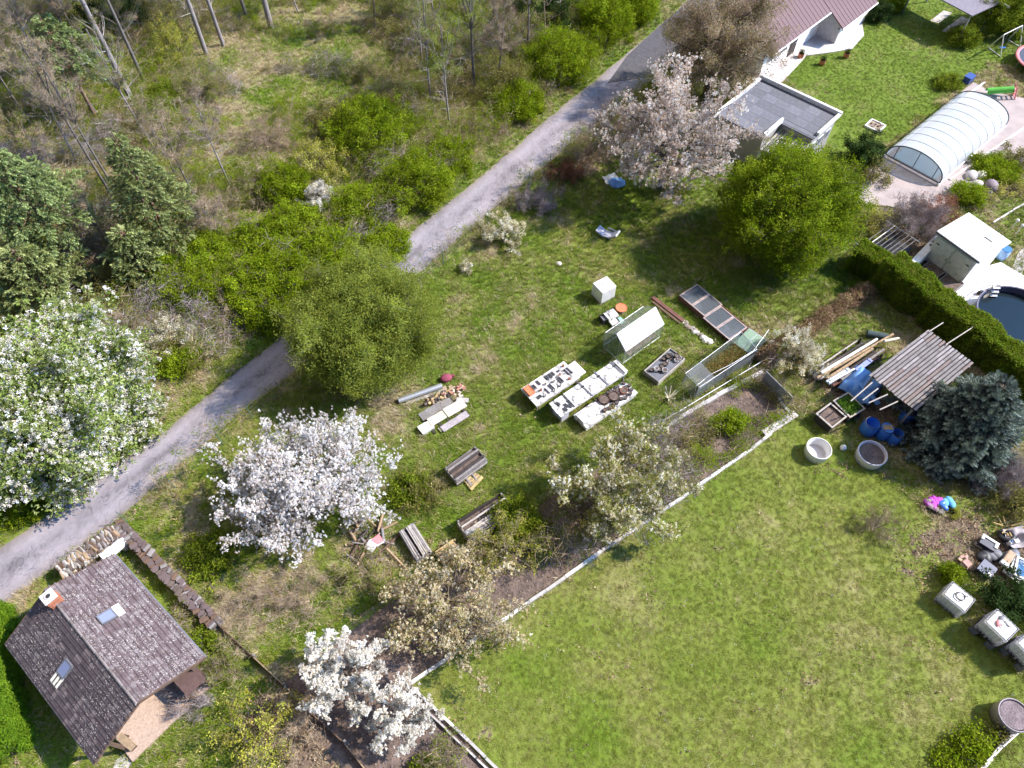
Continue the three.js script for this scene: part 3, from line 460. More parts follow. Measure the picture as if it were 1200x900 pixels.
// earth-stained wooden edging that continues the wall, then a brown board fence
{
  const pts = [[-13.7, -9.21], [-11.73, -7.75], [-10.14, -6.54], [-8.7, -5.38], [-7.16, -4.24], [-5.73, -2.85]], t = thing('plank_fence', 'low fence of grey planks laid on edge down to the soil bed', 'fence', pts[0], 0), r = rng(43);
  for (let i = 0; i + 1 < pts.length; i++) {
    const th = turnOf(pts[i], pts[i + 1]), c = mid(pts[i], pts[i + 1]), l = dist(pts[i], pts[i + 1]), X = c[0] - pts[0][0], Z = c[1] - pts[0][1];
    for (let k = 0; k < 2; k++) B(t, 'plank', [W.grey, W.brown, W.tan][(i + k) % 3], l * 0.98, 0.17, 0.04, X, 0.06 + k * 0.19, Z, 0, th + (r() - 0.5) * 0.02, 0);
    B(t, 'post', W.grey, 0.09, 0.62, 0.09, pts[i][0] - pts[0][0] + 0.06, 0, pts[i][1] - pts[0][1] - 0.05, 0, th, 0);
  }
}

// ---------------------------------------------------------------- flat-roofed garage
{
  const e0 = [14.64, -44.68], e1 = [18.66, -48.63], e2 = [23.36, -44.18], t = thing('garage', 'flat-roofed garage with grey felt roof and white parapet edges', 'garage', [0, 0], 0);
  const th = turnOf(e1, e2), len = dist(e1, e2), dep = 5.9, ux = Math.cos(th), uz = -Math.sin(th), vx = Math.sin(th), vz = Math.cos(th);   // u along the front edge, v toward the lane side
  t.position.set(e1[0], 0, e1[1]); t.rotation.y = th;
  // local x: e1 to e2; local z: away from the lawn. Notch at the far right corner.
  const foot = [[0, 0], [len, 0], [len, 3.5], [len - 2.6, 3.5], [len - 2.6, dep], [0, dep]];
  mesh(t, 'wall', prism(foot.map(([x, z]) => [lerp(0.1, len - 0.1, x / len), lerp(0.1, dep - 0.1, z / dep)]), 0, 2.62), mat('grey garage wall', [0.42, 0.4, 0.38], { map: texBlotch }));
  mesh(t, 'roof_slab', prism(foot, 2.62, 2.72), M.felt);
  const fr = rng(8), feltM = [0, 1, 2].map((k) => mat('felt sheet ' + k, [0.15 + 0.02 * k, 0.155 + 0.02 * k, 0.178 + 0.024 * k], { map: texBlotch, roughness: 0.9 }));
  for (let i = 0; i < 6; i++) for (let j = 0; j < 6; j++) { const x = 0.3 + i * (len - 0.4) / 6, z = 0.3 + j * (dep - 0.4) / 6, w = (len - 0.4) / 6, d = (dep - 0.4) / 6; if (x + w > len - 2.55 && z + d > 3.5) continue; B(t, 'felt_sheet', feltM[Math.floor(fr() * 3)], w * 0.985, 0.012, d * 0.985, x + w / 2, 2.722, z + d / 2); }
  for (const [a, b, y] of [[[0, 0], [len, 0], 0.3], [[len, 0], [len, 3.0], 0.22], [[0, 0], [0, dep], 0.16]]) B(t, 'parapet', M.white, Math.abs(b[0] - a[0]) + 0.2, y, Math.abs(b[1] - a[1]) + 0.2, (a[0] + b[0]) / 2, 2.73, (a[1] + b[1]) / 2);
  B(t, 'parapet', M.white, 0.16, 0.35, 2.4, len - 2.6, 2.73, 4.7); B(t, 'gutter', M.slate, 2.55, 0.1, 0.12, len - 1.3, 2.6, 3.56);
  const cr = new THREE.Group(); cr.name = 'lean_to_roof'; t.add(cr);
  for (let i = 0; i < 11; i++) B(cr, 'roof_batten', i % 2 ? W.grey : W.pale, 0.16, 0.04, 2.6, len - 2.4 + i * 0.23, 2.05, 4.75, 0.12, 0, 0);
  for (const [x, z] of [[len - 2.3, 5.8], [len - 0.1, 5.8]]) B(cr, 'post', W.grey, 0.1, 2.0, 0.1, x, 0, z);
  for (let i = 0; i < 3; i++) { const w = B(t, 'window', M.white, 0.04, 0.7, 0.7, len - 0.08, 1.3, 0.9 + i * 1.05); B(w, 'pane', M.slate, 0.02, 0.56, 0.56, len - 0.05, 1.37, 0.9 + i * 1.05); }
}
// ---------------------------------------------------------------- white house with maroon roofs
{
  const a = [20.31, -52.68], b = [25.93, -58.42], th = turnOf(a, b), t = thing('house', 'white house with maroon metal roof and a wing toward the lawn', 'house', a, th), len = 14;
  // local x runs along the eave up and away; local -z climbs the roof, +z is the lawn side
  const wm = M.plaster, shape = (pts, d) => new THREE.ExtrudeGeometry(new THREE.Shape(pts.map((p) => new THREE.Vector2(...p))), { depth: d, bevelEnabled: false });
  const pitch = 0.55, run = 2.8, up = run * Math.tan(pitch), wx = dist(a, [26.13, -58.68]), ext = 1.5;
  B(t, 'wall', wm, len, 2.6, run * 2 - 0.7, len / 2, 0, -run);
  const slope = (x0, x1, d0, d1, flip) => {
    const g = new THREE.Group(); g.name = 'roof_slope'; t.add(g); g.position.set((x0 + x1) / 2, 2.66 + up, -run); g.rotation.y = flip ? Math.PI : 0; const m = new THREE.Matrix4().makeRotationX(pitch), c = Math.cos(pitch), w = x1 - x0, n = Math.round(w / 0.5);
    mesh(g, 'sheet', bx(w, 0.06, (d1 - d0) / c, 0, 0, (d0 + d1) / 2 / c).applyMatrix4(m), M.maroon); const sg = bx(0.03, 0.018, (d1 - d0) / c, 0, 0.06, (d0 + d1) / 2 / c).applyMatrix4(m);
    for (let i = 0; i <= n; i++) mesh(g, 'seam', sg, M.maroon).position.x = -w / 2 + 0.03 + i * (w - 0.06) / n;
    mesh(g, 'gutter', bx(w, 0.12, 0.12, 0, -0.08, d1 / c + 0.04).applyMatrix4(m), M.white);
  };
  slope(-0.35, wx, 0, run + 0.35, false); slope(wx + 0.01, len + 0.3, 0, run + ext + 0.3, false); slope(-len - 0.3 + len, 0.35 + len, 0, run + 0.35, true);
  for (const x of [0.02, len - 0.22]) mesh(t, 'gable_wall', shape([[-run + 0.35, 2.6], [run - 0.35, 2.6], [0, 2.5 + up]], 0.2).rotateY(Math.PI / 2).translate(x, 0, -run), wm);
  const p = new THREE.Group(); p.name = 'wing'; t.add(p); const hw = 2.6 - ext * Math.tan(pitch) + 0.05;
  mesh(p, 'wing_end_wall', shape([[0.35, 0], [-ext, 0], [-ext, hw], [0.35, 2.72]], 0.2).rotateY(Math.PI / 2).translate(wx + 0.3, 0, 0), mat('grey plaster', [0.6, 0.58, 0.6], { map: texBlotch })); B(p, 'wing_wall', wm, len - wx - 0.4, hw, 0.2, (len + wx) / 2 + 0.15, 0, ext - 0.1);  // end wall of the white wing greyed: its shade is put into the colour
  B(p, 'lamp_bracket', M.black, 0.08, 0.1, 0.1, wx + 0.28, 1.3, 1.4);
  const d = B(t, 'door', W.dark, 1.0, 2.0, 0.06, 4.6, 0.05, -0.31); B(d, 'handle', M.metal, 0.14, 0.04, 0.05, 4.9, 1, -0.26);
  for (const x of [1.2, 2.9]) { const w = B(t, 'window', M.white, 1.2, 1.1, 0.06, x, 1.0, -0.32); B(w, 'pane', M.slate, 1.0, 0.9, 0.03, x, 1.1, -0.28); }
  const out = (x, z) => [t.position.x + Math.cos(th) * x + Math.sin(th) * z, t.position.z - Math.sin(th) * x + Math.cos(th) * z];
  for (const [x, z, lab] of [[4.9, 0.5, 'dark potted plant in the corner where the wing meets the white house'], [5.3, 2.3, 'terracotta pot standing at the end wall of the wing'], [7.6, 3.2, 'potted plant at the sunlit wall of the wing']]) { const f = thing('flower_pot', lab, 'pot', out(x, z), 0, undefined, 0.08); ring(f, 'pot', M.terracotta, 0.24, 0.34, 0.03); foliage(f, 'leaves', { geo: K.leaf, mat: L.leaf, n: 26, cols: [[0.04, 0.08, 0.02]], size: 0.7, jitter: 0.2 }, [[V(0, 0.3, 0), V(0, 0.6, 0)]], rng(11), 1); }
}
{
  const t = thing('shed', 'small shed with blue grey sheet roof under the bare brown tree', 'shed', [18.16, -57.72], 0.72); B(t, 'wall', M.plaster, 2.6, 2.1, 2.2, 0, 0, 0); B(t, 'roof', mat('blue grey roof sheet', [0.2, 0.25, 0.36], { map: texBlotch }), 3.0, 0.06, 2.6, 0, 2.16, 0, 0.1, 0, 0); B(t, 'door', W.brown, 0.9, 1.8, 0.05, 0, 0, 1.13);
  const u = thing('carport', 'grey sheet carport roof above twin concrete tracks beyond the north lawn', 'carport', [37.34, -59.73], turnOf([35.81, -60.27], [37.97, -56.97]));
  B(u, 'roof', mat('violet grey sheet', [0.24, 0.225, 0.27], { map: texBlotch }), 6.2, 0.08, 3.6, -1.2, 2.42, -1.2); B(u, 'fascia', M.white, 3.2, 0.14, 0.1, 1.2, 2.45, -3.05); for (const [x, z] of [[1.7, 0.4], [1.7, -2.8], [-4, 0.4], [-4, -2.8]]) B(u, 'post', M.steel, 0.12, 2.42, 0.12, x, 0, z);
  for (const [a, b] of [[[37.1, -61.35], [38.88, -63.03]], [[37.6, -59.72], [40.13, -62.04]]]) slabTop('track_slab', [[a[0] - 0.25, a[1] - 0.2], [b[0] - 0.25, b[1] - 0.2], [b[0] + 0.35, b[1] + 0.25], [a[0] + 0.35, a[1] + 0.25]], 0.03, M.concrete);
}
// ---------------------------------------------------------------- white garden shed and its low wall
{
  const q = rect([26.69, -32.89], [28.4, -30.25], [30.94, -31.99]), t = thing('garden_shed', 'white garden shed with flat white roof beside the above-ground pool', 'shed', q.at, q.turn);
  const l = q.len, w = q.wid;
  B(t, 'wall', M.white, l - 0.3, 2.25, w - 0.3, 0, 0, 0); B(t, 'roof', M.white, l, 0.12, w, 0, 2.3, 0); B(t, 'fascia', M.slate, l + 0.04, 0.14, 0.05, 0, 2.27, w / 2 * 0 + (q.at ? 1 : 1) * (w / 2 + 0.03));
  const hatch = new THREE.Group(); hatch.name = 'roof_hatch'; t.add(hatch); B(hatch, 'frame', M.offwhite, 0.6, 0.06, 0.6, l / 2 - 0.9, 2.425, -w / 2 + 0.75); B(hatch, 'pane', M.film, 0.48, 0.02, 0.48, l / 2 - 0.9, 2.49, -w / 2 + 0.75);
  for (let i = 0; i < 2; i++) { const d = B(t, 'door', M.offwhite, 1.2, 1.95, 0.05, -0.65 + i * 1.3, 0.1, w / 2 - 0.11); B(d, 'hinge', M.black, 0.2, 0.05, 0.03, -0.65 + i * 1.3 + (i ? 0.45 : -0.45), 1.6, w / 2 - 0.07); B(d, 'handle', M.steel, 0.05, 0.16, 0.05, i ? 0.15 : -0.15, 1.0, w / 2 - 0.06); }
  for (let i = 0; i < 4; i++) B(t, 'roof_seam', M.offwhite, 0.03, 0.02, w, -l / 2 + (i + 1) * l / 5, 2.422, 0);
  const v = rect([24.96, -31.32], [27.77, -34.05], [27.75, -33.51]), b = thing('garden_wall', 'short thick white wall with dark slots beside the white shed', 'wall', v.at, v.turn); mesh(b, 'body', rbx(v.len, 0.95, 0.5, 0.08), M.plaster); for (let i = 0; i < 3; i++) B(b, 'slot', M.black, 0.2, 0.02, 0.16, v.len / 2 - 0.35 - i * 0.4, 0.955, 0);
  for (const [p, lab] of [[[[26.01, -31.57], [27.27, -32.4], [27.83, -31.43], [26.58, -30.47]], 'soil-filled raised bed next to the short white wall'], [[[26.57, -30.26], [27.94, -31.28], [28.54, -30.33], [26.99, -29.26]], 'soil-filled raised bed next to the hedge and the pool deck']]) {
    const qq = rect(p[0], p[1], p[2]), f = thing('raised_bed', lab, 'raised bed', qq.at, qq.turn); B(f, 'soil', M.soil, qq.len - 0.1, 0.3, qq.wid - 0.1, 0, 0, 0); for (const s of [-1, 1]) { B(f, 'board', W.grey, qq.len, 0.36, 0.06, 0, 0, s * qq.wid / 2); B(f, 'board', W.grey, 0.06, 0.36, qq.wid - 0.07, s * (qq.len / 2 - 0.03), 0, 0); }
  }
  for (const [p, lab] of [[[33.65, -35.46], 'white post with globe lamp beyond the white shed'], [[33.8, -34.98], 'white globe lamp post next to the kerb behind the white shed']]) { const f = thing('garden_light', lab, 'lamp', p, 0); C(f, 'pole', M.offwhite, 0.025, 0.025, 0.8, 0, 0, 0, 8); mesh(f, 'globe', new THREE.SphereGeometry(0.12, 12, 8).translate(0, 0.9, 0), M.white); }
  const bin = thing('water_barrel', 'light blue barrel between the white shed and the pool deck', 'barrel', [31.95, -32.86], 0); mesh(bin, 'body', new THREE.LatheGeometry([[0.001, 0], [0.3, 0], [0.34, 0.4], [0.3, 0.85], [0.001, 0.86]].map((p) => new THREE.Vector2(...p)), 16), mat('pale blue plastic', [0.35, 0.55, 0.8], { roughness: 0.4 })); C(bin, 'lid', M.blue, 0.31, 0.31, 0.04, 0, 0.86, 0, 16);
}
// above-ground pool
{
  const c = [30.34, -27.13], t = thing('round_pool', 'round above-ground pool with dark rim, water and ladder', 'pool', c, 0), r = 2.35;
  mesh(t, 'wall', new THREE.LatheGeometry([[r - 0.06, 0.02], [r - 0.06, 1.05], [r + 0.06, 1.08], [r + 0.06, 1.0], [r, 0.98], [r, 0]].map((p) => new THREE.Vector2(...p)), 40), mat('dark pool liner', [0.09, 0.085, 0.13], { roughness: 0.5 }));
  C(t, 'floor', mat('pool floor liner', [0.05, 0.07, 0.09]), r - 0.06, r - 0.06, 0.03, 0, 0.02, 0, 40);
  C(t, 'water', mat('pool water', [0.015, 0.024, 0.03], { roughness: 0.03 }), r - 0.07, r - 0.07, 0.02, 0, 0.62, 0, 40);
  const la = new THREE.Group(); la.name = 'ladder'; t.add(la); for (const s of [-0.22, 0.22]) { R(la, 'rail', M.metal, [-0.75 + s, 1.45, -2.15], [-0.6 + s, 0.25, -1.75], 0.025); R(la, 'rail', M.metal, [-0.75 + s, 1.45, -2.15], [-0.95 + s, 0.0, -2.9], 0.025); } for (let i = 0; i < 4; i++) B(la, 'step', M.offwhite, 0.44, 0.04, 0.16, -0.62 - 0.03 * i, 0.45 + i * 0.27, -1.8 - 0.08 * i);
  const pump = thing('pool_pump', 'small dark pump on the concrete beside the round pool', 'pump', [29.47, -29.76], 0.4); B(pump, 'body', M.black, 0.3, 0.25, 0.22); C(pump, 'cap', M.slate, 0.1, 0.1, 0.12, 0, 0.25, 0, 10);
}
// arched pool enclosure
{
  const a = [27.4, -43.1], b = [30.29, -39.92], c = [37.79, -46.19], q = rect(a, b, c), t = thing('pool_enclosure', 'arched translucent swimming pool enclosure with thin metal ribs', 'pool enclosure', q.at, q.turn), w = q.len, l = q.wid, hgt = 1.35;
  // local x across the arch, local z along it; the gable nearest the shrubs is at -z or +z
  const film = mat('milky polycarbonate', [0.84, 0.87, 0.88], { transmission: 0.5, thickness: 0, roughness: 0.2, ior: 1.45 }), clear = mat('bluish polycarbonate', [0.82, 0.88, 0.91], { transmission: 0.6, thickness: 0, roughness: 0.12, ior: 1.45 }), s = -1;   // s: which end
  const nS = 9, arc = (k) => { const f = Math.PI * k; return [-(w / 2) * Math.cos(f), 0.28 + hgt * Math.pow(Math.sin(f), 0.8)]; };
  const pane = (z0, z1, k0, k1) => { const pos = [], n = 10; for (let i = 0; i < n; i++) { const p = arc(lerp(k0, k1, i / n)), p2 = arc(lerp(k0, k1, (i + 1) / n)); pos.push(p[0], p[1], z0, p2[0], p2[1], z0, p2[0], p2[1], z1, p[0], p[1], z0, p2[0], p2[1], z1, p[0], p[1], z1); } return fromTris(pos); };
  const zAt = (i) => -l / 2 + (i / nS) * l;
  for (let i = 0; i < nS; i++) { mesh(t, 'roof_panel', pane(zAt(i) + 0.03, zAt(i + 1) - 0.03, 0.13, 0.87), film); for (const [k0, k1] of [[0.0, 0.125], [0.875, 1]]) mesh(t, 'side_panel', pane(zAt(i) + 0.03, zAt(i + 1) - 0.03, k0, k1), k0 ? film : clear); }
  for (let i = 0; i <= nS; i++) { const pts = []; for (let k = 0; k <= 18; k++) { const p = arc(k / 18); pts.push(V(p[0], p[1] + 0.01, zAt(i))); } const P2 = [], N2 = []; const end = i === 0 || i === nS; tubeInto(P2, N2, pts, end ? 0.045 : 0.014, end ? 0.045 : 0.014, 6); mesh(t, 'rib', fromTris(P2, N2), end ? mat('dark frame', [0.1, 0.11, 0.12], { metalness: 0.4, roughness: 0.5 }) : M.steel); }
  for (const e of [-1, 1]) { const z = e * l / 2; mesh(t, 'end_frame', bx(w, 0.09, 0.07, 0, 0.2, z), M.slate); for (let i = 0; i < 4; i++) { const k0 = i / 4, k1 = (i + 1) / 4, pos = []; for (let j = 0; j < 6; j++) { const p = arc(lerp(k0, k1, j / 6)), p2 = arc(lerp(k0, k1, (j + 1) / 6)); pos.push(p[0], 0.3, z, p2[0], 0.3, z, p2[0], p2[1], z, p[0], 0.3, z, p2[0], p2[1], z, p[0], p[1], z); } mesh(t, 'end_pane', fromTris(pos), clear); if (i) { const p = arc(k0); mesh(t, 'end_mullion', rod([p[0], 0.25, z], [p[0], p[1], z], 0.03), M.slate); } } }
  for (const e of [-1, 1]) mesh(t, 'rail', bx(0.1, 0.24, l + 0.3, e * w / 2, 0.02, 0), M.white);
  B(t, 'pool_basin', mat('pool tile blue', [0.36, 0.46, 0.52], { roughness: 0.2 }), w - 0.9, 0.03, l - 0.7, 0, 0.09, 0);
  R(t, 'ridge_bar', M.steel, [0.1, 0.3 + hgt, -l / 2], [0.1, 0.3 + hgt, l / 2], 0.02);
  for (const [p, z, lab] of [[[[28.79, -44.37], [38.14, -52.22]], 0, 'long white kerb on the lawn side of the pool enclosure'], [[[31.27, -40.47], [40.49, -47.55]], 0, 'white kerb between the pool enclosure and the flower bed']]) { const k = thing('kerb', lab, 'kerb', mid(p[0], p[1]), turnOf(p[0], p[1])); const d = dist(p[0], p[1]), n = 12; for (let i = 0; i < n; i++) B(k, 'kerb_stone', M.paleconcrete, d / n - 0.02, 0.16, 0.14, -d / 2 + (i + 0.5) * d / n, 0, 0); }
}

// ---------------------------------------------------------------- kerbs, fences
function kerbLine(label, pts, h, w, stone, m, name = 'kerb') {
  const t = thing(name, label, 'kerb', pts[0], 0), r = rng(pts.length * 7 + Math.round(pts[0][0] * 10));
  for (let i = 0; i + 1 < pts.length; i++) { const l = dist(pts[i], pts[i + 1]), n = Math.max(1, Math.round(l / stone)), th = turnOf(pts[i], pts[i + 1]), g = bx(l / n - 0.025, h, w); for (let k = 0; k < n; k++) { const c = mid(pts[i], pts[i + 1], (k + 0.5) / n), o = mesh(t, 'kerb_stone', g, m[Math.floor(r() * m.length)]); o.position.set(c[0] - pts[0][0] + (r() - 0.5) * 0.03, (r() - 0.5) * 0.03, c[1] - pts[0][1] + (r() - 0.5) * 0.03); o.rotation.y = th + (r() - 0.5) * 0.03; } }
  return t;
}
const kerbM = [mat('worn kerb', [0.7, 0.68, 0.65], { map: texGrime }), mat('grey kerb', [0.48, 0.46, 0.44], { map: texBlotch }), mat('light kerb', [0.74, 0.72, 0.69], { map: texBlotch })];
kerbLine('pale kerb stones edging the mown lawn along the soil bed', [[-4.53, -6.69], [-1.59, -8.7], [1.65, -10.86], [4.47, -12.88], [5.59, -13.59], [8.9, -15.8], [12.99, -18.62], [14.25, -19.59]], 0.2, 0.15, 1.0, kerbM);
kerbLine('pale kerb on the lawn side of the narrow dark gutter', [[-4.44, -6.51], [-2.61, -4.97], [-0.36, -3.08], [1.39, -1.48]], 0.2, 0.12, 1.0, kerbM);
kerbLine('pale kerb on the soil side of the narrow dark gutter', [[-4.65, -6.29], [-2.82, -4.77], [-0.57, -2.89], [1.18, -1.3]], 0.2, 0.07, 1.0, kerbM);
kerbLine('mauve grey kerb between garden grass and the seedling bed', [[8.62, -20.08], [11.69, -22.05], [14.6, -23.71]], 0.22, 0.22, 0.9, [M.concrete, kerbM[1]]);
kerbLine('grey kerb along the grass strip beside the far lower soil bed', [[19.63, -3.17], [21.14, -4.3], [23.2, -5.73]], 0.18, 0.14, 0.8, [M.concrete]);
kerbLine('thin pale kerb around the shaded lawn behind the white shed', [[32.74, -36.12], [34.48, -37.3], [36.82, -38.68]], 0.14, 0.1, 0.8, kerbM);
function wireFence(label, pts, h, gap, m, wires = 4) {
  const t = thing('wire_fence', label, 'fence', pts[0], 0), all = []; let last = null;
  for (let i = 0; i + 1 < pts.length; i++) { const n = Math.max(1, Math.round(dist(pts[i], pts[i + 1]) / gap)); for (let k = i ? 1 : 0; k <= n; k++) all.push(mid(pts[i], pts[i + 1], k / n)); }
  const rel = all.map(([x, z]) => [x - pts[0][0], z - pts[0][1]]), ws = [], pg = new THREE.CylinderGeometry(0.022, 0.022, h, 6).translate(0, h / 2, 0);
  rel.forEach(([x, z]) => { mesh(t, 'post', pg, m).position.set(x, 0, z); if (last) for (let w = 0; w < wires; w++) { const y = 0.12 + (h - 0.18) * w / (wires - 1); ws.push(rod([last[0], y, last[1]], [x, y, z], 0.004, 3)); } last = [x, z]; });
  mesh(t, 'wire', ws, M.steel).userData.kind = 'stuff'; return t;
}
const postGreen = mat('green fence post', [0.1, 0.2, 0.15], { roughness: 0.5 });
wireFence('thin wire fence with green posts along the lane', [[-19.61, -14.42], [-17.73, -16.38], [-15.75, -18.94], [-13.18, -22.23], [-10.24, -25.77], [-4.45, -32.32], [1.21, -39.92], [5.8, -45.48]], 1.3, 2.6, postGreen, 5);
wireFence('low wire fence between the garden grass and the soil bed', [[-9.61, -7.23], [-6.48, -9.84], [-1.71, -13.23], [2.69, -16.38], [8.65, -20.3]], 0.9, 2.4, M.steel, 4);
{ const t = thing('wooden_pole', 'thin white rail on short posts beside the leafy plant at the lawn edge', 'rail', [19.95, -3.55], 0), a = [22.16, -4.91], o = [19.95, -3.55]; R(t, 'rail', M.white, [0, 0.42, 0], [a[0] - o[0], 0.42, a[1] - o[1]], 0.035, 8); for (const k of [0.05, 0.5, 0.95]) R(t, 'post', M.white, [(a[0] - o[0]) * k, 0, (a[1] - o[1]) * k], [(a[0] - o[0]) * k, 0.42, (a[1] - o[1]) * k], 0.03); }

// ---------------------------------------------------------------- liquid tanks in cages
function cageTank(label, q, y, group) {
  const t = thing('liquid_tank', label, 'tank', q.at, q.turn, group, y), l = q.len, w = q.wid, h = 0.9;
  const pal = new THREE.Group(); pal.name = 'pallet'; t.add(pal); for (let i = 0; i < 4; i++) B(pal, 'board', W.grey, l, 0.03, w / 5.5, 0, 0.11, -w / 2 + w / 8 + i * w / 4); for (const s of [-1, 0, 1]) B(pal, 'runner', W.grey, 0.1, 0.11, w, s * (l / 2 - 0.08), 0, 0);
  mesh(t, 'bottle', rbx(l - 0.1, h - 0.12, w - 0.1, 0.07, 0, 0.15, 0), M.white); C(t, 'lid', M.offwhite, 0.14, 0.14, 0.05, 0, h + 0.02, 0, 14);
  const bar = mat('zinc bar', [0.5, 0.5, 0.54], { roughness: 0.5 }), vg = cyl(0.014, 0.014, h - 0.1, 0, 0.12, 0, 5), hx = rod([-l / 2, 0, 0], [l / 2, 0, 0], 0.011, 5), hz = rod([0, 0, -w / 2], [0, 0, w / 2], 0.011, 5);
  for (let i = 0; i < 7; i++) for (const s of [-1, 1]) { mesh(t, 'cage_bar', vg, bar).position.set(-l / 2 + 0.05 + i * (l - 0.1) / 6, 0, s * w / 2); mesh(t, 'cage_bar', vg, bar).position.set(s * l / 2, 0, -w / 2 + 0.05 + i * (w - 0.1) / 6); }
  for (const yy of [0.2, 0.42, 0.64, 0.88]) for (const s of [-1, 1]) { mesh(t, 'cage_bar', hx, bar).position.set(0, yy, s * w / 2); mesh(t, 'cage_bar', hz, bar).position.set(s * l / 2, yy, 0); }
  for (const s of [-0.25, 0.25]) mesh(t, 'cage_bar', hx, bar).position.set(0, h + 0.035, s * w);
  return t;
}
{
  const A = rect([19.93, -10.25], [20.69, -9.37], [21.97, -10.25]); A.wid = 0.95; const t1 = cageTank('white caged tank with a coiled dark hose lying on top', A, 0, 'caged tanks on the lawn');
  const hose = thing('garden_hose', 'coiled dark hose on top of the separate caged tank', 'hose', A.at, 0.4, undefined, 1.0); mesh(hose, 'coil', new THREE.TorusGeometry(0.2, 0.02, 6, 24).rotateX(Math.PI / 2), M.black); mesh(hose, 'coil', new THREE.TorusGeometry(0.18, 0.02, 6, 24).rotateX(Math.PI / 2).translate(0.03, 0.035, 0.02), M.slate); R(hose, 'nozzle', M.black, [0.2, 0.02, 0.05], [0.34, 0.02, 0.16], 0.025);
  for (const [a, b, c, lab] of [[[21.09, -8.88], [21.73, -7.97], [23.04, -8.84], 'caged white tank on dark blocks with red rags on top'], [[22.12, -7.97], [22.67, -7.02], [24.05, -7.86], 'greenish caged tank on dark blocks next to the tank with red rags']]) {
    const q = rect(a, b, c); q.wid = 1.0; cageTank(lab, q, 0.5, 'caged tanks on the lawn'); const s = thing('block_stand', lab.startsWith('caged') ? 'dark blocks under the tank with red rags' : 'dark blocks under the greenish tank', 'stand', q.at, q.turn); for (const x of [-0.4, 0.4]) for (const z of [-0.34, 0.34]) B(s, 'block', M.slate, 0.34, 0.5, 0.3, x, 0, z); B(s, 'board', W.dark, 1.2, 0.04, 1.02, 0, 0.455, 0);
    if (lab.startsWith('caged')) { const rag = thing('rag_heap', 'red and grey rags lying on the tank beside the stacked pots', 'rags', [q.at[0] + 0.05, q.at[1] - 0.1], 0.3, undefined, 1.44); const rr = rng(3); ['pink', 'offwhite', 'slate', 'offwhite'].forEach((k, i) => mesh(rag, 'rag', new THREE.IcosahedronGeometry(0.12, 1).scale(1.4, 0.35, 0.8).rotateY(rr() * 3).translate((i - 1.5) * 0.14, 0.05, (rr() - 0.5) * 0.35), M[k])); }
  }
  const q = rect([4.72, -29.47], [5.26, -28.64], [6.35, -29.69]); q.len = 1.05; q.wid = 1.15; const t = thing('wrapped_tank', 'white wrapped cube tank standing alone near the small greenhouse', 'tank', [q.at[0] + 0.1, q.at[1] - 0.15], q.turn); mesh(t, 'cover', rbx(1.0, 1.05, 1.12, 0.06, 0, 0.05, 0), M.white); C(t, 'lid', M.offwhite, 0.1, 0.1, 0.05, 0, 1.1, 0, 12); B(t, 'pallet', W.grey, 1.04, 0.06, 1.16, 0, 0, 0);
}
// ---------------------------------------------------------------- small glass-and-panel greenhouse
{
  const q = rect([5.42, -25.62], [7.87, -27.63], [8.83, -26.26]), t = thing('greenhouse', 'small clear-walled greenhouse with white panels on one roof slope', 'greenhouse', q.at, q.turn), l = q.len, w = q.wid, he = 1.35, hr = 2.05, fr = M.metal, P = (x0, x1, f) => f;
  const quad = (a, b, c, d) => fromTris([...a, ...b, ...c, ...a, ...c, ...d]);
  const n = 4; for (let i = 0; i < n; i++) { const x0 = -l / 2 + i * l / n + 0.03, x1 = -l / 2 + (i + 1) * l / n - 0.03; for (const s of [-1, 1]) { mesh(t, 'wall_pane', quad([x0, 0.1, s * w / 2], [x1, 0.1, s * w / 2], [x1, he, s * w / 2], [x0, he, s * w / 2]), M.film); if (s < 0) mesh(t, 'roof_pane', quad([x0, he, s * w / 2], [x1, he, s * w / 2], [x1, hr, 0], [x0, hr, 0]), M.film); } }
  const ra = Math.atan2(hr - he, w / 2), rl = Math.hypot(hr - he, w / 2); for (let i = 0; i < 5; i++) mesh(t, 'roof_panel', bx(l / 5 - 0.015, 0.03, rl + 0.1, -l / 2 + (i + 0.5) * l / 5, 0, rl / 2 + 0.03).applyMatrix4(new THREE.Matrix4().makeTranslation(0, hr + 0.01, 0).multiply(new THREE.Matrix4().makeRotationX(ra))), M.white);
  for (const e of [-1, 1]) { mesh(t, 'end_pane', quad([e * l / 2, 0.1, -w / 2], [e * l / 2, 0.1, w / 2], [e * l / 2, he, w / 2], [e * l / 2, he, -w / 2]), M.film); mesh(t, 'end_pane', fromTris([e * l / 2, he, -w / 2, e * l / 2, he, w / 2, e * l / 2, hr, 0]), M.film); }
  for (let i = 0; i <= n; i++) { const x = -l / 2 + i * l / n; for (const s of [-1, 1]) { R(t, 'frame_bar', fr, [x, 0, s * w / 2], [x, he, s * w / 2], 0.022); R(t, 'frame_bar', fr, [x, he, s * w / 2], [x, hr, 0], 0.022); } }
  for (const [y, z] of [[0.06, -w / 2], [0.06, w / 2], [he, -w / 2], [he, w / 2], [hr, 0]]) R(t, 'frame_bar', fr, [-l / 2, y, z], [l / 2, y, z], 0.025); for (const e of [-1, 1]) { R(t, 'frame_bar', fr, [e * l / 2, 0.06, -w / 2], [e * l / 2, 0.06, w / 2], 0.025); R(t, 'frame_bar', fr, [e * l / 2, 0.06, 0.35], [e * l / 2, hr - 0.3, 0.35], 0.02); }
  B(t, 'soil_bed', mat('dry pinkish soil', [0.42, 0.3, 0.25], { map: texSoil, bump: soilBump, bumpScale: 0.02 }), l * 0.72, 0.12, w * 0.42, l * 0.08, 0, w * 0.2);
}
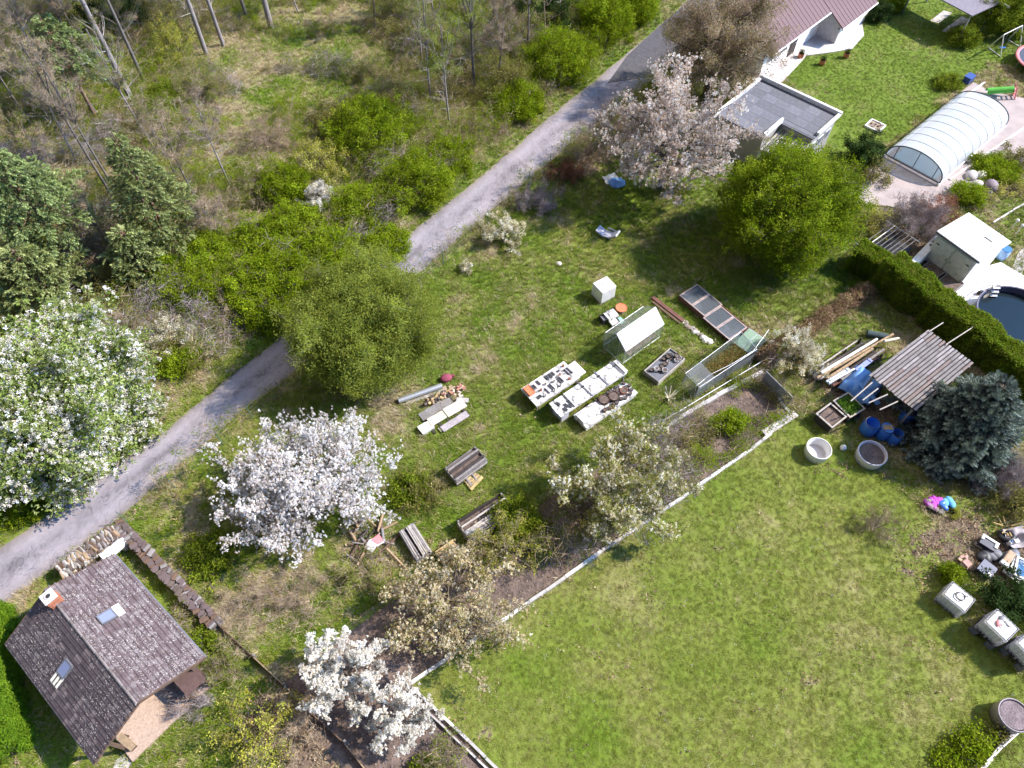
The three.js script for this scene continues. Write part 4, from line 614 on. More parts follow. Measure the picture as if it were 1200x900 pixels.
// ---------------------------------------------------------------- trestle tables and boxes with garden gear
function table(name, label, q, h, o = {}) {
  const t = thing(name, label, o.cat ?? 'table', q.at, q.turn), l = q.len, w = q.wid, r = rng(o.seed ?? 4);
  const n = o.boards ?? 4; for (let i = 0; i < n; i++) B(t, 'board', o.mat ?? M.white, l - 0.05 * r(), 0.05, w / n - 0.012, (r() - 0.5) * 0.06, h - 0.05, -w / 2 + (i + 0.5) * w / n);
  if (o.apron) { for (const s of [-1, 1]) { B(t, 'apron', o.apron, l - 0.1, o.apronH ?? 0.25, 0.05, 0, h - 0.06 - (o.apronH ?? 0.25), s * (w / 2 - 0.06)); B(t, 'apron', o.apron, 0.05, o.apronH ?? 0.25, w - 0.2, s * (l / 2 - 0.1), h - 0.06 - (o.apronH ?? 0.25), 0); } }
  for (const x of [-1, 1]) for (const z of [-1, 1]) B(t, 'leg', o.leg ?? W.grey, 0.08, h - 0.06, 0.08, x * (l / 2 - 0.15), 0, z * (w / 2 - 0.12));
  return t;
}
function on(q, x, z) { return [q.at[0] + Math.cos(q.turn) * x + Math.sin(q.turn) * z, q.at[1] - Math.sin(q.turn) * x + Math.cos(q.turn) * z]; }
const gear = {
  crate(label, p, turn, y, l, w, h, m, fill) { const t = thing('crate', label, 'crate', p, turn, undefined, y); B(t, 'base', m, l, 0.02, w); for (const s of [-1, 1]) { B(t, 'side', m, l, h, 0.02, 0, 0, s * (w / 2 - 0.01)); B(t, 'side', m, 0.02, h, w - 0.042, s * (l / 2 - 0.01), 0, 0); } if (fill) B(t, 'contents', fill, l - 0.05, h * 0.7, w - 0.05, 0, 0.02, 0); return t; },
  pot(label, p, y, r, h, m, group) { const t = thing('plant_pot', label, 'pot', p, 0, group, y); ring(t, 'pot', m, r, h, 0.02, 0, 0, 0, 18, 1.05); C(t, 'soil', M.soil, r * 0.88, r * 0.85, 0.02, 0, h * 0.75, 0, 16); return t; },
  tray(label, p, turn, y, l, w, group) { const t = thing('seed_tray', label, 'tray', p, turn, group, y); B(t, 'base', M.black, l, 0.05, w); for (const s of [-1, 1]) { B(t, 'rim', M.slate, l, 0.03, 0.02, 0, 0.05, s * (w / 2 - 0.01)); B(t, 'rim', M.slate, 0.02, 0.03, w - 0.04, s * (l / 2 - 0.01), 0.05, 0); } return t; },
  panel(label, p, turn, y, l, w, h = 0.1, m = M.grimy, group) { const t = thing('foam_panel', label, 'panel', p, turn, group, y); mesh(t, 'sheet', rbx(l, h, w, 0.02), m); B(t, 'edge_strip', M.offwhite, 0.03, h + 0.01, w + 0.01, -l / 2 + 0.03, 0, 0); return t; },
};
{
  const A = rect([0.53, -22.02], [2.95, -23.79], [3.94, -23.07]); A.len = 3.2; A.wid = 1.45; A.at = mid([0.62, -21.74], [3.75, -23.25]); A.turn = 0.66;
  table('work_table', 'long white work table covered with dark trays and an orange box', A, 0.75, { mat: M.grimy, apron: M.grimy, apronH: 0.2, seed: 2, boards: 5 });
  B(thing('end_board', 'white board jutting out at one end of the white work table', 'board', on(A, 1.75, 0.12), A.turn, undefined, 0.62), 'panel', M.white, 0.75, 0.05, 1.0);
  gear.crate('orange box standing at the end of the white work table', on(A, -1.32, -0.3), A.turn, 0.75, 0.4, 0.62, 0.16, M.orange, M.orange);
  for (const [x, z, l, w, k] of [[-0.95, -0.35, 0.22, 0.3], [-0.55, -0.42, 0.1, 0.34], [-1.1, 0.35, 0.25, 0.2], [0.05, -0.4, 0.12, 0.3], [0.28, -0.38, 0.12, 0.34], [0.5, -0.4, 0.1, 0.3], [-0.15, 0.28, 0.14, 0.5], [-0.5, 0.3, 0.05, 0.45], [0.55, 0.2, 0.2, 0.42], [1.2, 0.0, 0.06, 0.5], [1.4, 0.0, 0.06, 0.5], [0.85, -0.35, 0.12, 0.12]]) gear.tray('dark narrow seed tray on the white work table with the orange box', on(A, x, z), A.turn + 0.05, 0.752, l, w, 'trays on the work table');
  for (const [x, z] of [[-0.3, -0.1], [0.2, 0.05], [0.75, -0.1], [-0.75, 0.05], [1.0, 0.45], [0.3, 0.5], [-0.2, 0.55], [1.3, -0.45], [-0.8, 0.5], [0.6, -0.05]]) gear.pot('small pale pot between the dark trays on the work table', on(A, x, z), 0.752, 0.07, 0.12, [M.grimy, M.terracotta, M.offwhite][Math.floor(Math.abs(x * 10)) % 3], 'pale pots on the work table');
  const Bq = rect([2.02, -21.01], [5.93, -23.97], [6.69, -23.19]); const tb = table('raised_bench', 'long raised bench with white foam panels and dark straps', Bq, 0.92, { mat: M.grimy, apron: M.grimy, apronH: 0.12, seed: 5 });
  const bl = thing('plinth', 'grey painted plinth block under the end of the long raised bench', 'plinth', on(Bq, -Bq.len / 2 + 0.42, 0.02), Bq.turn); B(bl, 'block', mat('grey lilac paint', [0.6, 0.6, 0.68], { map: texBlotch }), 0.5, 0.8, 0.85); B(bl, 'cap', M.slate, 0.56, 0.04, 0.9, 0, 0.8, 0);
  const pl = Bq.len; [[-0.18, 'foam panel on the raised bench next to the bare seedling end'], [0.07, 'middle foam panel on the raised bench between two straps'], [0.3, 'foam panel on the raised bench nearer the greenhouse']].forEach(([k, lab]) => gear.panel('white ' + lab, on(Bq, k * pl, 0), Bq.turn, 0.925, pl * 0.235, Bq.wid - 0.05));
  for (const k of [-0.055, 0.185, 0.425]) { const s = thing('strap', 'dark strap tied across the raised white bench', 'strap', on(Bq, k * pl, 0), Bq.turn + 0.05, 'straps on the raised bench', 1.03); B(s, 'band', M.slate, 0.1, 0.03, Bq.wid + 0.06); B(s, 'buckle', M.black, 0.14, 0.05, 0.1, 0, 0, -0.2); }
  gear.panel('small white panel at the greenhouse end of the raised bench', on(Bq, 0.485 * pl, 0), Bq.turn, 0.925, 0.24, Bq.wid - 0.1, 0.08);
  for (const [x, z] of [[-0.42, -0.2], [-0.36, 0.15], [-0.33, 0.3], [-0.4, 0.32], [-0.3, 0.05]]) gear.tray('dark seed tray at the bare end of the raised bench', on(Bq, x * pl, z), Bq.turn + 0.2, 0.925, 0.12, 0.28, 'trays on the raised bench');
  const Cq = rect([3.39, -20.49], [6.42, -22.82], [7.22, -22.06]); table('planting_table', 'low white planting table with clay pots beside the raised bench', Cq, 0.55, { mat: M.grimy, apron: M.grimy, apronH: 0.3, seed: 8, leg: M.offwhite });
  for (const [x, lab] of [[-0.38, 'small white lid panel at the far end of the low planting table'], [-0.17, 'white lid panel beside the round clay pots']]) gear.panel(lab, on(Cq, x * Cq.len, -0.12), Cq.turn, 0.555, 0.8, 0.62, 0.1);
  gear.pot('round brown clay pot on the planting table next to its twin', on(Cq, 0.02, -0.2), 0.555, 0.3, 0.24, M.pot, 'twin clay pots'); gear.pot('round brown clay pot on the planting table next to its twin', on(Cq, 0.6, -0.02), 0.555, 0.3, 0.24, M.pot, 'twin clay pots');
  gear.pot('rust-coloured round pot at the outer end of the planting table', on(Cq, 1.3, 0.02), 0.555, 0.2, 0.2, M.terracotta);
  for (const [x, z, k] of [[0.95, -0.35, 0], [1.25, -0.4, 1], [1.7, -0.4, 0], [1.75, 0.2, 1], [0.55, -0.45, 0], [-0.1, 0.35, 1], [0.15, 0.42, 0], [1.0, -0.12, 1], [0.3, 0.3, 0], [1.5, 0.35, 1], [0.85, 0.3, 0], [1.1, 0.4, 1], [1.45, -0.15, 0], [0.75, -0.42, 1], [1.6, 0.0, 0], [0.5, 0.35, 1], [-0.3, -0.45, 0], [1.85, -0.1, 1]]) gear.pot(k ? 'small dark pot among the clutter on the planting table' : 'small black cup among the clutter on the planting table', on(Cq, x, z), 0.555, 0.1, 0.14, k ? M.slate : M.black, k ? 'small dark pots on the planting table' : 'black cups on the planting table');
  gear.crate('shallow pale crate with soil on the planting table', on(Cq, 1.05, -0.2), Cq.turn, 0.555, 0.45, 0.3, 0.12, W.pale, M.soil);
  for (const [x, z, lab] of [[0, 0.3, 'small brown wooden crate at the edge of the planting table'], [0.35, 0.36, 'second brown wooden crate, the one closer to the clay pots']]) gear.crate(lab, on(Cq, x - 0.35, z), Cq.turn + 0.3, 0.555, 0.22, 0.2, 0.16, W.brown, M.soil);
  const Dq = rect([7.63, -23.55], [9.36, -25.21], [10.17, -24.52]), d = thing('planter_box', 'weathered planter box heaped with dark pots and pale scraps', 'planter', Dq.at, Dq.turn); B(d, 'base', M.slate, Dq.len - 0.1, 0.3, Dq.wid - 0.1, 0, 0.05, 0);
  for (const s of [-1, 1]) for (const y of [0.02, 0.24]) { B(d, 'board', W.pale, Dq.len, 0.2, 0.05, 0, y, s * Dq.wid / 2); B(d, 'board', W.grey, 0.05, 0.2, Dq.wid - 0.06, s * (Dq.len / 2 - 0.03), y, 0); }
  const dr = rng(12); for (let i = 0; i < 16; i++) gear.pot(i % 3 ? 'small dark pot in the weathered planter box' : 'small pale pot in the weathered planter box', on(Dq, (dr() - 0.5) * (Dq.len - 0.4), (dr() - 0.5) * (Dq.wid - 0.4)), 0.35, 0.09 + 0.07 * dr(), 0.14 + 0.06 * dr(), i % 3 ? M.black : M.offwhite, i % 3 ? 'dark pots in the planter box' : 'pale pots in the planter box');
  const bg = mid([5.65, -27.47], [6.08, -26.94]); gear.crate('black plastic crate beside the small greenhouse', [5.66, -27.55], 0.5, 0, 0.55, 0.5, 0.5, M.black, M.slate); gear.panel('white box lid lying on crates beside the small greenhouse', [6.04, -27.74], 0.55, 0.35, 0.75, 0.6, 0.14); gear.panel('small white box beside the black crate', [6.18, -27.3], 0.5, 0.2, 0.5, 0.45, 0.14); gear.panel('pale turquoise lid beside the greenhouse wall', [6.65, -27.55], 0.6, 0.05, 0.35, 0.5, 0.08, mat('turquoise lid', [0.35, 0.7, 0.66], { roughness: 0.5 }));
  for (const [p, lab] of [[[6.11, -28.02], 'grey box under the white lid beside the greenhouse'], [[6.22, -27.41], 'low grey box under the small white box']]) gear.crate(lab, p, 0.5, 0, 0.55, 0.45, 0.33, M.slate, M.slate);
  const lid = thing('clay_disc', 'round orange clay disc lying on a stand in the grass', 'disc', [6.74, -28.38], 0); C(lid, 'disc', M.orange, 0.36, 0.37, 0.05, 0, 0.3, 0, 24); C(lid, 'stand', W.grey, 0.2, 0.24, 0.3, 0, 0, 0, 12); mesh(lid, 'rim', new THREE.TorusGeometry(0.35, 0.02, 6, 24).rotateX(Math.PI / 2).translate(0, 0.35, 0), M.terracotta);
  const st = thing('stone', 'small pale stone lying alone in the garden grass', 'stone', [3.06, -32.32], 0); mesh(st, 'rock', new THREE.IcosahedronGeometry(0.2, 1).scale(1, 0.6, 0.9).translate(0, 0.08, 0), M.concrete);
}
// timber beam and pale stones beside the cold frame
{
  const a = [8.8, -29.4], b = [10.47, -27.48], c = [11.9, -25.9], t = thing('timber_beam', 'dark brown timber beam lying in the grass beside the cold frame', 'beam', mid(a, b), turnOf(a, b)); B(t, 'beam', W.red, dist(a, b), 0.2, 0.24); B(t, 'beam', W.brown, dist(a, b) * 0.9, 0.14, 0.16, 0.1, 0, 0.24);
  const s = thing('stone_row', 'row of pale stones and roots continuing the timber beam', 'stones', b, 0), r = rng(6); for (let i = 0; i < 22; i++) { const p = mid(b, c, i / 21), big = i > 15; mesh(s, 'stone', new THREE.IcosahedronGeometry(0.1 + 0.09 * r() + (big ? 0.06 : 0), 0).scale(1.3, 0.7, 1).rotateY(r() * 6).translate(p[0] - b[0] + (r() - 0.5) * 0.2, 0.06, p[1] - b[1] + (r() - 0.5) * 0.25), big ? M.paleconcrete : r() < 0.5 ? M.stone : M.concrete); }
}
// cold frame
{
  const q = rect([10.41, -29.29], [13.06, -25.88], [14.26, -26.85]), t = thing('cold_frame', 'brown cold frame with four glass lights in pinkish wooden sashes', 'cold frame', q.at, q.turn), l = q.len, w = q.wid, sash = wood('pinkish sash wood', [0.56, 0.45, 0.43]);
  B(t, 'soil', M.soil, l - 0.1, 0.1, w - 0.1); for (const s of [-1, 1]) { for (const y of [0, 0.19]) B(t, 'side_board', W.red, l, 0.18, 0.04, 0, y, s * w / 2); B(t, 'end_board', W.red, 0.04, 0.37, w - 0.05, s * (l / 2 - 0.02), 0, 0); }
  const darkGlass = mat('cold frame glass', [0.42, 0.47, 0.53], { transmission: 0.8, thickness: 0, roughness: 0.06, ior: 1.7 });
  for (let i = 0; i < 4; i++) { const f = new THREE.Group(); f.name = 'glass_light'; t.add(f); f.position.set(-l / 2 + (i + 0.5) * l / 4, 0.4, i > 1 ? 0.14 : -0.02); f.rotation.x = -0.04; const pw = l / 4 - 0.02; for (const s of [-1, 1]) { B(f, 'rail', sash, pw, 0.05, 0.07, 0, 0, s * (w / 2)); B(f, 'rail', sash, 0.07, 0.05, w - 0.08, s * (pw / 2 - 0.035), 0, 0); } B(f, 'pane', darkGlass, pw - 0.12, 0.012, w - 0.08, 0, 0.02, 0); }
  const r = rng(33), list = []; for (let i = 0; i < 60; i++) list.push([(r() - 0.5) * l * 0.9, 0.14, (r() - 0.5) * w * 0.8, 0, r() * 6, 0, 0.5 + 0.4 * r(), pick([[0.05, 0.12, 0.03]], r)]); scatter(t, 'foliage', K.leaf, L.leaf, list);
  const g = rect([13.19, -25.66], [14.04, -24.78], [15.16, -25.85]), gp = thing('glass_panel', 'greenish glass panel propped flat beyond the cold frame', 'panel', g.at, g.turn, undefined, 0.35); const gg = mat('greenish glass', [0.62, 0.8, 0.66], { transmission: 0.7, thickness: 0, roughness: 0.08, ior: 1.5 }); for (const s of [-1, 1]) B(gp, 'pane', gg, g.len / 2 - 0.03, 0.012, g.wid - 0.05, s * g.len / 4, 0.03, 0); for (const s of [-1, 0, 1]) B(gp, 'bar', M.metal, 0.03, 0.03, g.wid, s * (g.len / 2 - 0.02), 0, 0); for (const s of [-1, 1]) B(gp, 'bar', M.metal, g.len, 0.03, 0.04, 0, 0, s * g.wid / 2); for (const s of [-1, 1]) B(gp, 'foot', W.grey, 0.08, 0.35, g.wid * 0.8, s * (g.len / 2 - 0.1), -0.35, 0);
}
// tall net enclosure over dried plants
{
  const rr = rng(19), c4 = [[9.74, -22.81], [10.4, -21.88], [14.1, -24.51], [13.41, -25.77]], t = thing('net_enclosure', 'upright see-through enclosure of grey net around dried plants', 'enclosure', c4[0], 0), h = 1.25, fm = mat('grey see-through sheet', [0.72, 0.76, 0.8], { transmission: 0.86, thickness: 0, roughness: 0.1, ior: 1.4 }), rel = c4.map(([x, z]) => [x - c4[0][0], z - c4[0][1]]);
  for (let i = 0; i < 4; i++) { const a = rel[i], b = rel[(i + 1) % 4], n = i % 2 ? 4 : 1; for (let k = 0; k < n; k++) { const p = mid(a, b, k / n), q = mid(a, b, (k + 1) / n), lean = 0.1 * (rr() - 0.5); mesh(t, 'wall_sheet', fromTris([p[0], 0.05, p[1], q[0], 0.05, q[1], q[0] + lean, h, q[1], p[0], 0.05, p[1], q[0] + lean, h, q[1], p[0] + lean, h, p[1]]), fm); R(t, 'upright', M.metal, [p[0], 0, p[1]], [p[0] + lean, h + 0.02, p[1]], 0.02); } R(t, 'top_bar', M.metal, [a[0], h, a[1]], [b[0], h, b[1]], 0.018); }
  for (const k of [0.02]) { const a = mid(rel[0], rel[3], k), b = mid(rel[1], rel[2], k), d = mid(rel[1], rel[2], k + 0.24), e = mid(rel[0], rel[3], k + 0.24); mesh(t, 'roof_sheet', fromTris([a[0], h, a[1], b[0], h - 0.05, b[1], d[0], h, d[1], a[0], h, a[1], d[0], h, d[1], e[0], h + 0.04, e[1]]), fm); }
  const ls = []; for (let i = 0; i < 420; i++) { const u = 0.35 + 0.6 * rr(), v = 0.1 + 0.75 * rr(), p = mid(mid(rel[0], rel[3], u), mid(rel[1], rel[2], u), v); ls.push([p[0], 0.1 + 0.7 * rr(), p[1], rr(), rr() * 6, rr(), 0.6 + 0.5 * rr(), pick([[0.4, 0.28, 0.11], [0.3, 0.23, 0.09], [0.3, 0.3, 0.1]], rr)]); } scatter(t, 'leaves', K.sparse, L.leaf, ls);
  const np = [[10.3, -21.88], [11.19, -22.64], [12.49, -23.35], [13.96, -24.33], [15.18, -25.9]]; const nf = thing('net_fence', 'grey net panels in metal frames curving round the hoop tunnel', 'fence', np[0], 0);
  for (let i = 0; i + 1 < np.length; i++) { const th = turnOf(np[i], np[i + 1]), c = mid(np[i], np[i + 1]), d = dist(np[i], np[i + 1]), g = new THREE.Group(); g.name = 'net_panel'; nf.add(g); g.position.set(c[0] - np[0][0], 0, c[1] - np[0][1]); g.rotation.y = th; B(g, 'net', M.net, d - 0.06, 1.1, 0.012, 0, 0.08, 0, 0.12, 0, 0); for (const s of [-1, 1]) R(g, 'upright', M.metal, [s * (d / 2 - 0.02), 0, 0], [s * (d / 2 - 0.02), 1.25, -0.12], 0.02); R(g, 'top_bar', M.metal, [-d / 2, 1.22, -0.12], [d / 2, 1.22, -0.12], 0.018); }
  for (let i = 0; i < 1; i++) { const rl = thing('metal_rail', 'thin metal rail lying along the mauve kerb of the seedling bed', 'rail', [8.31, -20.24], 0), o = [8.31, -20.24], e = [14.9, -24.51]; R(rl, 'rail', M.metal, [0, 0.3, 0], [e[0] - o[0], 0.3, e[1] - o[1]], 0.03, 8); for (const k of [0.05, 0.35, 0.65, 0.95]) R(rl, 'peg', M.steel, [(e[0] - o[0]) * k, 0, (e[1] - o[1]) * k], [(e[0] - o[0]) * k, 0.3, (e[1] - o[1]) * k], 0.02); }
}
// stones along the thuja side, gate and boards at the end of the bed
{
  const pts = smoothLine([[14.5, -24.51], [16.67, -25.9], [18.85, -27.48], [20.77, -28.84], [22.47, -29.97]], 60), t = thing('dry_hedge', 'low dry brown hedge along the shaded garden edge', 'hedge', pts[0], 0), r = rng(14), fl = [], tw = [], pos = [], nor = [];
  for (let i = 0; i < 3400; i++) { const p = pts[Math.floor(r() * 60)], w = (r() + r() - 1) * 0.62, y = 0.05 + 0.8 * r() * Math.sqrt(Math.max(0, 1 - (w / 0.66) ** 2)) * (0.7 + 0.6 * noise(p[0] * 2, p[1] * 2, 5)), q = [p[0] - pts[0][0] + w * 0.62 + (r() - 0.5) * 0.2, y, p[1] - pts[0][1] + w * 0.78 + (r() - 0.5) * 0.2, (r() - 0.5) * 2, r() * 6.28, (r() - 0.5) * 2]; (r() < 0.6 ? fl : tw).push([...q, 0.6 + 0.5 * r(), pick([[0.34, 0.21, 0.13], [0.45, 0.32, 0.2], [0.27, 0.16, 0.11], [0.4, 0.33, 0.14]], r)]); }
  for (let i = 0; i < 60; i += 2) tubeInto(pos, nor, [V(pts[i][0] - pts[0][0], 0, pts[i][1] - pts[0][1]), V(pts[i][0] - pts[0][0] + 0.1 * (r() - 0.5), 0.6, pts[i][1] - pts[0][1] + 0.1 * (r() - 0.5))], 0.03, 0.012, 5);
  mesh(t, 'stems', fromTris(pos, nor), BARK.tan).userData.kind = 'stuff'; scatter(t, 'foliage', K.sparse, L.straw, fl); scatter(t, 'twigs', K.twig, L.twig, tw.map((q) => { q[6] *= 0.6; return q; }));
  const a = [14.42, -23.05], b = [15.52, -21.31], gt = thing('net_gate', 'grey net gate panel standing open at the end of the bed', 'gate', mid(a, b), turnOf(a, b)), d = dist(a, b); B(gt, 'net', M.net, d, 1.0, 0.012, 0, 0.06, 0); for (const y of [0.05, 1.06]) R(gt, 'bar', M.metal, [-d / 2, y, 0], [d / 2, y, 0], 0.022); for (const s of [-1, 1]) R(gt, 'bar', M.metal, [s * d / 2, 0, 0], [s * d / 2, 1.06, 0], 0.022);
  const p0 = [15.21, -21.65], p1 = [15.72, -20.69], wp = thing('white_board', 'white board lying at the corner of the bed by the net gate', 'board', mid(p0, p1), turnOf(p0, p1)); B(wp, 'board', M.white, dist(p0, p1), 0.09, 0.16, 0, 0.03, 0); C(wp, 'peg', M.white, 0.08, 0.08, 0.2, -dist(p0, p1) / 2 - 0.15, 0, 0, 8);
  const g0 = [13.93, -19.37], g1 = [15.96, -20.69], gp = rect(g0, g1, [15.75, -21.02]), pl = thing('concrete_plank', 'flat grey concrete plank at the corner of lawn and bed', 'plank', gp.at, gp.turn); B(pl, 'slab', M.concrete, gp.len, 0.1, 0.42, 0, 0.1, 0); B(pl, 'base', M.concrete, gp.len * 0.9, 0.1, 0.3, 0, 0, 0);
}

// ---------------------------------------------------------------- crates and heaps under the fruit trees
function slatBox(name, label, cat, q, h, o = {}) {
  const t = thing(name, label, cat, q.at, q.turn), l = q.len, w = q.wid, r = rng(o.seed ?? 3), ms = o.mats ?? [W.grey, W.pale], rows = o.rows ?? 3, pick1 = () => ms[Math.floor(r() * ms.length)];
  for (let k = 0; k < rows; k++) { const y = k * h / rows, hh = h / rows - 0.03; for (const s of [-1, 1]) { B(t, 'side_board', pick1(), l, hh, 0.03, 0, y, s * w / 2); B(t, 'side_board', pick1(), 0.03, hh, w - 0.04, s * (l / 2 - 0.02), y, 0); } }
  for (const x of [-1, 1]) for (const z of [-1, 1]) B(t, 'corner_post', ms[0], 0.08, h + 0.06, 0.08, x * (l / 2 - 0.07), 0, z * (w / 2 - 0.06));
  if (o.top) for (let i = 0; i < o.top; i++) { if (r() < (o.gaps ?? 0)) continue; B(t, 'top_slat', pick1(), l - 0.06 * r(), 0.035, w / o.top * (0.62 + 0.25 * r()), (r() - 0.5) * 0.08, h + 0.01, -w / 2 + (i + 0.5) * w / o.top, (r() - 0.5) * 0.05, (r() - 0.5) * 0.05, 0); }
  if (o.fill) B(t, 'contents', o.fill, l - 0.1, h * (o.level ?? 0.7), w - 0.1);
  return t;
}
slatBox('compost_box', 'grey plank compost box with straw-coloured boards leaning on it', 'compost box', rect([-3.54, -17.18], [-1.97, -18.5], [-1.31, -17.73]), 0.62, { seed: 21, fill: M.soil, level: 0.75, top: 6, gaps: 0.45, mats: [W.grey, W.pale, W.dark] });
{ const t = thing('board_bundle', 'bundle of straw-yellow boards against the grey compost box', 'boards', [-2.11, -16.73], 0.6); for (let i = 0; i < 6; i++) B(t, 'board', i % 2 ? W.yellow : W.tan, 0.7 + 0.05 * i, 0.05, 0.16, 0.02 * i, 0.04 + 0.02 * i, -0.3 + i * 0.12, 0.35, 0.06 * i, 0); for (let i = 0; i < 2; i++) B(t, 'support', W.grey, 0.08, 0.2, 0.6, -0.2 + i * 0.4, 0, 0); }
slatBox('slatted_crate', 'large slatted crate with pale rim and dark inside', 'crate', rect([-2.77, -14.15], [-0.52, -15.73], [0.26, -14.56]), 0.75, { seed: 22, fill: M.soil, level: 0.6, top: 9, gaps: 0.35, mats: [W.grey, W.dark, W.pale], rows: 4 });
slatBox('slat_bench', 'weathered slatted bin top beside the yellow crate', 'bin', rect([-5.66, -13.71], [-4.66, -12.21], [-3.98, -12.73]), 0.5, { seed: 23, top: 9, gaps: 0.08, mats: [W.grey, W.pale, W.grey], fill: M.soil, level: 0.4 });
slatBox('yellow_crate', 'yellow plank crate between the slatted bin and the large crate', 'crate', rect([-3.81, -12.64], [-2.96, -13.3], [-2.43, -12.73]), 0.5, { seed: 24, top: 7, gaps: 0.05, mats: [W.yellow, W.tan, W.cream], fill: M.soil, level: 0.5 });
{ const a = [-3.29, -12.26], b = [-2.22, -13.14], t = thing('iron_rod', 'thin dark rod beside the yellow plank crate', 'rod', a, 0); R(t, 'rod', M.black, [0, 0.4, 0], [b[0] - a[0], 0.4, b[1] - a[1]], 0.025); R(t, 'peg', M.black, [0.05, 0, 0], [0.05, 0.4, 0], 0.02); R(t, 'peg', M.black, [b[0] - a[0] - 0.05, 0, b[1] - a[1]], [b[0] - a[0] - 0.05, 0.4, b[1] - a[1]], 0.02); }
{ // scrap heap
  const o = [-7.13, -13.14], t = thing('branch_heap', 'heap of old boards and broken branches near the slatted bin', 'heap', o, 0), r = rng(31);
  for (let i = 0; i < 26; i++) { const a = r() * 6.28, d = r() * 1.1, l = 0.5 + 0.9 * r(), b = r() * 6.28, x = Math.cos(a) * d, z = Math.sin(a) * d; mesh(t, 'stick', rod([x, 0.05 + 0.3 * r(), z], [x + Math.cos(b) * l, 0.1 + 0.3 * r(), z + Math.sin(b) * l], 0.035 + 0.05 * r(), 6), [W.tan, W.brown, W.grey, W.bark][i % 4]); }
  const c = thing('garden_chair', 'old grey folding chair with red seat lying on the heap', 'chair', [-6.66, -13.26], 0.7, undefined, 0.35); B(c, 'seat', M.pink, 0.45, 0.04, 0.45, 0, 0.12, 0, 0.2, 0, 0); B(c, 'backrest', M.offwhite, 0.45, 0.04, 0.5, -0.42, 0.16, 0.05, 0, 0.3, 0.35); for (const s of [-1, 1]) { R(c, 'leg', M.offwhite, [-0.2, 0, s * 0.22], [0.3, 0.2, s * 0.22], 0.025); R(c, 'leg', M.offwhite, [0.2, 0, s * 0.22], [-0.35, 0.25, s * 0.22], 0.025); }
  const p = [-6.21, -12.9], q = [-5.26, -12.02], w = thing('log_pole', 'bare tan pole slanting down from the branch heap', 'pole', p, 0); R(w, 'pole', W.tan, [0, 0.3, 0], [q[0] - p[0], 0.1, q[1] - p[1]], 0.07, 8, 0.055); R(w, 'knot', W.brown, [(q[0] - p[0]) * 0.4, 0.2, (q[1] - p[1]) * 0.4], [(q[0] - p[0]) * 0.44, 0.34, (q[1] - p[1]) * 0.5], 0.03);
}
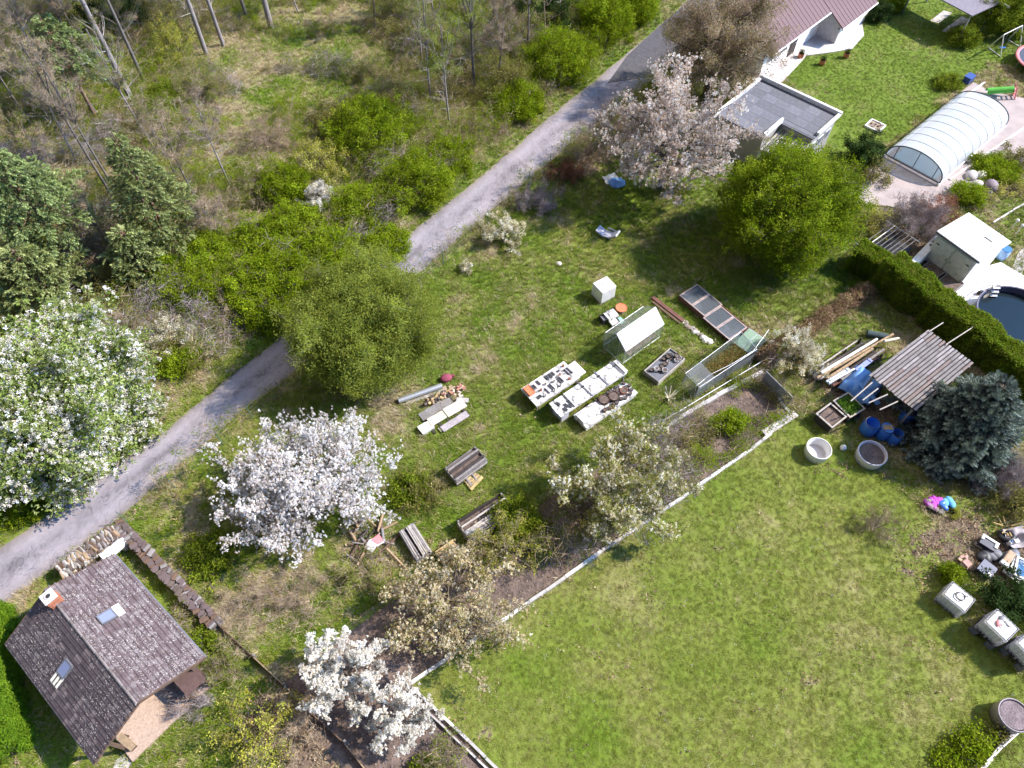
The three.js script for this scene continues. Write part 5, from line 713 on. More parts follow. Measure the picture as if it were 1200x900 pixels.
{ // boards and slices on the grass
  const pip = [[-6.41, -21.64], [-4.01, -22.68]], t = thing('gutter_pipe', 'long pale gutter pipe lying above the pile of boards', 'pipe', mid(...pip), turnOf(...pip)); mesh(t, 'trough', new THREE.CylinderGeometry(0.17, 0.17, dist(...pip), 10, 1, true, 0, Math.PI).rotateX(Math.PI).rotateZ(Math.PI / 2).translate(0, 0.2, 0), M.metal); B(t, 'plank', W.pale, dist(...pip) * 0.85, 0.05, 0.2, 0.15, 0.02, 0.22);
  const lr = rng(8), ls = thing('log_heap', 'heap of sawn log pieces between gutter pipe and boards', 'logs', [-4.39, -22.11], 0); for (let i = 0; i < 26; i++) mesh(ls, 'log', new THREE.CylinderGeometry(0.09, 0.1, 0.22, 7).rotateX(lr() * 1.5).rotateY(lr() * 6).translate((i % 9) * 0.17 - 0.5 + 0.1 * lr(), 0.09 + (i > 17 ? 0.13 : 0), -0.25 * ((i % 9) / 3) + Math.floor(i / 9) * 0.2 + 0.3), [W.tan, W.dark, W.bark, W.yellow][i % 4]);
  const rows = [['grey board with rounded end in the board pile', [-5.09, -20.59], [-3.48, -21.78], 0.55, W.grey, 0.1], ['cream board nearest the grey board in the pile', [-4.57, -20.17], [-3.62, -20.84], 0.55, W.cream, 0.24], ['cream board overlapping the end of the pile', [-3.7, -20.75], [-2.69, -21.48], 0.62, W.cream, 0.29], ['narrow grey lilac board at the outer edge of the pile', [-3.85, -19.79], [-2.48, -20.84], 0.4, wood('lilac board', [0.56, 0.5, 0.52]), 0.15], ['short pale plank crossing the far end of the pile', [-3.13, -21.69], [-2.45, -21.63], 0.3, W.pale, 0.25], ['white end plank in the board pile', [-4, -19.8], [-3.23, -20.4], 0.3, W.cream, 0.06]];
  for (const [lab, a, b, w, m, y] of rows) { const s = thing('board', lab, 'board', mid(a, b), turnOf(a, b), undefined, y); B(s, 'plank', m, dist(a, b), 0.05, w); B(s, 'batten', W.grey, 0.08, 0.05, w * 0.9, dist(a, b) * 0.35, -0.05, 0); B(s, 'batten', W.grey, 0.08, 0.05, w * 0.9, -dist(a, b) * 0.35, -0.05, 0); }
  const base = thing('timber_bearer', 'dark bearers lying under the pile of boards', 'timber', [-3.83, -20.8], 0.6); for (let i = 0; i < 5; i++) B(base, 'bearer', W.dark, 0.14, 0.14, 1.5, -1.0 + i * 0.5, 0, 0, 0, 0.05 * i, 0);
  const bk = thing('brick_heap', 'heap of buff bricks at the far end of the board pile', 'bricks', [-3.32, -22.34], 0), bg = bx(0.24, 0.09, 0.12), bm = [mat('buff brick', [0.6, 0.45, 0.32], { map: texBlotch }), mat('pale brick', [0.66, 0.55, 0.46], { map: texBlotch }), mat('red brick', [0.42, 0.2, 0.14], { map: texBlotch })]; for (let i = 0; i < 22; i++) { const o = mesh(bk, 'brick', bg, bm[i % 3]); o.position.set((lr() - 0.5) * 1.2, 0.02 + (i % 3) * 0.08, (lr() - 0.5) * 0.8); o.rotation.set((lr() - 0.5) * 0.5, lr() * 6, (lr() - 0.5) * 0.5); }
  const bagT = thing('sack', 'crumpled maroon sack at the top of the board pile', 'sack', [-3.81, -23.23], 0.4); mesh(bagT, 'sack', new THREE.IcosahedronGeometry(0.34, 1).scale(1.1, 0.6, 0.8).translate(0, 0.18, 0), mat('maroon plastic', [0.3, 0.06, 0.1], { map: texBlotch })); mesh(bagT, 'neck', new THREE.ConeGeometry(0.12, 0.25, 7).rotateZ(1.2).translate(0.36, 0.2, 0), mat('maroon plastic', [0.3, 0.06, 0.1]));
  const wb = thing('white_box', 'white box with dark side at the near end of the board pile', 'box', [-4.73, -19.91], 0.65); B(wb, 'body', M.offwhite, 0.75, 0.26, 0.55); B(wb, 'lid', M.white, 0.5, 0.03, 0.56, -0.15, 0.26, 0);
}
// ---------------------------------------------------------------- grey lounger and blue bag at the shaded end of the garden
{
  const t = thing('garden_lounger', 'grey moulded plastic lounger standing alone in the shaded grass', 'lounger', [6.36, -34.9], -0.55), m = mat('blue grey plastic', [0.4, 0.42, 0.52], { roughness: 0.5 });
  const sh = new THREE.Shape([[-0.7, 0.42], [-0.2, 0.2], [0.3, 0.28], [0.72, 0.66], [0.78, 0.62], [0.34, 0.2], [-0.2, 0.12], [-0.72, 0.36]].map((p) => new THREE.Vector2(...p))); mesh(t, 'shell', new THREE.ExtrudeGeometry(sh, { depth: 0.6, bevelEnabled: true, bevelSize: 0.02, bevelThickness: 0.02, bevelSegments: 1 }).translate(0, 0, -0.3), m);
  for (const [x, z] of [[-0.3, -0.25], [-0.3, 0.25], [0.35, -0.25], [0.35, 0.25]]) R(t, 'leg', m, [x, 0, z], [x * 0.9, 0.24, z], 0.035); for (const s of [-1, 1]) B(t, 'armrest', m, 0.55, 0.05, 0.07, 0.15, 0.42, s * 0.33);
  const b = thing('blue_bag', 'crumpled bright blue bag among bare twigs under the blossom', 'bag', [7.52, -40.14], 0), r = rng(51); mesh(b, 'bag', (() => { const g = new THREE.IcosahedronGeometry(0.5, 3), p = g.attributes.position; for (let i = 0; i < p.count; i++) { const k = 0.75 + 0.5 * noise(p.getX(i) * 6 + 5, p.getZ(i) * 6 + p.getY(i) * 5, 3); p.setXYZ(i, p.getX(i) * k * 1.2, Math.max(-0.1, p.getY(i) * k * 0.6) + 0.1, p.getZ(i) * k); } g.computeVertexNormals(); return g; })(), M.tarp); mesh(b, 'handle', new THREE.TorusGeometry(0.16, 0.02, 5, 12).rotateX(0.9).translate(-0.3, 0.4, 0.1), M.blue);
  const w = thing('white_sheet', 'crumpled pale sheet beside the bright blue bag', 'sheet', [7.02, -40.47], 0.3); mesh(w, 'sheet', (() => { const g = new THREE.PlaneGeometry(1.0, 0.8, 10, 8).rotateX(-Math.PI / 2), p = g.attributes.position; for (let i = 0; i < p.count; i++) p.setY(i, 0.08 + 0.28 * noise(p.getX(i) * 5, p.getZ(i) * 5, 9)); g.computeVertexNormals(); return g; })(), M.offwhite);
}
// ---------------------------------------------------------------- yard: slatted roof, timber, barrels, tubs
{
  const q = rect([19.51, -22.14], [23.76, -25.28], [25.45, -22.82]), t = thing('lean_to', 'open wood store under a weathered roof of long grey slats', 'shelter', q.at, q.turn), l = q.len, w = q.wid, r = rng(61), ms = [W.grey, wood('silver slat', [0.48, 0.44, 0.45]), wood('brown slat', [0.33, 0.26, 0.24]), W.grey], n = 15;
  for (let i = 0; i < n; i++) { let x = -l / 2 + (r() - 0.5) * 0.15; const z = -w / 2 + (i + 0.5) * w / n; while (x < l / 2 - 0.3) { const k = Math.min(l / 2 - x, 1.3 + 1.6 * r()); B(t, 'roof_slat', ms[Math.floor(r() * 4)], k - 0.03, 0.035, w / n * 0.66, x + k / 2, 2.08 + 0.03 * (i % 2) + 0.02 * r(), z, 0, (r() - 0.5) * 0.01, 0); x += k; } }
  B(t, 'roof_sheet', W.dark, l - 0.1, 0.03, w - 0.1, 0, 2.02, 0); for (let i = 0; i < 4; i++) B(t, 'rafter', W.grey, 0.08, 0.12, w, -l / 2 + 0.3 + i * (l - 0.6) / 3, 1.9, 0); for (const x of [-1, 1]) for (const z of [-1, 1]) B(t, 'post', W.grey, 0.12, 1.9, 0.12, x * (l / 2 - 0.25), 0, z * (w / 2 - 0.2));
  for (const [a, b] of [[[23.67, -25.02], [24.73, -25.7]], [[24.33, -24.11], [26.45, -25.45]]]) { const c = Math.cos(q.turn), s = Math.sin(q.turn), f = ([x, z]) => { const X = x - q.at[0], Z = z - q.at[1]; return [X * c - Z * s, 2.2, X * s + Z * c]; }; R(t, 'roof_pole', W.pale, f(a), f(b), 0.035); }
  for (const [a, b] of [[[19.61, -21.7], [18.12, -20.49]], [[19.82, -21.31], [18.78, -20.55]], [[20.22, -20.92], [19.05, -20.38]], [[20.64, -20.48], [19.52, -19.95]]]) { const c = Math.cos(q.turn), s = Math.sin(q.turn), f = ([x, z]) => { const X = x - q.at[0], Z = z - q.at[1]; return [X * c - Z * s, 1.98, X * s + Z * c]; }; R(t, 'roof_pole', W.pale, f(a), f(b), 0.04); }
  // stacked timber beside it
  const poles = [['brown pole', W.tan, [17.41, -22.97], [22.72, -26.19], 0.55, 0.09], ['long white pipe', M.offwhite, [17.66, -23.23], [21.54, -25.69], 0.7, 0.1], ['grey slim pole', W.grey, [17.48, -23.44], [20.78, -25.6], 0.4, 0.07], ['orange brown plank', W.tan, [17.94, -22.87], [21.14, -25.05], 0.62, 0.1], ['dark beam', W.dark, [18.12, -22.66], [21.36, -24.97], 0.4, 0.12], ['pale grey tube', M.metal, [17.9, -22.49], [19.57, -23.49], 0.75, 0.09], ['dark red beam', W.red, [18.29, -22.61], [21.57, -24.67], 0.3, 0.1], ['bleached pole', W.pale, [17.3, -23.57], [20.66, -25.93], 0.3, 0.06], ['white short pole', W.cream, [21.87, -25.42], [22.8, -25.67], 0.8, 0.1], ['mauve grey beam', W.grey, [18.77, -22.89], [21.85, -25.08], 0.5, 0.1], ['thin dark pole', W.dark, [17.61, -23.49], [21.04, -25.58], 0.75, 0.05]];
  poles.forEach(([lab, m, a, b, h, rad]) => { const p = thing('timber_pole', lab + ' in the timber stack beside the slatted roof', 'timber', mid(a, b), turnOf(a, b), undefined, h - rad), d = dist(a, b); mesh(p, 'pole', rod([-d / 2, rad, 0], [d / 2, rad, 0.03], rad, 9, rad * 0.8), m); for (const s of [-1, 1]) mesh(p, 'end_face', cyl(rad * 0.6, rad * 0.6, 0.01, 0, 0, 0, 8).rotateZ(Math.PI / 2).translate(s * (d / 2 + 0.004), rad, s > 0 ? 0.03 : 0), W.pale); });
  const br = thing('timber_rack', 'low dark rack carrying the timber stack', 'rack', [20.12, -24.45], q.turn); for (const x of [-1.4, 0, 1.4]) { B(br, 'bearer', W.dark, 0.12, 0.12, 1.6, x, 0.1, 0); for (const s of [-1, 1]) B(br, 'upright', W.dark, 0.1, 0.5, 0.1, x, 0, s * 0.75); }
  const roll = thing('felt_roll', 'dark green roll of felt at the end of the timber stack', 'roll', [21.95, -26.3], -0.25, undefined, 0); mesh(roll, 'roll', cyl(0.22, 0.22, 1.2, 0, -0.6, 0, 14).rotateZ(Math.PI / 2).translate(0, 0.24, 0), mat('dark green felt', [0.05, 0.08, 0.09], { map: texBlotch })); mesh(roll, 'core', cyl(0.06, 0.06, 1.22, 0, -0.61, 0, 8).rotateZ(Math.PI / 2).translate(0, 0.24, 0), W.tan);
  const bag = thing('rubble_bag', 'grey white bag at the foot of the timber stack', 'bag', [17.7, -23.35], 0); mesh(bag, 'bag', new THREE.IcosahedronGeometry(0.32, 2).scale(1, 0.9, 0.9).translate(0, 0.24, 0), M.concrete); mesh(bag, 'tie', new THREE.TorusGeometry(0.08, 0.03, 5, 10).rotateX(Math.PI / 2).translate(0, 0.52, 0), M.offwhite);
  // blue tarpaulin
  const tq = rect([18.52, -22.41], [20.03, -24.08], [21.11, -22.53]), tp = thing('tarpaulin', 'light blue tarpaulin draped over goods in front of the slatted roof', 'tarpaulin', tq.at, tq.turn); mesh(tp, 'sheet', (() => { const g = new THREE.PlaneGeometry(tq.len, tq.wid, 16, 18).rotateX(-Math.PI / 2), p = g.attributes.position; for (let i = 0; i < p.count; i++) { const x = p.getX(i) / tq.len, z = p.getZ(i) / tq.wid; p.setXYZ(i, p.getX(i), 0.62 - 0.9 * Math.pow(Math.max(Math.abs(x), Math.abs(z)) * 2, 6) * 0.35 + 0.16 * noise(x * 6, z * 7, 4) + (Math.floor(z * 3) % 2 ? 0.08 : 0), p.getZ(i)); } g.computeVertexNormals(); return g; })(), M.tarp);
  for (const s of [-1, 1]) R(tp, 'edge_rope', M.offwhite, [-tq.len / 2, 0.42, s * tq.wid * 0.47], [tq.len / 2, 0.42, s * tq.wid * 0.47], 0.015);
  B(tp, 'covered_chest', M.slate, tq.len * 0.8, 0.5, tq.wid * 0.8);
  for (const [a, b, lab, m] of [[[19.63, -22.5], [20.32, -21.08], 'bright blue plank on the tarpaulin heap', M.tarp], [[19.7, -23.35], [20.75, -24.13], 'lilac blue board above the tarpaulin', mat('lilac blue', [0.3, 0.36, 0.66], { map: texBlotch })], [[21.46, -20.8], [22.04, -20.25], 'blue plank near the spruce and the barrels', M.tarp], [[17.84, -22.51], [19.34, -23.45], 'pale blue tube across the timber stack', mat('pale blue tube', [0.5, 0.6, 0.75], { map: texBlotch })]]) { const s = thing('blue_plank', lab, 'plank', mid(a, b), turnOf(a, b), undefined, 0.72); B(s, 'plank', m, dist(a, b), 0.06, 0.28); B(s, 'prop', W.grey, 0.1, 0.72, 0.1, 0, -0.72, 0); B(s, 'cleat', m, 0.1, 0.04, 0.26, dist(a, b) * 0.4, 0.06, 0); }
  for (const [p, rr, lab] of [[[19.57, -19.77], 0.44, 'large blue barrel with open top beside the planter crates'], [[20.26, -19.45], 0.36, 'blue barrel with a board on its lid'], [[20.76, -19.14], 0.34, 'blue barrel half under the spruce'], [[21.88, -20.49], 0.36, 'blue barrel under the slatted roof edge by the spruce']]) { const b = thing('barrel', lab, 'barrel', p, 0); mesh(b, 'body', new THREE.LatheGeometry([[0.001, 0.01], [rr * 0.88, 0], [rr, 0.15], [rr * 0.97, 0.3], [rr, 0.33], [rr, 0.6], [rr * 0.97, 0.63], [rr, 0.8], [rr * 0.9, 0.92], [rr * 0.84, 0.92], [rr * 0.84, 0.3], [0.001, 0.3]].map((v) => new THREE.Vector2(...v)), 20), M.blue); mesh(b, 'ring', new THREE.TorusGeometry(rr * 0.9, 0.025, 6, 20).rotateX(Math.PI / 2).translate(0, 0.92, 0), M.black); if (lab.includes('lid')) { C(b, 'lid', M.blue, rr * 0.9, rr * 0.9, 0.03, 0, 0.93, 0, 20); B(b, 'board', W.tan, 0.5, 0.04, 0.3, 0, 0.96, 0); } }
  // planter crates
  for (const [a, b, c, lab, grow] of [[[16.78, -20.51], [17.41, -19.64], [18.44, -20.18], 'wooden planter crate filled with brown soil', false], [[17.94, -21.35], [18.56, -20.29], [19.51, -20.84], 'wooden planter crate filled with green lettuce', true]]) {
    const k = rect(a, b, c), t2 = thing('planter_crate', lab, 'planter', k.at, k.turn); for (const y of [0.05, 0.25, 0.45]) for (const s of [-1, 1]) { B(t2, 'side_board', W.dark, k.len, 0.18, 0.04, 0, y, s * k.wid / 2); B(t2, 'side_board', W.dark, 0.04, 0.18, k.wid - 0.05, s * (k.len / 2 - 0.02), y, 0); } for (const s of [-1, 1]) { B(t2, 'rim', W.pale, k.len + 0.08, 0.04, 0.09, 0, 0.64, s * k.wid / 2); B(t2, 'rim', W.pale, 0.09, 0.04, k.wid - 0.1, s * k.len / 2, 0.64, 0); } B(t2, 'soil', M.soil, k.len - 0.06, 0.52, k.wid - 0.06, 0, 0.02, 0);
    if (grow) { const list = [], g = rng(4); for (let i = 0; i < 130; i++) list.push([(g() - 0.5) * (k.len - 0.2), 0.58 + 0.1 * g(), (g() - 0.5) * (k.wid - 0.2), g() - 0.5, g() * 6, g() - 0.5, 0.6 + 0.4 * g(), pick([[0.12, 0.26, 0.03], [0.16, 0.3, 0.05]], g)]); scatter(t2, 'leaves', K.leaf, L.leaf, list); }
  }
  const tub = (label, p, rr, h, m, fill, lv) => { const u = thing('round_tub', label, 'tub', p, 0.2); ring(u, 'tub', m, rr, h, 0.06, 0, 0, 0, 22); C(u, 'contents', fill, rr * 0.86, rr * 0.84, 0.02, 0, h * lv, 0, 22); mesh(u, 'rim', new THREE.TorusGeometry(rr - 0.02, 0.035, 6, 28).rotateX(Math.PI / 2).translate(0, h, 0), m); return u; };
  tub('white round tub with dark empty inside on the grass', [16.42, -18.38], 0.66, 0.6, M.offwhite, M.concrete, 0.12); tub('whitish round tub filled with soil near the blue barrels', [19.21, -18.1], 0.76, 0.6, mat('mauve white plastic', [0.78, 0.74, 0.76], { map: texBlotch }), M.soil, 0.75);
  const ball = thing('white_canister', 'small white canister between the two round tubs', 'canister', [17.97, -18.68], 0); mesh(ball, 'body', new THREE.LatheGeometry([[0.001, 0], [0.15, 0], [0.17, 0.15], [0.1, 0.28], [0.001, 0.3]].map((v) => new THREE.Vector2(...v)), 14), M.white); C(ball, 'cap', M.offwhite, 0.05, 0.05, 0.06, 0, 0.29, 0, 10);
  tub('mauve brown lidded tub with dark sides at the lawn corner', [21.6, -5.27], 0.68, 0.75, mat('mauve grey tub', [0.3, 0.26, 0.28], { roughness: 0.5 }), mat('mauve soil lid', [0.3, 0.235, 0.25], { map: texSoil, bump: soilBump, bumpScale: 0.01 }), 0.94);
}
// ---------------------------------------------------------------- clutter at the east edge of the lawn
{
  const J = (name, label, cat, p, turn, y, fn) => { const t = thing(name, label, cat, p, turn, undefined, y); fn(t); return t; };
  const navy = mat('dark navy box', [0.03, 0.035, 0.06], { roughness: 0.5 });
  J('dark_chest', 'dark navy chest edged by a white frame', 'chest', [23.61, -13.12], -0.72, 0, (t) => { B(t, 'body', navy, 0.75, 0.45, 0.5); B(t, 'frame', M.white, 0.8, 0.05, 0.12, 0, 0.45, -0.24); B(t, 'frame', M.white, 0.12, 0.05, 0.2, -0.34, 0.45, -0.1); B(t, 'frame', M.white, 0.14, 0.05, 0.26, 0.33, 0.45, -0.08); });
  J('short_log', 'short pale log lying beside the navy chest', 'log', [23.44, -13.01], -0.75, 0, (t) => { R(t, 'log', W.pale, [-0.4, 0.09, 0], [0.4, 0.09, 0], 0.09, 10); mesh(t, 'end_face', cyl(0.07, 0.07, 0.01, 0, 0, 0, 10).rotateZ(Math.PI / 2).translate(0.405, 0.09, 0), W.cream); });
  J('navy_crate', 'navy storage box with pale corner beside the brick scraps', 'box', [23.05, -11.83], 0.72, 0, (t) => { B(t, 'body', navy, 0.7, 0.42, 0.65); B(t, 'lid', mat('navy lid', [0.07, 0.08, 0.14], { roughness: 0.4 }), 0.74, 0.04, 0.69, 0, 0.42, 0); B(t, 'label_plate', M.offwhite, 0.18, 0.02, 0.14, -0.2, 0.46, 0.2); });
  J('brick_scraps', 'scattered pinkish brick scraps on bare soil', 'bricks', [22.53, -12.26], 0, 0, (t) => { const r = rng(91), ms = [mat('pink brick', [0.5, 0.32, 0.27], { map: texBlotch }), mat('buff brick', [0.6, 0.45, 0.32]), W.brown], g = bx(0.24, 0.1, 0.13); for (let i = 0; i < 20; i++) { const o = mesh(t, 'brick', g, ms[i % 3]); o.position.set((r() - 0.4) * 1.1, 0.01 + 0.08 * (i % 2), (r() - 0.5) * 0.6); o.rotation.set((r() - 0.5) * 0.6, r() * 6, (r() - 0.5) * 0.6); } });
  J('stone_block', 'pinkish square stone block at the end of the brick scraps', 'block', [22.29, -12.18], 0.5, 0, (t) => { mesh(t, 'block', rbx(0.36, 0.3, 0.36, 0.04), mat('pink brick', [0.5, 0.32, 0.27])); B(t, 'chip', M.concrete, 0.12, 0.06, 0.1, 0.25, 0, 0.1); });
  J('tan_cushion', 'tan cushion with white end on a dark heap', 'cushion', [24.29, -12.38], 0.75, 0.35, (t) => { mesh(t, 'pad', rbx(0.85, 0.18, 0.36, 0.07), mat('tan cloth', [0.5, 0.36, 0.24], { map: texBlotch })); mesh(t, 'end', rbx(0.24, 0.2, 0.4, 0.05, -0.45, -0.01, 0), M.white); });
  J('dark_heap', 'heap of dark sacks under the tan cushion', 'sacks', [24.13, -12.35], 0.3, 0, (t) => { const r = rng(92); for (let i = 0; i < 9; i++) mesh(t, 'sack', new THREE.IcosahedronGeometry(0.32, 1).scale(1.3, 0.6, 0.9).rotateY(r() * 3).translate((r() - 0.5) * 1.6, 0.14 + 0.08 * r(), (r() - 0.5) * 1.0), i % 3 ? M.slate : M.black); });
  J('window_frame_stack', 'white painted window frames stacked on the clutter', 'frames', [24.55, -11.78], 0.72, 0.25, (t) => { for (let k = 0; k < 3; k++) { const f = new THREE.Group(); f.name = 'sash'; t.add(f); f.position.set(0.12 * k, 0.07 * k, 0.1 * k); f.rotation.y = 0.15 * k; for (const s of [-1, 1]) { B(f, 'rail', M.white, 1.1, 0.06, 0.09, 0, 0, s * 0.4); B(f, 'rail', M.white, 0.09, 0.06, 0.71, s * 0.5, 0, 0); } B(f, 'pane', M.glass, 0.9, 0.008, 0.7, 0, 0.02, 0); } B(t, 'support', W.dark, 0.9, 0.22, 0.6, 0.1, -0.23, 0); });
  J('car_tyre', 'old dark tyre leaning on the grey sheet', 'tyre', [24.75, -13.6], 0.4, 0, (t) => { mesh(t, 'tyre', new THREE.TorusGeometry(0.3, 0.11, 8, 20).rotateX(1.2).translate(0, 0.28, 0), M.black); mesh(t, 'rim', new THREE.TorusGeometry(0.18, 0.03, 6, 16).rotateX(1.2).translate(0, 0.28, 0), M.steel); });
  J('grey_sheet', 'crumpled grey plastic sheet above the clutter', 'sheet', [25.24, -13.47], 0.2, 0, (t) => { mesh(t, 'sheet', (() => { const g = new THREE.PlaneGeometry(1.2, 1.0, 14, 12).rotateX(-Math.PI / 2), p = g.attributes.position; for (let i = 0; i < p.count; i++) p.setY(i, 0.15 + 0.5 * noise(p.getX(i) * 3, p.getZ(i) * 3, 6)); g.computeVertexNormals(); return g; })(), mat('grey mauve plastic', [0.42, 0.38, 0.4], { map: texBlotch })); B(t, 'weight', M.concrete, 0.25, 0.15, 0.2, -0.3, 0.4, 0.2); });
  J('yellow_branches', 'yellow lopped branches on the clutter by the spruce', 'branches', [25.01, -14.06], 0, 0, (t) => { const r = rng(93); for (let i = 0; i < 12; i++) { const a = r() * 6.28; mesh(t, 'branch', rod([Math.cos(a) * 0.2, 0.1 + 0.2 * r(), Math.sin(a) * 0.2], [Math.cos(a) * 0.8, 0.2 + 0.3 * r(), Math.sin(a) * 0.6], 0.035), W.yellow); } });
  for (const [x, y] of [[0, 0]]) for (const [p, lab, s] of [[[24.79, -13.21], 'white plastic jug near the old tyre', 1], [[24.81, -12.5], 'white plastic jug near the tan cushion', 0.8]]) J('plastic_jug', lab, 'jug', p, 0.4, 0.15, (t) => { mesh(t, 'body', rbx(0.26 * s, 0.3 * s, 0.2 * s, 0.05), M.white); C(t, 'cap', M.blue, 0.04, 0.04, 0.05, 0, 0.3 * s, 0, 8); B(t, 'block', M.slate, 0.3, 0.15, 0.3, 0, -0.15, 0); });
  J('purple_toy', 'bright purple play sheet heaped at the foot of the spruce', 'toy', [21.77, -15.46], 0.5, 0, (t) => { const r = rng(95); for (let i = 0; i < 5; i++) mesh(t, 'fold', new THREE.IcosahedronGeometry(0.22, 1).scale(1.3, 0.5, 0.7).rotateY(r() * 3).translate(-0.3 + i * 0.16, 0.15, (r() - 0.5) * 0.35), M.purple); });
  J('blue_toy', 'light blue play sheet heaped beside the purple one', 'toy', [22.4, -15.37], 0.9, 0, (t) => { const r = rng(96); for (let i = 0; i < 5; i++) mesh(t, 'fold', new THREE.IcosahedronGeometry(0.22, 1).scale(1.2, 0.5, 0.8).rotateY(r() * 3).translate(-0.2 + i * 0.13, 0.15, (r() - 0.4) * 0.5), i < 2 ? M.blue : M.cyan); });
  const fr = rng(97); for (let i = 0; i < 7; i++) { const k = i < 4; J('flower_pot', k ? 'small black pot with pale flowers beside the bright play sheets' : 'small pot with yellow green leaves beside the bright play sheets', 'pot', [[[21.47, -15.46], [21.51, -15.17], [21.73, -15.03], [21.94, -14.89]], [[22.72, -14.98], [22.71, -14.7], [22.5, -14.61]]][k ? 0 : 1][k ? i : i - 4], 0, 0, (t) => { t.userData.group = k ? 'pots with pale flowers' : 'pots with yellow green leaves'; ring(t, 'pot', M.black, 0.14, 0.2, 0.015); foliage(t, 'leaves', { geo: k ? K.petal : K.leaf, mat: k ? L.petal : L.leaf, n: 14, cols: [k ? [0.7, 0.66, 0.6] : [0.4, 0.42, 0.08]], size: 0.6, jitter: 0.12 }, [[V(0, 0.2, 0), V(0, 0.35, 0)]], fr, 1); }); }
}
// ---------------------------------------------------------------- around the north lawn and the pools
{
  const q = rect([26.8, -46.61], [27.72, -47.55], [28.46, -46.5]), t = thing('sandbox', 'small white framed sandbox with stones on the north lawn', 'sandbox', q.at, q.turn); q.len = 1.0; q.wid = 1.1; B(t, 'sand', mat('sand', [0.5, 0.4, 0.3], { map: texSoil }), q.len, 0.1, q.wid); for (const s of [-1, 1]) { B(t, 'board', M.white, q.len + 0.16, 0.16, 0.1, 0, 0, s * (q.wid / 2)); B(t, 'board', M.white, 0.1, 0.16, q.wid - 0.11, s * (q.len / 2 + 0.03), 0, 0); } const r = rng(101); for (let i = 0; i < 6; i++) mesh(t, 'stone', new THREE.IcosahedronGeometry(0.1, 0).scale(1.2, 0.7, 1).translate((r() - 0.5) * 0.7, 0.13, (r() - 0.5) * 0.7), i % 2 ? M.stone : W.brown);
  const tr = thing('trampoline', 'trampoline with pink edge pad and dark blue mat', 'trampoline', [43.55, -54.28], 0), R0 = 2.35; C(tr, 'mat', mat('dark blue mat', [0.05, 0.07, 0.12], { roughness: 0.7 }), R0 - 0.25, R0 - 0.25, 0.03, 0, 0.76, 0, 32); mesh(tr, 'edge_pad', new THREE.TorusGeometry(R0 - 0.15, 0.16, 6, 40).scale(1, 1, 0.45).rotateX(Math.PI / 2).translate(0, 0.78, 0), M.pink); for (let i = 0; i < 6; i++) { const a = i * 1.047; R(tr, 'leg', M.steel, [Math.cos(a) * (R0 - 0.2), 0, Math.sin(a) * (R0 - 0.2)], [Math.cos(a) * (R0 - 0.2), 0.75, Math.sin(a) * (R0 - 0.2)], 0.03); R(tr, 'net_pole', M.slate, [Math.cos(a + 0.5) * R0, 0, Math.sin(a + 0.5) * R0], [Math.cos(a + 0.5) * R0, 2.1, Math.sin(a + 0.5) * R0], 0.02); }
  const s0 = [37.56, -50.66], s1 = [39.38, -50.32], sl = thing('slide', 'bright green plastic slide with pink steps near the trampoline', 'slide', mid(s0, s1), turnOf(s0, s1)), d = dist(s0, s1); mesh(sl, 'chute', new THREE.CylinderGeometry(0.28, 0.28, d, 10, 1, true, 0, Math.PI).rotateX(Math.PI).rotateZ(Math.PI / 2).rotateZ(0.2).translate(0, 0.5, 0), M.green); for (const s of [-1, 1]) R(sl, 'rail', M.green, [-d / 2, 0.28, s * 0.28], [d / 2, 0.72, s * 0.28], 0.05); for (const s of [-1, 1]) R(sl, 'ladder_post', M.pink, [d / 2 + 0.4, 0, s * 0.25], [d / 2, 1.1, s * 0.25], 0.05); for (let i = 0; i < 3; i++) B(sl, 'step', M.pink, 0.12, 0.04, 0.5, d / 2 + 0.3 - i * 0.1, 0.2 + i * 0.27, 0);
  const w0 = [40.75, -57.1], sw = thing('swing_frame', 'white tubular swing frame at the edge of the north lawn', 'swing', w0, 0), f = (p) => [p[0] - w0[0], p[1] - w0[1]], A = [f([40.34, -57.35]), f([40.89, -55.96])], Bp = [f([42.46, -58.52]), f([43.09, -57.35])], ta = f([39.98, -55.83]), tbp = f([42.07, -57.22]), bar = (p, q2) => R(sw, 'tube', M.offwhite, p, q2, 0.04);
  bar([A[0][0], 0, A[0][1]], [ta[0], 2, ta[1]]); bar([A[1][0], 0, A[1][1]], [ta[0], 2, ta[1]]); bar([A[0][0], 0.04, A[0][1]], [A[1][0], 0.04, A[1][1]]); bar([Bp[0][0], 0, Bp[0][1]], [tbp[0], 2, tbp[1]]); bar([Bp[1][0], 0, Bp[1][1]], [tbp[0], 2, tbp[1]]); bar([Bp[0][0], 0.04, Bp[0][1]], [Bp[1][0], 0.04, Bp[1][1]]); bar([ta[0], 2, ta[1]], [tbp[0], 2, tbp[1]]); const mx = (ta[0] + tbp[0]) / 2, mz = (ta[1] + tbp[1]) / 2; for (const k of [-0.2, 0.2]) R(sw, 'chain', M.steel, [mx + k, 2, mz], [mx + k, 0.5, mz], 0.012, 4); B(sw, 'seat', M.blue, 0.5, 0.04, 0.2, mx, 0.48, mz);
  const bb = thing('blue_box', 'blue plastic box beside the corner of the pool terrace', 'box', [36.85, -52.45], 0.7); B(bb, 'body', mat('navy plastic', [0.05, 0.1, 0.32], { roughness: 0.4 }), 0.8, 0.5, 0.55); B(bb, 'lid', mat('navy plastic', [0.05, 0.1, 0.32]), 0.84, 0.05, 0.59, 0, 0.5, 0);
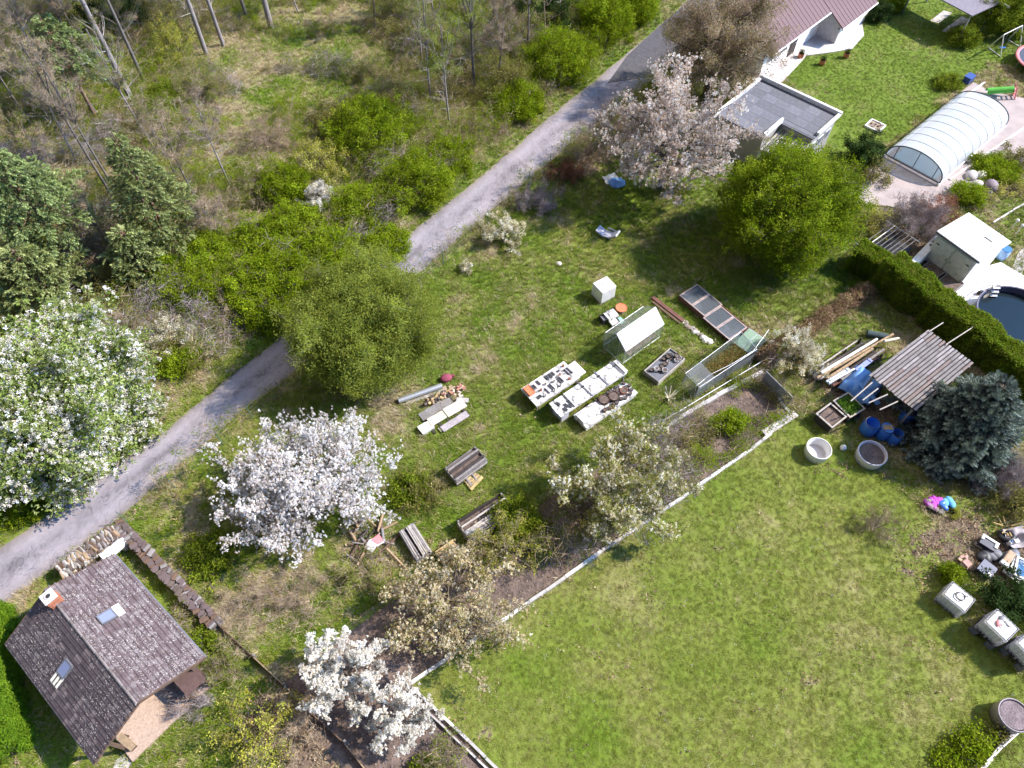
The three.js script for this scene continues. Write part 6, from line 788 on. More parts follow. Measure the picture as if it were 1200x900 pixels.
  const b2 = thing('navy_basket', 'small navy basket lying on the pool terrace', 'basket', [35.11, -50.05], 0.6, undefined, 0.07); ring(b2, 'basket', mat('dark navy', [0.02, 0.02, 0.12]), 0.24, 0.22, 0.02); B(b2, 'towel', M.white, 0.3, 0.06, 0.2, 0.25, 0.02, 0.1);
  const pr = [[22.68, -32.79], [25.27, -34.82], [23.05, -32.34]], pg = thing('pipe_rack', 'dark rack of parallel grey pipes beside the bare mauve shrub', 'rack', mid(pr[0], pr[1]), turnOf(pr[0], pr[1])), pd = dist(pr[0], pr[1]); for (let i = 0; i < 8; i++) R(pg, 'pipe', i === 1 ? M.offwhite : mat('dull pipe', [0.2, 0.2, 0.21]), [-pd / 2, 1.0, -0.3 + i * 0.27], [pd / 2, 1.0, -0.3 + i * 0.27], i === 1 ? 0.035 : 0.022); for (const s of [-1, 1]) { R(pg, 'cross_bar', M.metal, [s * pd / 2, 0.97, -0.7], [s * pd / 2, 0.97, 1.9], 0.03); for (const z of [-0.6, 1.8]) R(pg, 'leg', M.steel, [s * pd / 2, 0, z], [s * pd / 2, 0.97, z], 0.03); } B(pg, 'tray', M.black, pd * 0.95, 0.05, 2.0, 0, 0.3, 0.7);
  for (const [p, s, lab] of [[[32.93, -40.83], 0.45, 'grey boulder in the flower bed beside the pool enclosure'], [[33.64, -40.93], 0.4, 'white rounded boulder next to the grey one in the flower bed'], [[33.06, -40.01], 0.35, 'small dark boulder below the white one in the flower bed'], [[33.93, -39.74], 0.5, 'flat mauve rock in the flower bed']]) { const b = thing('boulder', lab, 'boulder', p, s * 9); mesh(b, 'rock', new THREE.IcosahedronGeometry(s, 1).scale(1.2, 0.7, 0.9).translate(0, s * 0.4, 0), lab.startsWith('white') ? M.paleconcrete : lab.includes('mauve') ? mat('mauve rock', [0.3, 0.24, 0.28], { map: texBlotch }) : M.concrete); mesh(b, 'chip', new THREE.IcosahedronGeometry(s * 0.3, 0).translate(s * 1.1, s * 0.15, 0.1), M.concrete); }
  const dw = thing('driftwood', 'bleached white forked branch standing in the grass by the planter box', 'branch', [8.89, -21.88], 0.4), dr = rng(44); for (let i = 0; i < 9; i++) { const a = i * 0.75, l = 0.5 + 0.5 * dr(); mesh(dw, 'fork', rod([0, 0.1, 0], [Math.cos(a) * l * 0.6, 0.5 + 0.4 * dr(), Math.sin(a) * l * 0.6], 0.045, 5, 0.02), W.cream); }
}

// ---------------------------------------------------------------- trees and shrubs
const COL = {
  fresh: [[0.243, 0.333, 0.015], [0.186, 0.265, 0.012], [0.32, 0.402, 0.03]], mid: [[0.192, 0.259, 0.022], [0.141, 0.201, 0.016], [0.269, 0.322, 0.035]], willow: [[0.283, 0.342, 0.06], [0.218, 0.267, 0.045], [0.348, 0.398, 0.09]], olive: [[0.254, 0.245, 0.065], [0.196, 0.194, 0.05], [0.322, 0.296, 0.1]],
  white: [[0.9, 0.86, 0.77], [0.82, 0.77, 0.67], [0.93, 0.9, 0.84]], pinkish: [[0.92, 0.88, 0.85], [0.84, 0.78, 0.75], [0.95, 0.93, 0.91]], dusty: [[0.8, 0.71, 0.65], [0.64, 0.53, 0.45], [0.9, 0.84, 0.79]], cream: [[0.84, 0.78, 0.6], [0.72, 0.66, 0.46], [0.9, 0.87, 0.76]], tan: [[0.72, 0.62, 0.42], [0.62, 0.52, 0.32], [0.78, 0.72, 0.56]],
  yellow: [[0.5, 0.49, 0.08], [0.38, 0.41, 0.06], [0.56, 0.52, 0.16]], brown: [[0.4, 0.31, 0.21], [0.5, 0.4, 0.28], [0.28, 0.21, 0.15]], mauve: [[0.38, 0.32, 0.32], [0.46, 0.4, 0.39], [0.28, 0.23, 0.23]], red: [[0.3, 0.13, 0.08], [0.22, 0.1, 0.07], [0.38, 0.2, 0.12]], pine: [[0.24, 0.29, 0.09], [0.19, 0.23, 0.07], [0.31, 0.35, 0.13]], bluegreen: [[0.23, 0.3, 0.1], [0.18, 0.235, 0.08], [0.3, 0.37, 0.14]], spruce: [[0.155, 0.195, 0.17], [0.12, 0.15, 0.135], [0.24, 0.285, 0.24]],
};
const S = (geo, m, n, cols, size = 1, jitter = 0.1, tip = false, fill = 0) => ({ geo, mat: m, n, cols, size, jitter, tip, fill });

tree('willow_tree', 'rounded olive green willow tree overhanging the lane', 'tree', [-8.38, -25.14], { seed: 101, rx: 4.02, ry: 2.6, cy: 2.9, r: 0.16, limbs: 22, subs: 8, twigs: 5, stems: 3, bark: BARK.grey, low: -0.75, up: 0.25, leaves: { crown: S(K.fine, L.leaf, 11000, [...COL.willow, [0.3, 0.34, 0.05]], 1.4, 0.13, false, 0.5) } });
tree('cherry_tree', 'spreading tree in full white pink blossom beside the lane fence', 'tree', [-10.33, -15.6], { seed: 102, rx: 3.75, ry: 1.7, rz: 3.24, cy: 2.1, r: 0.15, limbs: 26, subs: 9, twigs: 7, sublen: 0.42, bark: BARK.brown, low: -0.5, leaves: { blossoms: S(K.dot, L.petal, 13000, COL.pinkish, 0.95, 0.06), leaves: S(K.sparse, L.leaf, 500, [[0.2, 0.16, 0.06]], 0.8, 0.05) } });
tree('pear_tree', 'creamy blossoming fruit tree with green leaves over the soil bed', 'tree', [5.14, -15.51], { seed: 103, rx: 2.97, ry: 1.9, cy: 2.3, r: 0.12, limbs: 17, subs: 7, twigs: 4, bark: BARK.grey, low: -0.5, leaves: { blossoms: S(K.dot, L.petal, 5200, COL.cream, 1.1, 0.08), crown: S(K.leaf, L.leaf, 2600, [...COL.olive, [0.42, 0.42, 0.14], [0.36, 0.4, 0.1]], 0.85, 0.1) } });
tree('plum_tree', 'low spreading tree with tan fading blossom over the soil bed', 'tree', [-2.91, -10.01], { seed: 104, rx: 3.16, ry: 1.1, rz: 3.09, cy: 1.5, r: 0.11, limbs: 16, subs: 6, twigs: 4, bark: BARK.tan, low: -0.5, leaves: { blossoms: S(K.dot, L.petal, 3800, COL.tan, 1.0, 0.1), leaves: S(K.sparse, L.leaf, 900, [...COL.olive, [0.42, 0.42, 0.16]], 0.9, 0.09) } });
tree('apple_tree', 'thin young tree with pale green buds beside the slatted crate', 'tree', [-0.33, -12.56], { seed: 105, rx: 1.61, ry: 1.4, cy: 1.7, r: 0.07, limbs: 12, subs: 6, twigs: 4, bark: BARK.tan, leaves: { crown: S(K.sparse, L.leaf, 520, [...COL.olive, ...COL.yellow, [0.5, 0.42, 0.25]], 0.85, 0.14) } });
tree('blossom_tree', 'small tree thick with pure white blossom on the bare soil', 'tree', [-7.3, -6.82], { seed: 106, rx: 1.92, ry: 1.5, cy: 1.7, r: 0.09, limbs: 15, subs: 7, twigs: 5, bark: BARK.brown, leaves: { blossoms: S(K.dot, L.petal, 5200, COL.white, 1.0, 0.07) } });
tree('blossom_tree', 'smaller looser white blossom tree by the narrow gutter kerbs', 'tree', [-4.75, -5.05], { seed: 107, rx: 1.58, ry: 1.2, cy: 1.35, r: 0.07, limbs: 12, subs: 6, twigs: 5, bark: BARK.brown, leaves: { blossoms: S(K.dot, L.petal, 2500, COL.white, 0.95, 0.08) } });
tree('old_cherry_tree', 'tall dusty pink blossoming tree between the lane and the garage', 'tree', [10.46, -39.68], { seed: 108, rx: 4.41, ry: 3.7, cy: 4.3, r: 0.26, limbs: 26, subs: 9, twigs: 6, bark: BARK.grey, twigBark: BARK.tan, low: -0.6, leaves: { blossoms: S(K.dot, L.petal, 13500, COL.dusty, 1.15, 0.06), leaves: S(K.sparse, L.leaf, 700, [[0.22, 0.15, 0.08]], 0.9, 0.06) } });
tree('maple_tree', 'dense rounded bright green tree at the shaded end of the garden', 'tree', [17.23, -34.16], { seed: 109, rx: 4.04, ry: 3.1, cy: 3.2, r: 0.2, limbs: 26, subs: 8, twigs: 5, bark: BARK.brown, low: -0.8, leaves: { crown: S(K.leaf, L.leaf, 9500, [...COL.mid, ...COL.fresh, ...COL.fresh], 1.15, 0.12, false, 0.55) } });
tree('bare_tree', 'large brown budding tree between the lane and the maroon roof', 'tree', [15.32, -50.44], { seed: 110, rx: 4.18, ry: 3.6, cy: 4.6, r: 0.24, limbs: 24, subs: 9, twigs: 6, bark: BARK.brown, twigBark: BARK.tan, low: -0.6, twigR: 0.011, leaves: { buds: S(K.sparse, L.leaf, 6500, COL.brown, 1.05, 0.12), leaves: S(K.sparse, L.leaf, 3000, [...COL.olive, [0.45, 0.38, 0.24]], 1.0, 0.12) } });
tree('bird_cherry', 'large leafy tree covered in white blossom at the wood edge', 'tree', [-23.49, -19.59], { seed: 111, rx: 4.28, ry: 3.4, rz: 4.54, cy: 3.4, r: 0.2, limbs: 28, subs: 9, twigs: 5, stems: 3, bark: BARK.brown, low: -0.8, leaves: { crown: S(K.big, L.leaf, 7000, [[0.3, 0.38, 0.1], [0.22, 0.3, 0.07], [0.4, 0.47, 0.18]], 1.1, 0.16, false, 0.4), blossoms: S(K.puff, L.petal, 11000, COL.white, 1.0, 0.1, true, 0.5) } });
// blue spruce
function conifer(name, label, at, h, r, cols, seed, o = {}) {
  const t = thing(name, label, 'tree', at, 0, o.group), R1 = rng(seed), pos = [], nor = [], list = [], base = o.base ?? 0.1;
  tubeInto(pos, nor, [V(0, -0.1, 0), V(0.05, h * 0.5, 0), V(0, h, 0)], o.r ?? 0.16, 0.02, 7);
  const whorls = o.whorls ?? 17, per = o.per ?? 9;
  for (let w = 0; w < whorls; w++) {
    const f = (w + R1() * 0.5) / whorls, y = lerp(base * h, h * 0.97, f), len = r * Math.pow(1 - f, 0.8) * (0.8 + 0.35 * R1()) + 0.12;
    for (let k = 0; k < per; k++) {
      const a = (k / per) * 6.28 + w * 1.1 + R1() * 0.5, l = len * (0.75 + 0.4 * R1()), end = V(Math.cos(a) * l, y + (o.droop ?? -0.12) * l, Math.sin(a) * l), s = V(0, y, 0), br = bend(s, end, R1, 0.1 * l, 3, 0.1 * l);
      tubeInto(pos, nor, br, 0.03, 0.008, 3);
      const n = Math.ceil(l * (o.dense ?? 15));
      for (let q = 0; q < n; q++) { const u = 0.15 + 0.85 * Math.sqrt(R1()), p = s.clone().lerp(end, u), side = (R1() - 0.5) * 0.55 * l * (1.2 - u); p.x += -Math.sin(a) * side; p.z += Math.cos(a) * side; p.y += 0.08 * l * Math.sin(u * 3.1) + (R1() - 0.5) * (o.fluff ?? 0.3); list.push([p.x, p.y, p.z, 0, -a + (R1() - 0.5) * 1.6 + (side > 0 ? -0.5 : 0.5), (R1() - 0.35) * 0.7, (o.size ?? 1.1) * (0.7 + 0.6 * R1()), u > 0.86 ? pick([cols[2]], R1).map((c) => c * 1.35) : pick(cols, R1)]); }  // tip sprays coloured lighter: sunlit highlights painted in, alongside pale new growth
    }
  }
  mesh(t, 'trunk', fromTris(pos, nor), o.bark ?? BARK.brown); scatter(t, 'needles', o.geo ?? K.needle, L.needle, list); return t;
}
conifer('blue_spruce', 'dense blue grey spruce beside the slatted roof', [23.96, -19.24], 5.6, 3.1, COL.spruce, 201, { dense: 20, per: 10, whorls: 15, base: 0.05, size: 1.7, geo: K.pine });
// hedges
function hedge(label, a, b, w, h, n, seed, cols = COL.fresh) {
  const t = thing('hedge', label, 'hedge', mid(a, b), turnOf(a, b)), l = dist(a, b), r = rng(seed), list = [];
  const pos = [], nor = []; for (let x = -l / 2 + 0.2; x < l / 2; x += 0.4) for (const z of [-0.2, 0.2]) tubeInto(pos, nor, [V(x, 0, z * w), V(x + 0.05, h * 0.85, z * w)], 0.04, 0.015, 5);
  mesh(t, 'stems', fromTris(pos, nor), BARK.tan).userData.kind = 'stuff';
  for (let i = 0; i < n; i++) {
    const k = r(), x = (r() - 0.5) * l, bump = 0.45 * (noise(x * 1.1, seed, 3) - 0.5) + 0.2 * (noise(x * 3.3, seed + 5, 3) - 0.5); let y, z;
    if (k < 0.22) { y = 0.2 + (h - 0.35) * r(); z = (r() - 0.5) * w * 0.8; } else if (k < 0.5) { y = h - 0.08 + bump + 0.14 * (r() - 0.5); z = (r() - 0.5) * w * 0.95; } else { const s = k < 0.75 ? 1 : -1; y = 0.08 + (h - 0.1) * r(); z = s * (w / 2 + bump - 0.12 * Math.pow(y / h, 3) + 0.12 * (r() - 0.5)); }
    list.push([x, y, z, (r() - 0.5) * 2, r() * 6.28, (r() - 0.5) * 2, 0.8 + 0.6 * r(), pick(cols, r)]);
  }
  scatter(t, 'foliage', K.hedge, L.leaf, list); return t;
}
const thuja = [[0.2, 0.3, 0.02], [0.15, 0.23, 0.018], [0.27, 0.36, 0.03], [0.24, 0.26, 0.05]];
hedge('long clipped thuja hedge between the yard and the round pool', [23.42, -30.85], [29.96, -21.31], 1.5, 2.1, 13000, 301, thuja);
hedge('short leafy hedge end behind the maple tree', [22.03, -32.41], [23.79, -30.79], 1.3, 1.7, 3000, 302, thuja);
hedge('bright green hedge along the side of the cabin', [-24.48, -9.63], [-21.15, -3.7], 1.6, 1.9, 5600, 303, [[0.17, 0.3, 0.02], [0.22, 0.36, 0.03], [0.13, 0.24, 0.02]]);

// shrubs: [label, place, radius, height, look]
const LOOK = {
  green: { leaves: { foliage: S(K.leaf, L.leaf, 380, COL.fresh, 1.15, 0.14, false, 0.45) } }, mid: { leaves: { foliage: S(K.leaf, L.leaf, 360, COL.mid, 1.15, 0.14, false, 0.45) } }, olive: { leaves: { foliage: S(K.sparse, L.leaf, 230, COL.olive, 1.1, 0.16) } }, yellow: { leaves: { foliage: S(K.sparse, L.leaf, 130, COL.yellow, 1.0, 0.16) } }, white: { leaves: { blossoms: S(K.petal, L.petal, 330, COL.white, 1.1, 0.1) } }, creamy: { leaves: { blossoms: S(K.petal, L.petal, 220, COL.cream, 1.1, 0.12), foliage: S(K.sparse, L.leaf, 110, COL.olive, 0.9, 0.12) } },
  bare: { leaves: { twigs: S(K.twig, L.twig, 130, COL.brown, 1.0, 0.14) }, bark: BARK.tan }, mauve: { leaves: { twigs: S(K.twig, L.twig, 300, COL.mauve, 1.0, 0.14) }, bark: BARK.grey }, red: { leaves: { foliage: S(K.sparse, L.leaf, 300, COL.red, 1.0, 0.14) }, bark: BARK.brown }, sprig: { leaves: { twigs: S(K.twig, L.twig, 90, COL.brown, 1.0, 0.16), foliage: S(K.fine, L.leaf, 130, COL.willow, 1.1, 0.16) }, bark: BARK.tan }, dark: { leaves: { foliage: S(K.leaf, L.leaf, 330, [[0.04, 0.08, 0.02], [0.06, 0.1, 0.03], [0.08, 0.13, 0.04]], 1.1, 0.14) } },
};
let shrubSeed = 400;
function shrub(label, at, r, h, look, group) {
  const k = LOOK[look], leaves = {}; for (const [p, s] of Object.entries(k.leaves)) leaves[p] = { ...s, n: Math.round(s.n * Math.min(r * r, 1.2 + r * 1.6) * clamp(h / r, 0.7, 1.3)) };
  return tree('shrub', label, 'shrub', at, { seed: ++shrubSeed, rx: r, ry: h * 0.55, cy: h * 0.5, r: 0.03 + 0.012 * r, stems: 3, limbs: Math.round(9 + 2 * r), subs: 5, twigs: 3, low: -0.7, fork: 0.12, bark: k.bark ?? BARK.brown, leaves, group });
}
const shrubs = [
  // in and around the garden
  ['white flowering shrub between lane fence and garden grass', [-0.56, -34.52], 1.35, 1.6, 'creamy'], ['tiny white flowering bush by the lane fence', [-2.91, -31.81], 0.45, 0.6, 'creamy'], ['pale silvery flowering shrub in front of the brown stones', [16.76, -24.62], 1.7, 1.5, 'creamy'], ['leafy green bush beside the large slatted crate', [0.13, -14.16], 1.25, 1.4, 'mid'], ['bright green bushy plant in the seedling bed', [12.12, -20.23], 0.75, 0.7, 'green'], ['pale green straggling plants in the seedling bed', [10.15, -19.15], 0.9, 0.4, 'olive'],
  ['sparse shrub with yellow young leaves beside the plank fence', [-10.92, -4.59], 2.1, 1.8, 'yellow'], ['dry tangled shrub behind the yellow leaved one', [-9.54, -4.9], 1.6, 1.2, 'bare'], ['grey lopped branches at the cabin corner', [-14.25, -6.13], 1.0, 0.7, 'mauve'], ['straggly pale bush at the end of the log wall', [-12.76, -7.57], 1.1, 0.9, 'sprig'], ['pale plant between the cabin and the log wall', [-15.46, -9.63], 0.8, 0.5, 'sprig'], ['small green bush between the cabin and the log wall', [-14.14, -8.34], 0.7, 0.6, 'mid'],
  ['brown rounded dry shrub on the open lawn', [18.59, -14.21], 1.0, 0.9, 'bare'], ['small clipped green ball shrub by the caged tank', [21.33, -11.57], 0.5, 0.75, 'green'], ['dark olive shrub behind the caged tanks', [23.52, -10.31], 1.3, 1.1, 'dark'], ['broad leaved green plant at the lawn corner', [19.65, -4.17], 0.75, 0.5, 'green'], ['small brown leaved plant in the square by the dark tub', [21.01, -4.54], 0.55, 0.45, 'olive'], ['low leafy weeds at the lawn corner', [18.43, -3.44], 0.6, 0.25, 'green'], ['pale budding bush on the soil by the gutter kerb', [-2.87, -3.61], 1.0, 0.8, 'sprig'], ['green nettle clump under the smaller white blossom tree', [-3.58, -3.15], 0.6, 0.4, 'mid'],
  ['leafless reddish bush by the lane under the pink blossom', [3.72, -40.81], 1.3, 1.0, 'red'], ['leafless mauve bush beside the reddish one', [1.77, -37.96], 1.5, 1.0, 'mauve'], ['thin brown brush along the lane edge', [5.26, -42.53], 2.0, 1.4, 'bare'], ['brown thicket at the foot of the pink blossom tree', [7.95, -45.41], 2.4, 1.8, 'bare'], ['green undergrowth at the lane side of the garden', [-7.85, -30.57], 0.8, 0.5, 'green'], ['straggly olive bush below the willow tree', [-8.79, -22.73], 1.4, 0.8, 'sprig'], ['low green weeds in front of the compost box', [-4.45, -16.09], 1.3, 0.5, 'olive'], ['small green bush beside the cherry tree', [-5.34, -16.09], 1.0, 0.5, 'mid'],
  ['deep green tall grass clump near the log wall', [-14.92, -12.59], 1.2, 0.6, 'mid'], ['dry stalks in the wild corner', [-10.36, -10.48], 1.5, 0.7, 'bare'], ['dry stalks near the plank fence', [-12.75, -10.28], 1.2, 0.6, 'bare'], ['brown scrub by the branch heap', [-7.23, -11.52], 1.3, 0.7, 'sprig'],
  // yard and neighbours
  ['dark rounded evergreen beside the pool terrace', [25.44, -42.65], 1.3, 1.8, 'dark'], ['olive shrub at the corner of the pool terrace', [25.87, -40.69], 1.2, 1.1, 'olive'], ['yellow green shrub beside the pipe rack', [23.97, -35.81], 1.7, 1.4, 'yellow'], ['leafless mauve shrub in front of the white shed', [26.83, -35.49], 2.1, 1.8, 'mauve'], ['reddish brown shrub against the white shed', [28.98, -36.58], 1.5, 1.1, 'red'], ['bright yellow flowering plant in the pool flower bed', [32.85, -38.42], 0.8, 0.7, 'yellow'], ['green plant beside the yellow one in the flower bed', [31.81, -38.66], 1.1, 0.8, 'green'], ['low green ground plants next to the pool kerb', [34.8, -41.52], 1.6, 0.5, 'green'], ['grey green plants at the far end of the flower bed', [36.71, -42.62], 1.4, 0.7, 'olive'], ['lime coloured plants along the flower bed edge', [35.35, -39.33], 1.3, 0.5, 'yellow'], ['clipped evergreen at the corner of the white house', [31.98, -61.92], 1.2, 1.3, 'dark'], ['rounded green bush by the house wall', [33.91, -63.62], 1.2, 1.2, 'green'], ['rounded shrub in the shade of the north lawn', [38.37, -58.05], 1.3, 1.1, 'mid'], ['small leafy plants in the lawn near the terrace corner', [35.01, -52.03], 1.0, 0.5, 'mid'], ['big dark tree crown beyond the carport', [42.38, -60.52], 2.6, 3.2, 'mid'], ['dark bush behind the swing frame', [45.17, -60.35], 2.0, 2.4, 'dark'], ['dry grass plumes by the spruce', [25.82, -15.23], 1.0, 1.2, 'olive'], ['bare twiggy bush in the shade behind the spruce', [25.86, -16.68], 1.5, 1.2, 'mauve'],
];
for (const s of shrubs) shrub(...s);

// ---------------------------------------------------------------- the wood beyond the lane
const woodShrubs = [
  ['large fresh green shrub at the wood edge', [-10.53, -44.66], 2.9, 2.8, 'green'], ['bright green shrub beside the lane verge', [-6.7, -39.28], 2.6, 2.3, 'green'], ['yellow young-leaved shrub at the wood edge', [-13.55, -41.39], 2.0, 2.4, 'yellow'], ['shrub covered in white blossom below the yellow one', [-13.27, -38.11], 1.1, 1.4, 'white'], ['bright green rounded shrub opposite the pink blossom tree', [4.13, -53.94], 2.9, 2.6, 'green'], ['tall light green shrub by the lane near the dark asphalt', [7.81, -59.44], 2.3, 3.0, 'green'], ['dark green shrub behind the tall light green one', [10.79, -62.05], 2.0, 2.4, 'green'], ['spring green thicket beside the willow', [-14.51, -30.88], 2.3, 1.9, 'green'], ['leafy thicket by the lane verge', [-16.72, -29.76], 2.0, 1.6, 'green'], ['green bush beside the white blossom shrub', [-10.44, -37.09], 1.8, 1.6, 'green'], ['low green bush under the yellow shrub', [-14.48, -35.14], 2.0, 1.5, 'green'], ['fresh leafed bush in the middle of the wood edge', [-16.72, -33.55], 1.8, 1.4, 'green'], ['green bush near the lane opposite the fence', [-8.3, -33.75], 1.5, 1.0, 'green'], ['loose green bush beside the fresh green shrub', [-13.5, -46.43], 1.8, 1.6, 'olive'],
  ['olive budding thicket beside bare trunks', [-0.67, -51.13], 2.8, 2.6, 'olive'], ['budding thicket with pale twigs', [-3.82, -54.84], 2.8, 2.6, 'sprig'], ['loose budding thicket above the lane', [0.71, -56.54], 2.6, 2.8, 'sprig'], ['green undergrowth between thin trunks', [-7.12, -57.06], 2.6, 2.0, 'sprig'], ['dark thicket beside the tall light green shrub', [2.95, -61.17], 2.6, 2.6, 'dark'], ['olive brush at the forest edge', [-10.28, -60.35], 2.8, 2.0, 'olive'], ['pale brush in the clearing', [-8.71, -50.35], 2.3, 1.4, 'sprig'], ['grey brush near the clearing', [-11.35, -52.81], 2.2, 1.2, 'sprig'], ['straw coloured brush beside the lane', [-1.93, -45.96], 1.7, 0.8, 'bare'], ['dry brush close to the lane verge', [-4.41, -43.95], 1.6, 0.8, 'bare'],
  ['brown bramble thicket behind the bird cherry', [-23.2, -27.19], 1.6, 1.1, 'bare'], ['mixed thicket with pale flowers near the lane', [-20.53, -25.89], 1.8, 1.1, 'creamy'], ['bramble thicket with a bleached branch', [-17.42, -27.86], 1.8, 1.0, 'bare'], ['leafy thicket above the shaded lane', [-19.46, -30.11], 2.2, 1.6, 'green'], ['green thicket by the shaded lane', [-19.22, -24.47], 1.3, 0.8, 'green'], ['bramble and sapling thicket beneath the pines', [-24.91, -29.49], 2.2, 1.4, 'olive'], ['brown brush in the shade of the pines', [-27.01, -32.5], 2.3, 1.4, 'bare'], ['dry brush in front of the dark pine', [-21.49, -33.37], 2.0, 1.0, 'bare'], ['dry brush in the middle of the wood', [-20, -36.58], 2.2, 1.0, 'bare'], ['brush with young leaves in the wood', [-17.95, -39.49], 2.2, 1.2, 'sprig'], ['pale dead brush in the sunny clearing', [-18.41, -44.81], 2.4, 1.0, 'bare'], ['brushwood beside tall grey trunk', [-25.27, -45.68], 2.4, 1.3, 'sprig'], ['brown brushwood at the dark corner of the wood', [-36.4, -47.48], 3.2, 1.8, 'sprig'], ['grey brushwood at the dark corner of the wood', [-40.58, -55.17], 3.2, 2.2, 'sprig'], ['mauve bare thicket deep in the wood', [-35.07, -41.52], 2.8, 1.6, 'mauve'], ['olive thicket beneath the tall trunks', [-29.38, -60.35], 3.0, 2.0, 'olive'], ['budding yellow sapling between the tall trunks', [-27.6, -55.43], 1.8, 3.5, 'yellow'], ['young pale green saplings among dry grass', [-24.38, -50.46], 2.2, 1.8, 'sprig'], ['dark brush behind the thick pale trunk', [-34.52, -60.35], 3.0, 2.2, 'dark'], ['bushes in deep shade behind tall trunks', [-40.42, -62.43], 3.0, 2.2, 'olive'], ['green brush at the foot of the pale trunk', [-27.44, -48.84], 2.0, 1.2, 'mid'],
  ['rounded yellow green bush on the far side of the lane verge', [-4.61, -42.12], 1.7, 1.5, 'green'], ['rounded bright bush between lane and budding thicket', [0.66, -48.55], 1.9, 1.7, 'green'], ['fresh green bush crowding the willow at the lane', [-11.78, -32.31], 2.2, 1.8, 'green'], ['bright bush beside the lane in the willow shade', [-15.38, -28.06], 1.7, 1.3, 'green'], ['lime green bush among the pines and thickets', [-19.51, -32.41], 2.0, 1.6, 'green'], ['lime green bush beside the small dark pine', [-21.49, -30.56], 1.8, 1.5, 'green'], ['lime green bush beyond the yellow shrub', [-15.76, -39.25], 1.8, 1.5, 'green'], ['soft green bush above the large fresh shrub', [-9.42, -47.48], 1.9, 1.6, 'olive'],
  ['small bramble near the lane below the bird cherry', [-22.92, -18.1], 1.1, 0.6, 'mid'], ['weeds along the verge under the bird cherry', [-25.3, -15.37], 1.3, 0.5, 'green'],
];
for (const s of woodShrubs) shrub(...s, 'undergrowth shrubs of the wood');
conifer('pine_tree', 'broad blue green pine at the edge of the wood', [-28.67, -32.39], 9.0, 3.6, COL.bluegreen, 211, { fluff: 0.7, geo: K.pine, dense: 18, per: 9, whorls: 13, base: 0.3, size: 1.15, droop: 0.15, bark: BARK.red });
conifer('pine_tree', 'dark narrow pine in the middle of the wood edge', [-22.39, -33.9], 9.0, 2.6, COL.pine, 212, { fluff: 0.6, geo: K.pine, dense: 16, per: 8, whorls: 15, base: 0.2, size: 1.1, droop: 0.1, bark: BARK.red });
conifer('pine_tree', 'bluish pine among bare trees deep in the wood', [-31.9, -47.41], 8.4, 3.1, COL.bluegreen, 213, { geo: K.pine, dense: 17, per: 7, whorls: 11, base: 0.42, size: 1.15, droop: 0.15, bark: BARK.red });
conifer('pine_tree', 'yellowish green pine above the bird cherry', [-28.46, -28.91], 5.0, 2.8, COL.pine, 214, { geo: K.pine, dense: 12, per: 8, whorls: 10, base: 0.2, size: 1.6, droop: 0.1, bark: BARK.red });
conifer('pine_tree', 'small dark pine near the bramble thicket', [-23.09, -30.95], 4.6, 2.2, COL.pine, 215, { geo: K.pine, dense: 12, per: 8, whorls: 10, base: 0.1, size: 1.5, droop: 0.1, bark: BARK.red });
// tall trunks whose crowns rise above the picture
function tall(label, at, h, r, bark, seed, o = {}) { const tt = tree(o.name ?? 'tall_tree', label, 'tree', at, { seed, rx: o.rx ?? 2.4, ry: o.ry ?? 3, cy: h - 2.5, r, limbs: o.limbs ?? 12, subs: 5, twigs: 3, bark, fork: 0.62, wobble: o.wobble ?? 0.5, lean: o.lean ?? [0, 0], leaves: o.leaves ?? { crown: S(K.sparse, L.leaf, 900, COL.olive, 1.2, 0.1) }, group: o.group, twigR: 0.012 }); const q = rng(seed + 9), pos = [], nor = []; for (let i = 0; i < 18; i++) { const y = h * (0.15 + 0.55 * q()), a = q() * 6.28, l = (0.4 + 1.5 * q()) * (r > 0.12 ? 1.2 : 0.8), e = V(Math.cos(a) * l, y + 0.4 * l, Math.sin(a) * l); tubeInto(pos, nor, bend(V(0, y, 0), e, q, 0.3 * l, 3), r * 0.16, 0.006, 4); for (let k = 0; k < 3; k++) tubeInto(pos, nor, [V(0, y, 0).lerp(e, 0.4 + 0.25 * k), e.clone().add(V(q() - 0.5, 0.3 * q(), q() - 0.5).multiplyScalar(0.9))], 0.01, 0.004, 3); } mesh(tt, 'dead_branches', fromTris(pos, nor), bark).userData.kind = 'stuff'; return tt; }
tall('thick pale grey trunk rising at the clearing edge', [-29.61, -49.28], 16, 0.24, BARK.pale, 501); tall('dark trunk just behind the thick pale one', [-29.66, -52.22], 15, 0.15, BARK.grey, 502); tall('pale trunk at the shaded side of the clearing', [-25.68, -56.34], 17, 0.2, BARK.pale, 503); tall('slimmer pale trunk next to its shaded neighbour', [-24.54, -57.61], 17, 0.17, BARK.pale, 504); tall('thick grey trunk at the far side of the clearing', [-21, -60.39], 18, 0.25, BARK.pale, 505); tall('thin dark trunk behind the thick grey one', [-23.4, -61.9], 15, 0.16, BARK.grey, 506); tall('thin trunk in deep shade', [-29.59, -61.9], 15, 0.18, BARK.grey, 507); tall('grey trunk behind the bluish pine', [-39.35, -62.18], 15, 0.22, BARK.grey, 508);
const bareTwigs = { buds: S(K.twig, L.twig, 260, COL.brown, 1.1, 0.1) };
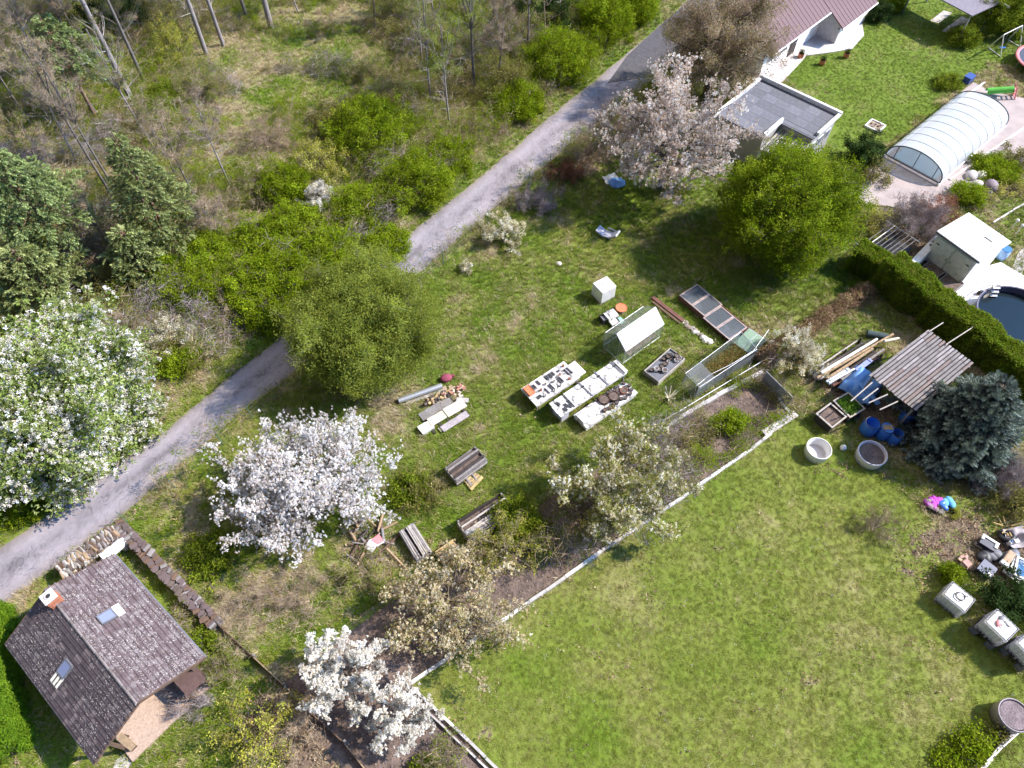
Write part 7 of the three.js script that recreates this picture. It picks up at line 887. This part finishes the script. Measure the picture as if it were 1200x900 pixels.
[['slender pole tree beside the dark pine', [-27.96, -38.68], 12, 0.1], ['slender pole tree twin beside the dark pine', [-27.26, -38.33], 11.5, 0.09], ['thin bare tree in the dry grass', [-20.03, -39.92], 8, 0.075], ['thin bare tree below the clearing', [-22.13, -38.59], 7.5, 0.07], ['very thin bare tree near the green thicket', [-19.59, -34.34], 5, 0.05], ['bare pale tree above the budding thicket', [-4.75, -46.5], 9, 0.09], ['bare dark tree above the lane', [-2.99, -50.84], 10, 0.13], ['pale slender tree near the bright rounded shrub', [1.28, -55.59], 9, 0.09], ['pale slender tree between the budding thickets', [-7.39, -54.36], 8, 0.07], ['leaning bare tree deep in the wood', [-35.77, -45.48], 10, 0.1], ['bare tree in the dark corner of the wood', [-37.5, -44.97], 10, 0.1], ['bare tree behind the leaning one', [-36.07, -50.84], 11, 0.1], ['crooked bare tree near the bluish pine', [-33.91, -52.57], 10, 0.09], ['thin dead tree above the bird cherry', [-26.14, -33.24], 6, 0.07], ['dark slender tree beside the bright rounded shrub', [4.11, -60.8], 9, 0.1]].forEach(([lab, p, h, r], i) => tall(lab, p, h, r, i % 3 === 2 ? BARK.pale : BARK.grey, 520 + i, { name: 'slender_tree', rx: 1.3 + 0.1 * (i % 4), ry: h * 0.3, limbs: 9, wobble: 0.35, leaves: i > 4 && i < 9 ? { buds: S(K.fine, L.leaf, 260, COL.willow, 1.2, 0.1) } : bareTwigs }));
[[-41.81, -56.84], [-38.6, -54.97], [-36.84, -58.13], [-31.6, -47.55], [-31.85, -42.52], [-32.88, -40.19], [-34.03, -38.42], [-26.19, -43.49], [-24.3, -41.11], [-27.59, -63.6], [-19.04, -62.89], [-11.89, -60.12], [-9.46, -62.18], [-6.77, -61.49], [-4.6, -63.6], [-1.85, -59.45], [0, -62.89], [2.92, -58.39], [-1.37, -51.41], [-6.39, -49.72], [-31.72, -56.84], [-34.38, -60.8]].forEach((p, i) => tall('thin bare tree among the crowded stems of the wood', p, 6.5 + (i * 7) % 5, 0.06 + 0.01 * (i % 4), [BARK.grey, BARK.pale, BARK.tan][i % 3], 560 + i, { name: 'thin_tree', rx: 1.5, ry: 2.4, limbs: 10, wobble: 0.6, lean: [((i * 5) % 7 - 3) * 0.25, ((i * 3) % 5 - 2) * 0.25], leaves: i % 3 ? { buds: S(K.twig, L.twig, 200, COL.brown, 1.0, 0.1), leaves: S(K.fine, L.leaf, 160, COL.willow, 1.1, 0.1) } : bareTwigs, group: 'thin bare trees crowding the wood' }));
{ const a = [-18.5, -26.68], b = [-16.95, -28.06], t = thing('dead_branch', 'bleached dead branch poking out of the brambles by the lane', 'branch', a, 0); R(t, 'stem', W.cream, [0, 0.1, 0], [b[0] - a[0], 0.7, b[1] - a[1]], 0.06, 6, 0.03); R(t, 'fork', W.cream, [(b[0] - a[0]) * 0.7, 0.5, (b[1] - a[1]) * 0.7], [(b[0] - a[0]) * 0.75, 1.0, (b[1] - a[1]) * 1.1], 0.03); }

// ---------------------------------------------------------------- grass, straw, flowers: what nobody could count
{
  const r = rng(900), lists = { lawn: [], tall: [], straw: [], weeds: [], litter: [], daisy: [] };
  const hard = [roadPoly, bedPoly, [[-22.43, -11.41], [-20.08, -13.14], [-13.7, -7.83], [-17.7, -3.33], [-23.39, -8.59]], [[15.02, -43.49], [19.98, -51.07], [25.08, -46.5], [21.02, -41.58]], houseTerrace, poolTerrace, poolDeck];
  let tries = 0; const want = 330000;
  for (let n = 0; n < want && tries < 900000; tries++) {
    const z = lerp(-66, 0, Math.pow(r(), 0.9)), half = 30 + (-z) * 0.36, x = (r() * 2 - 1) * Math.min(49, half);
    if (hard.some((p) => inside([x, z], p))) { if (!(inside([x, z], roadPoly) && edgeDist([x, z], roadPoly) < 0.16 * r())) continue; }
    const l = land(x, z), c = landColour(x, z, l), k = 0.75 + 0.6 * r(), dry = c[0] > c[1] * 1.02, ry = r() * 6.28; n++;
    if (r() < l.soil * 1.1) { if (r() < 0.35) lists.litter.push([x, 0.015, z, (r() - 0.5) * 0.6, ry, (r() - 0.5) * 0.6, 0.6 + 0.8 * r(), pick([[0.3, 0.2, 0.12], [0.22, 0.15, 0.1], [0.4, 0.31, 0.2]], r)]); continue; }
    const u = r();
    if (l.kind === 'lawn') lists.lawn.push([x, 0, z, 0, ry, 0, 0.7 + 0.6 * r(), u < l.dry * 0.35 ? [0.34 * k, 0.3 * k, 0.14 * k] : [c[0] * k * 1.3, c[1] * k * 1.28, c[2] * k], 0.7 + 0.6 * r()]);
    else if (dry || u < l.dry * 0.35) lists.straw.push([x, 0, z, (r() - 0.5) * 0.5, ry, (r() - 0.5) * 0.5, 0.6 + 0.8 * r(), pick([[0.42, 0.34, 0.2], [0.5, 0.42, 0.27], [0.33, 0.25, 0.15]], r)]);
    else if (u > 0.94 && l.kind !== 'garden') lists.weeds.push([x, 0.05, z, 0, ry, 0, 0.5 + 0.7 * r(), pick([...COL.fresh, ...COL.mid], r)]);
    else if (u > 0.975) lists.weeds.push([x, 0.04, z, 0, ry, 0, 0.4 + 0.4 * r(), pick(COL.mid, r)]);
    else lists.tall.push([x, 0, z, 0, ry, 0, 0.6 + 0.7 * r(), [c[0] * k * 1.25, c[1] * k * 1.25, c[2] * k], 0.6 + 0.8 * r()]);
    if (l.kind !== 'wood' && r() < 0.008) lists.daisy.push([x, 0.06, z, 0, ry, 0, 0.5 + 0.5 * r(), r() < 0.75 ? [0.8, 0.8, 0.74] : [0.7, 0.55, 0.05]]);
  }
  const stuff = (name, g, m, list, label, cat) => tag(scatter(scene, name, g, m, list), label, cat);
  stuff('lawn_grass', tuft(18, 0.1, 0.06, 0.009, 61, 0.8), L.blade, lists.lawn, 'short mown lawn grass with dry blades', 'grass');
  stuff('meadow_grass', tuft(13, 0.1, 0.15, 0.014, 62, 0.8), L.blade, lists.tall, 'longer green grass in the garden and along the lane', 'grass');
  stuff('dry_grass', tuft(12, 0.14, 0.2, 0.013, 63, 1.3), L.straw, lists.straw, 'pale dry grass and straw among the green', 'grass');
  stuff('weeds', K.leaf, L.leaf, lists.weeds, 'small leafy weeds scattered through the grass', 'weeds');
  stuff('leaf_litter', leafClump(8, 0.2, 0.1, 0.06, 64, 0.85), L.straw, lists.litter, 'brown fallen leaves on bare ground', 'litter');
  stuff('lawn_flowers', leafClump(5, 0.08, 0.035, 0.035, 65, 0.9), L.petal, lists.daisy, 'tiny white and yellow flowers in the grass', 'flowers');

  // tangle of young shrubs, brambles and saplings that fills the wood beyond the lane
  const under = { leaf: [], twig: [] }, glade = [[-28.62, -48.62], [-26.99, -58.13], [-20.95, -65.06], [-12.58, -66.55], [-9.37, -56.84], [-10.89, -50.84], [-14.48, -47.55], [-16.86, -42.52], [-21.86, -42.52]];
  for (let n = 0; n < 85000;) {
    const z = lerp(-70, -12, r()), x = lerp(-48, 18, r()), l = land(x, z); if (l.kind !== 'wood' || inside([x, z], roadPoly)) { if (r() < 0.01) n++; continue; }
    const d = edgeDist([x, z], roadWest, false); if (d < 1.3) continue; n++;
    const open = inside([x, z], glade) ? 0.22 : 0, thick = fbm(x * 0.35, z * 0.35, 3, 88), v = thick - 0.33 - open; if (v < 0) continue;
    const y = (0.1 + 1.7 * r() * Math.min(1, v * 5)), hue = fbm(x * 0.25 + 40, z * 0.25, 2, 91), t = r();
    if (t < 0.14 + (hue < 0.42 ? 0.3 : 0)) under.twig.push([x, y, z, (r() - 0.5) * 2, r() * 6, (r() - 0.5) * 2, 0.7 + 0.7 * r(), pick(hue < 0.36 ? COL.mauve : COL.brown, r)]);
    else under.leaf.push([x, y, z, r() - 0.5, r() * 6, r() - 0.5, 0.9 + 0.6 * r(), pick(hue > 0.55 ? COL.fresh : hue > 0.47 ? COL.willow : hue > 0.4 ? COL.olive : COL.mid, r)]);
  }
  stuff('undergrowth', K.fine, L.leaf, under.leaf, 'tangled leafy undergrowth of the wood beyond the lane', 'undergrowth');
  stuff('brushwood', K.bramble, L.twig, under.twig, 'brown twiggy brushwood of the wood beyond the lane', 'brushwood');
}

scene.traverse((o) => { if (o.isMesh) { o.castShadow = true; o.receiveShadow = true; } });
renderer.render(scene, camera);
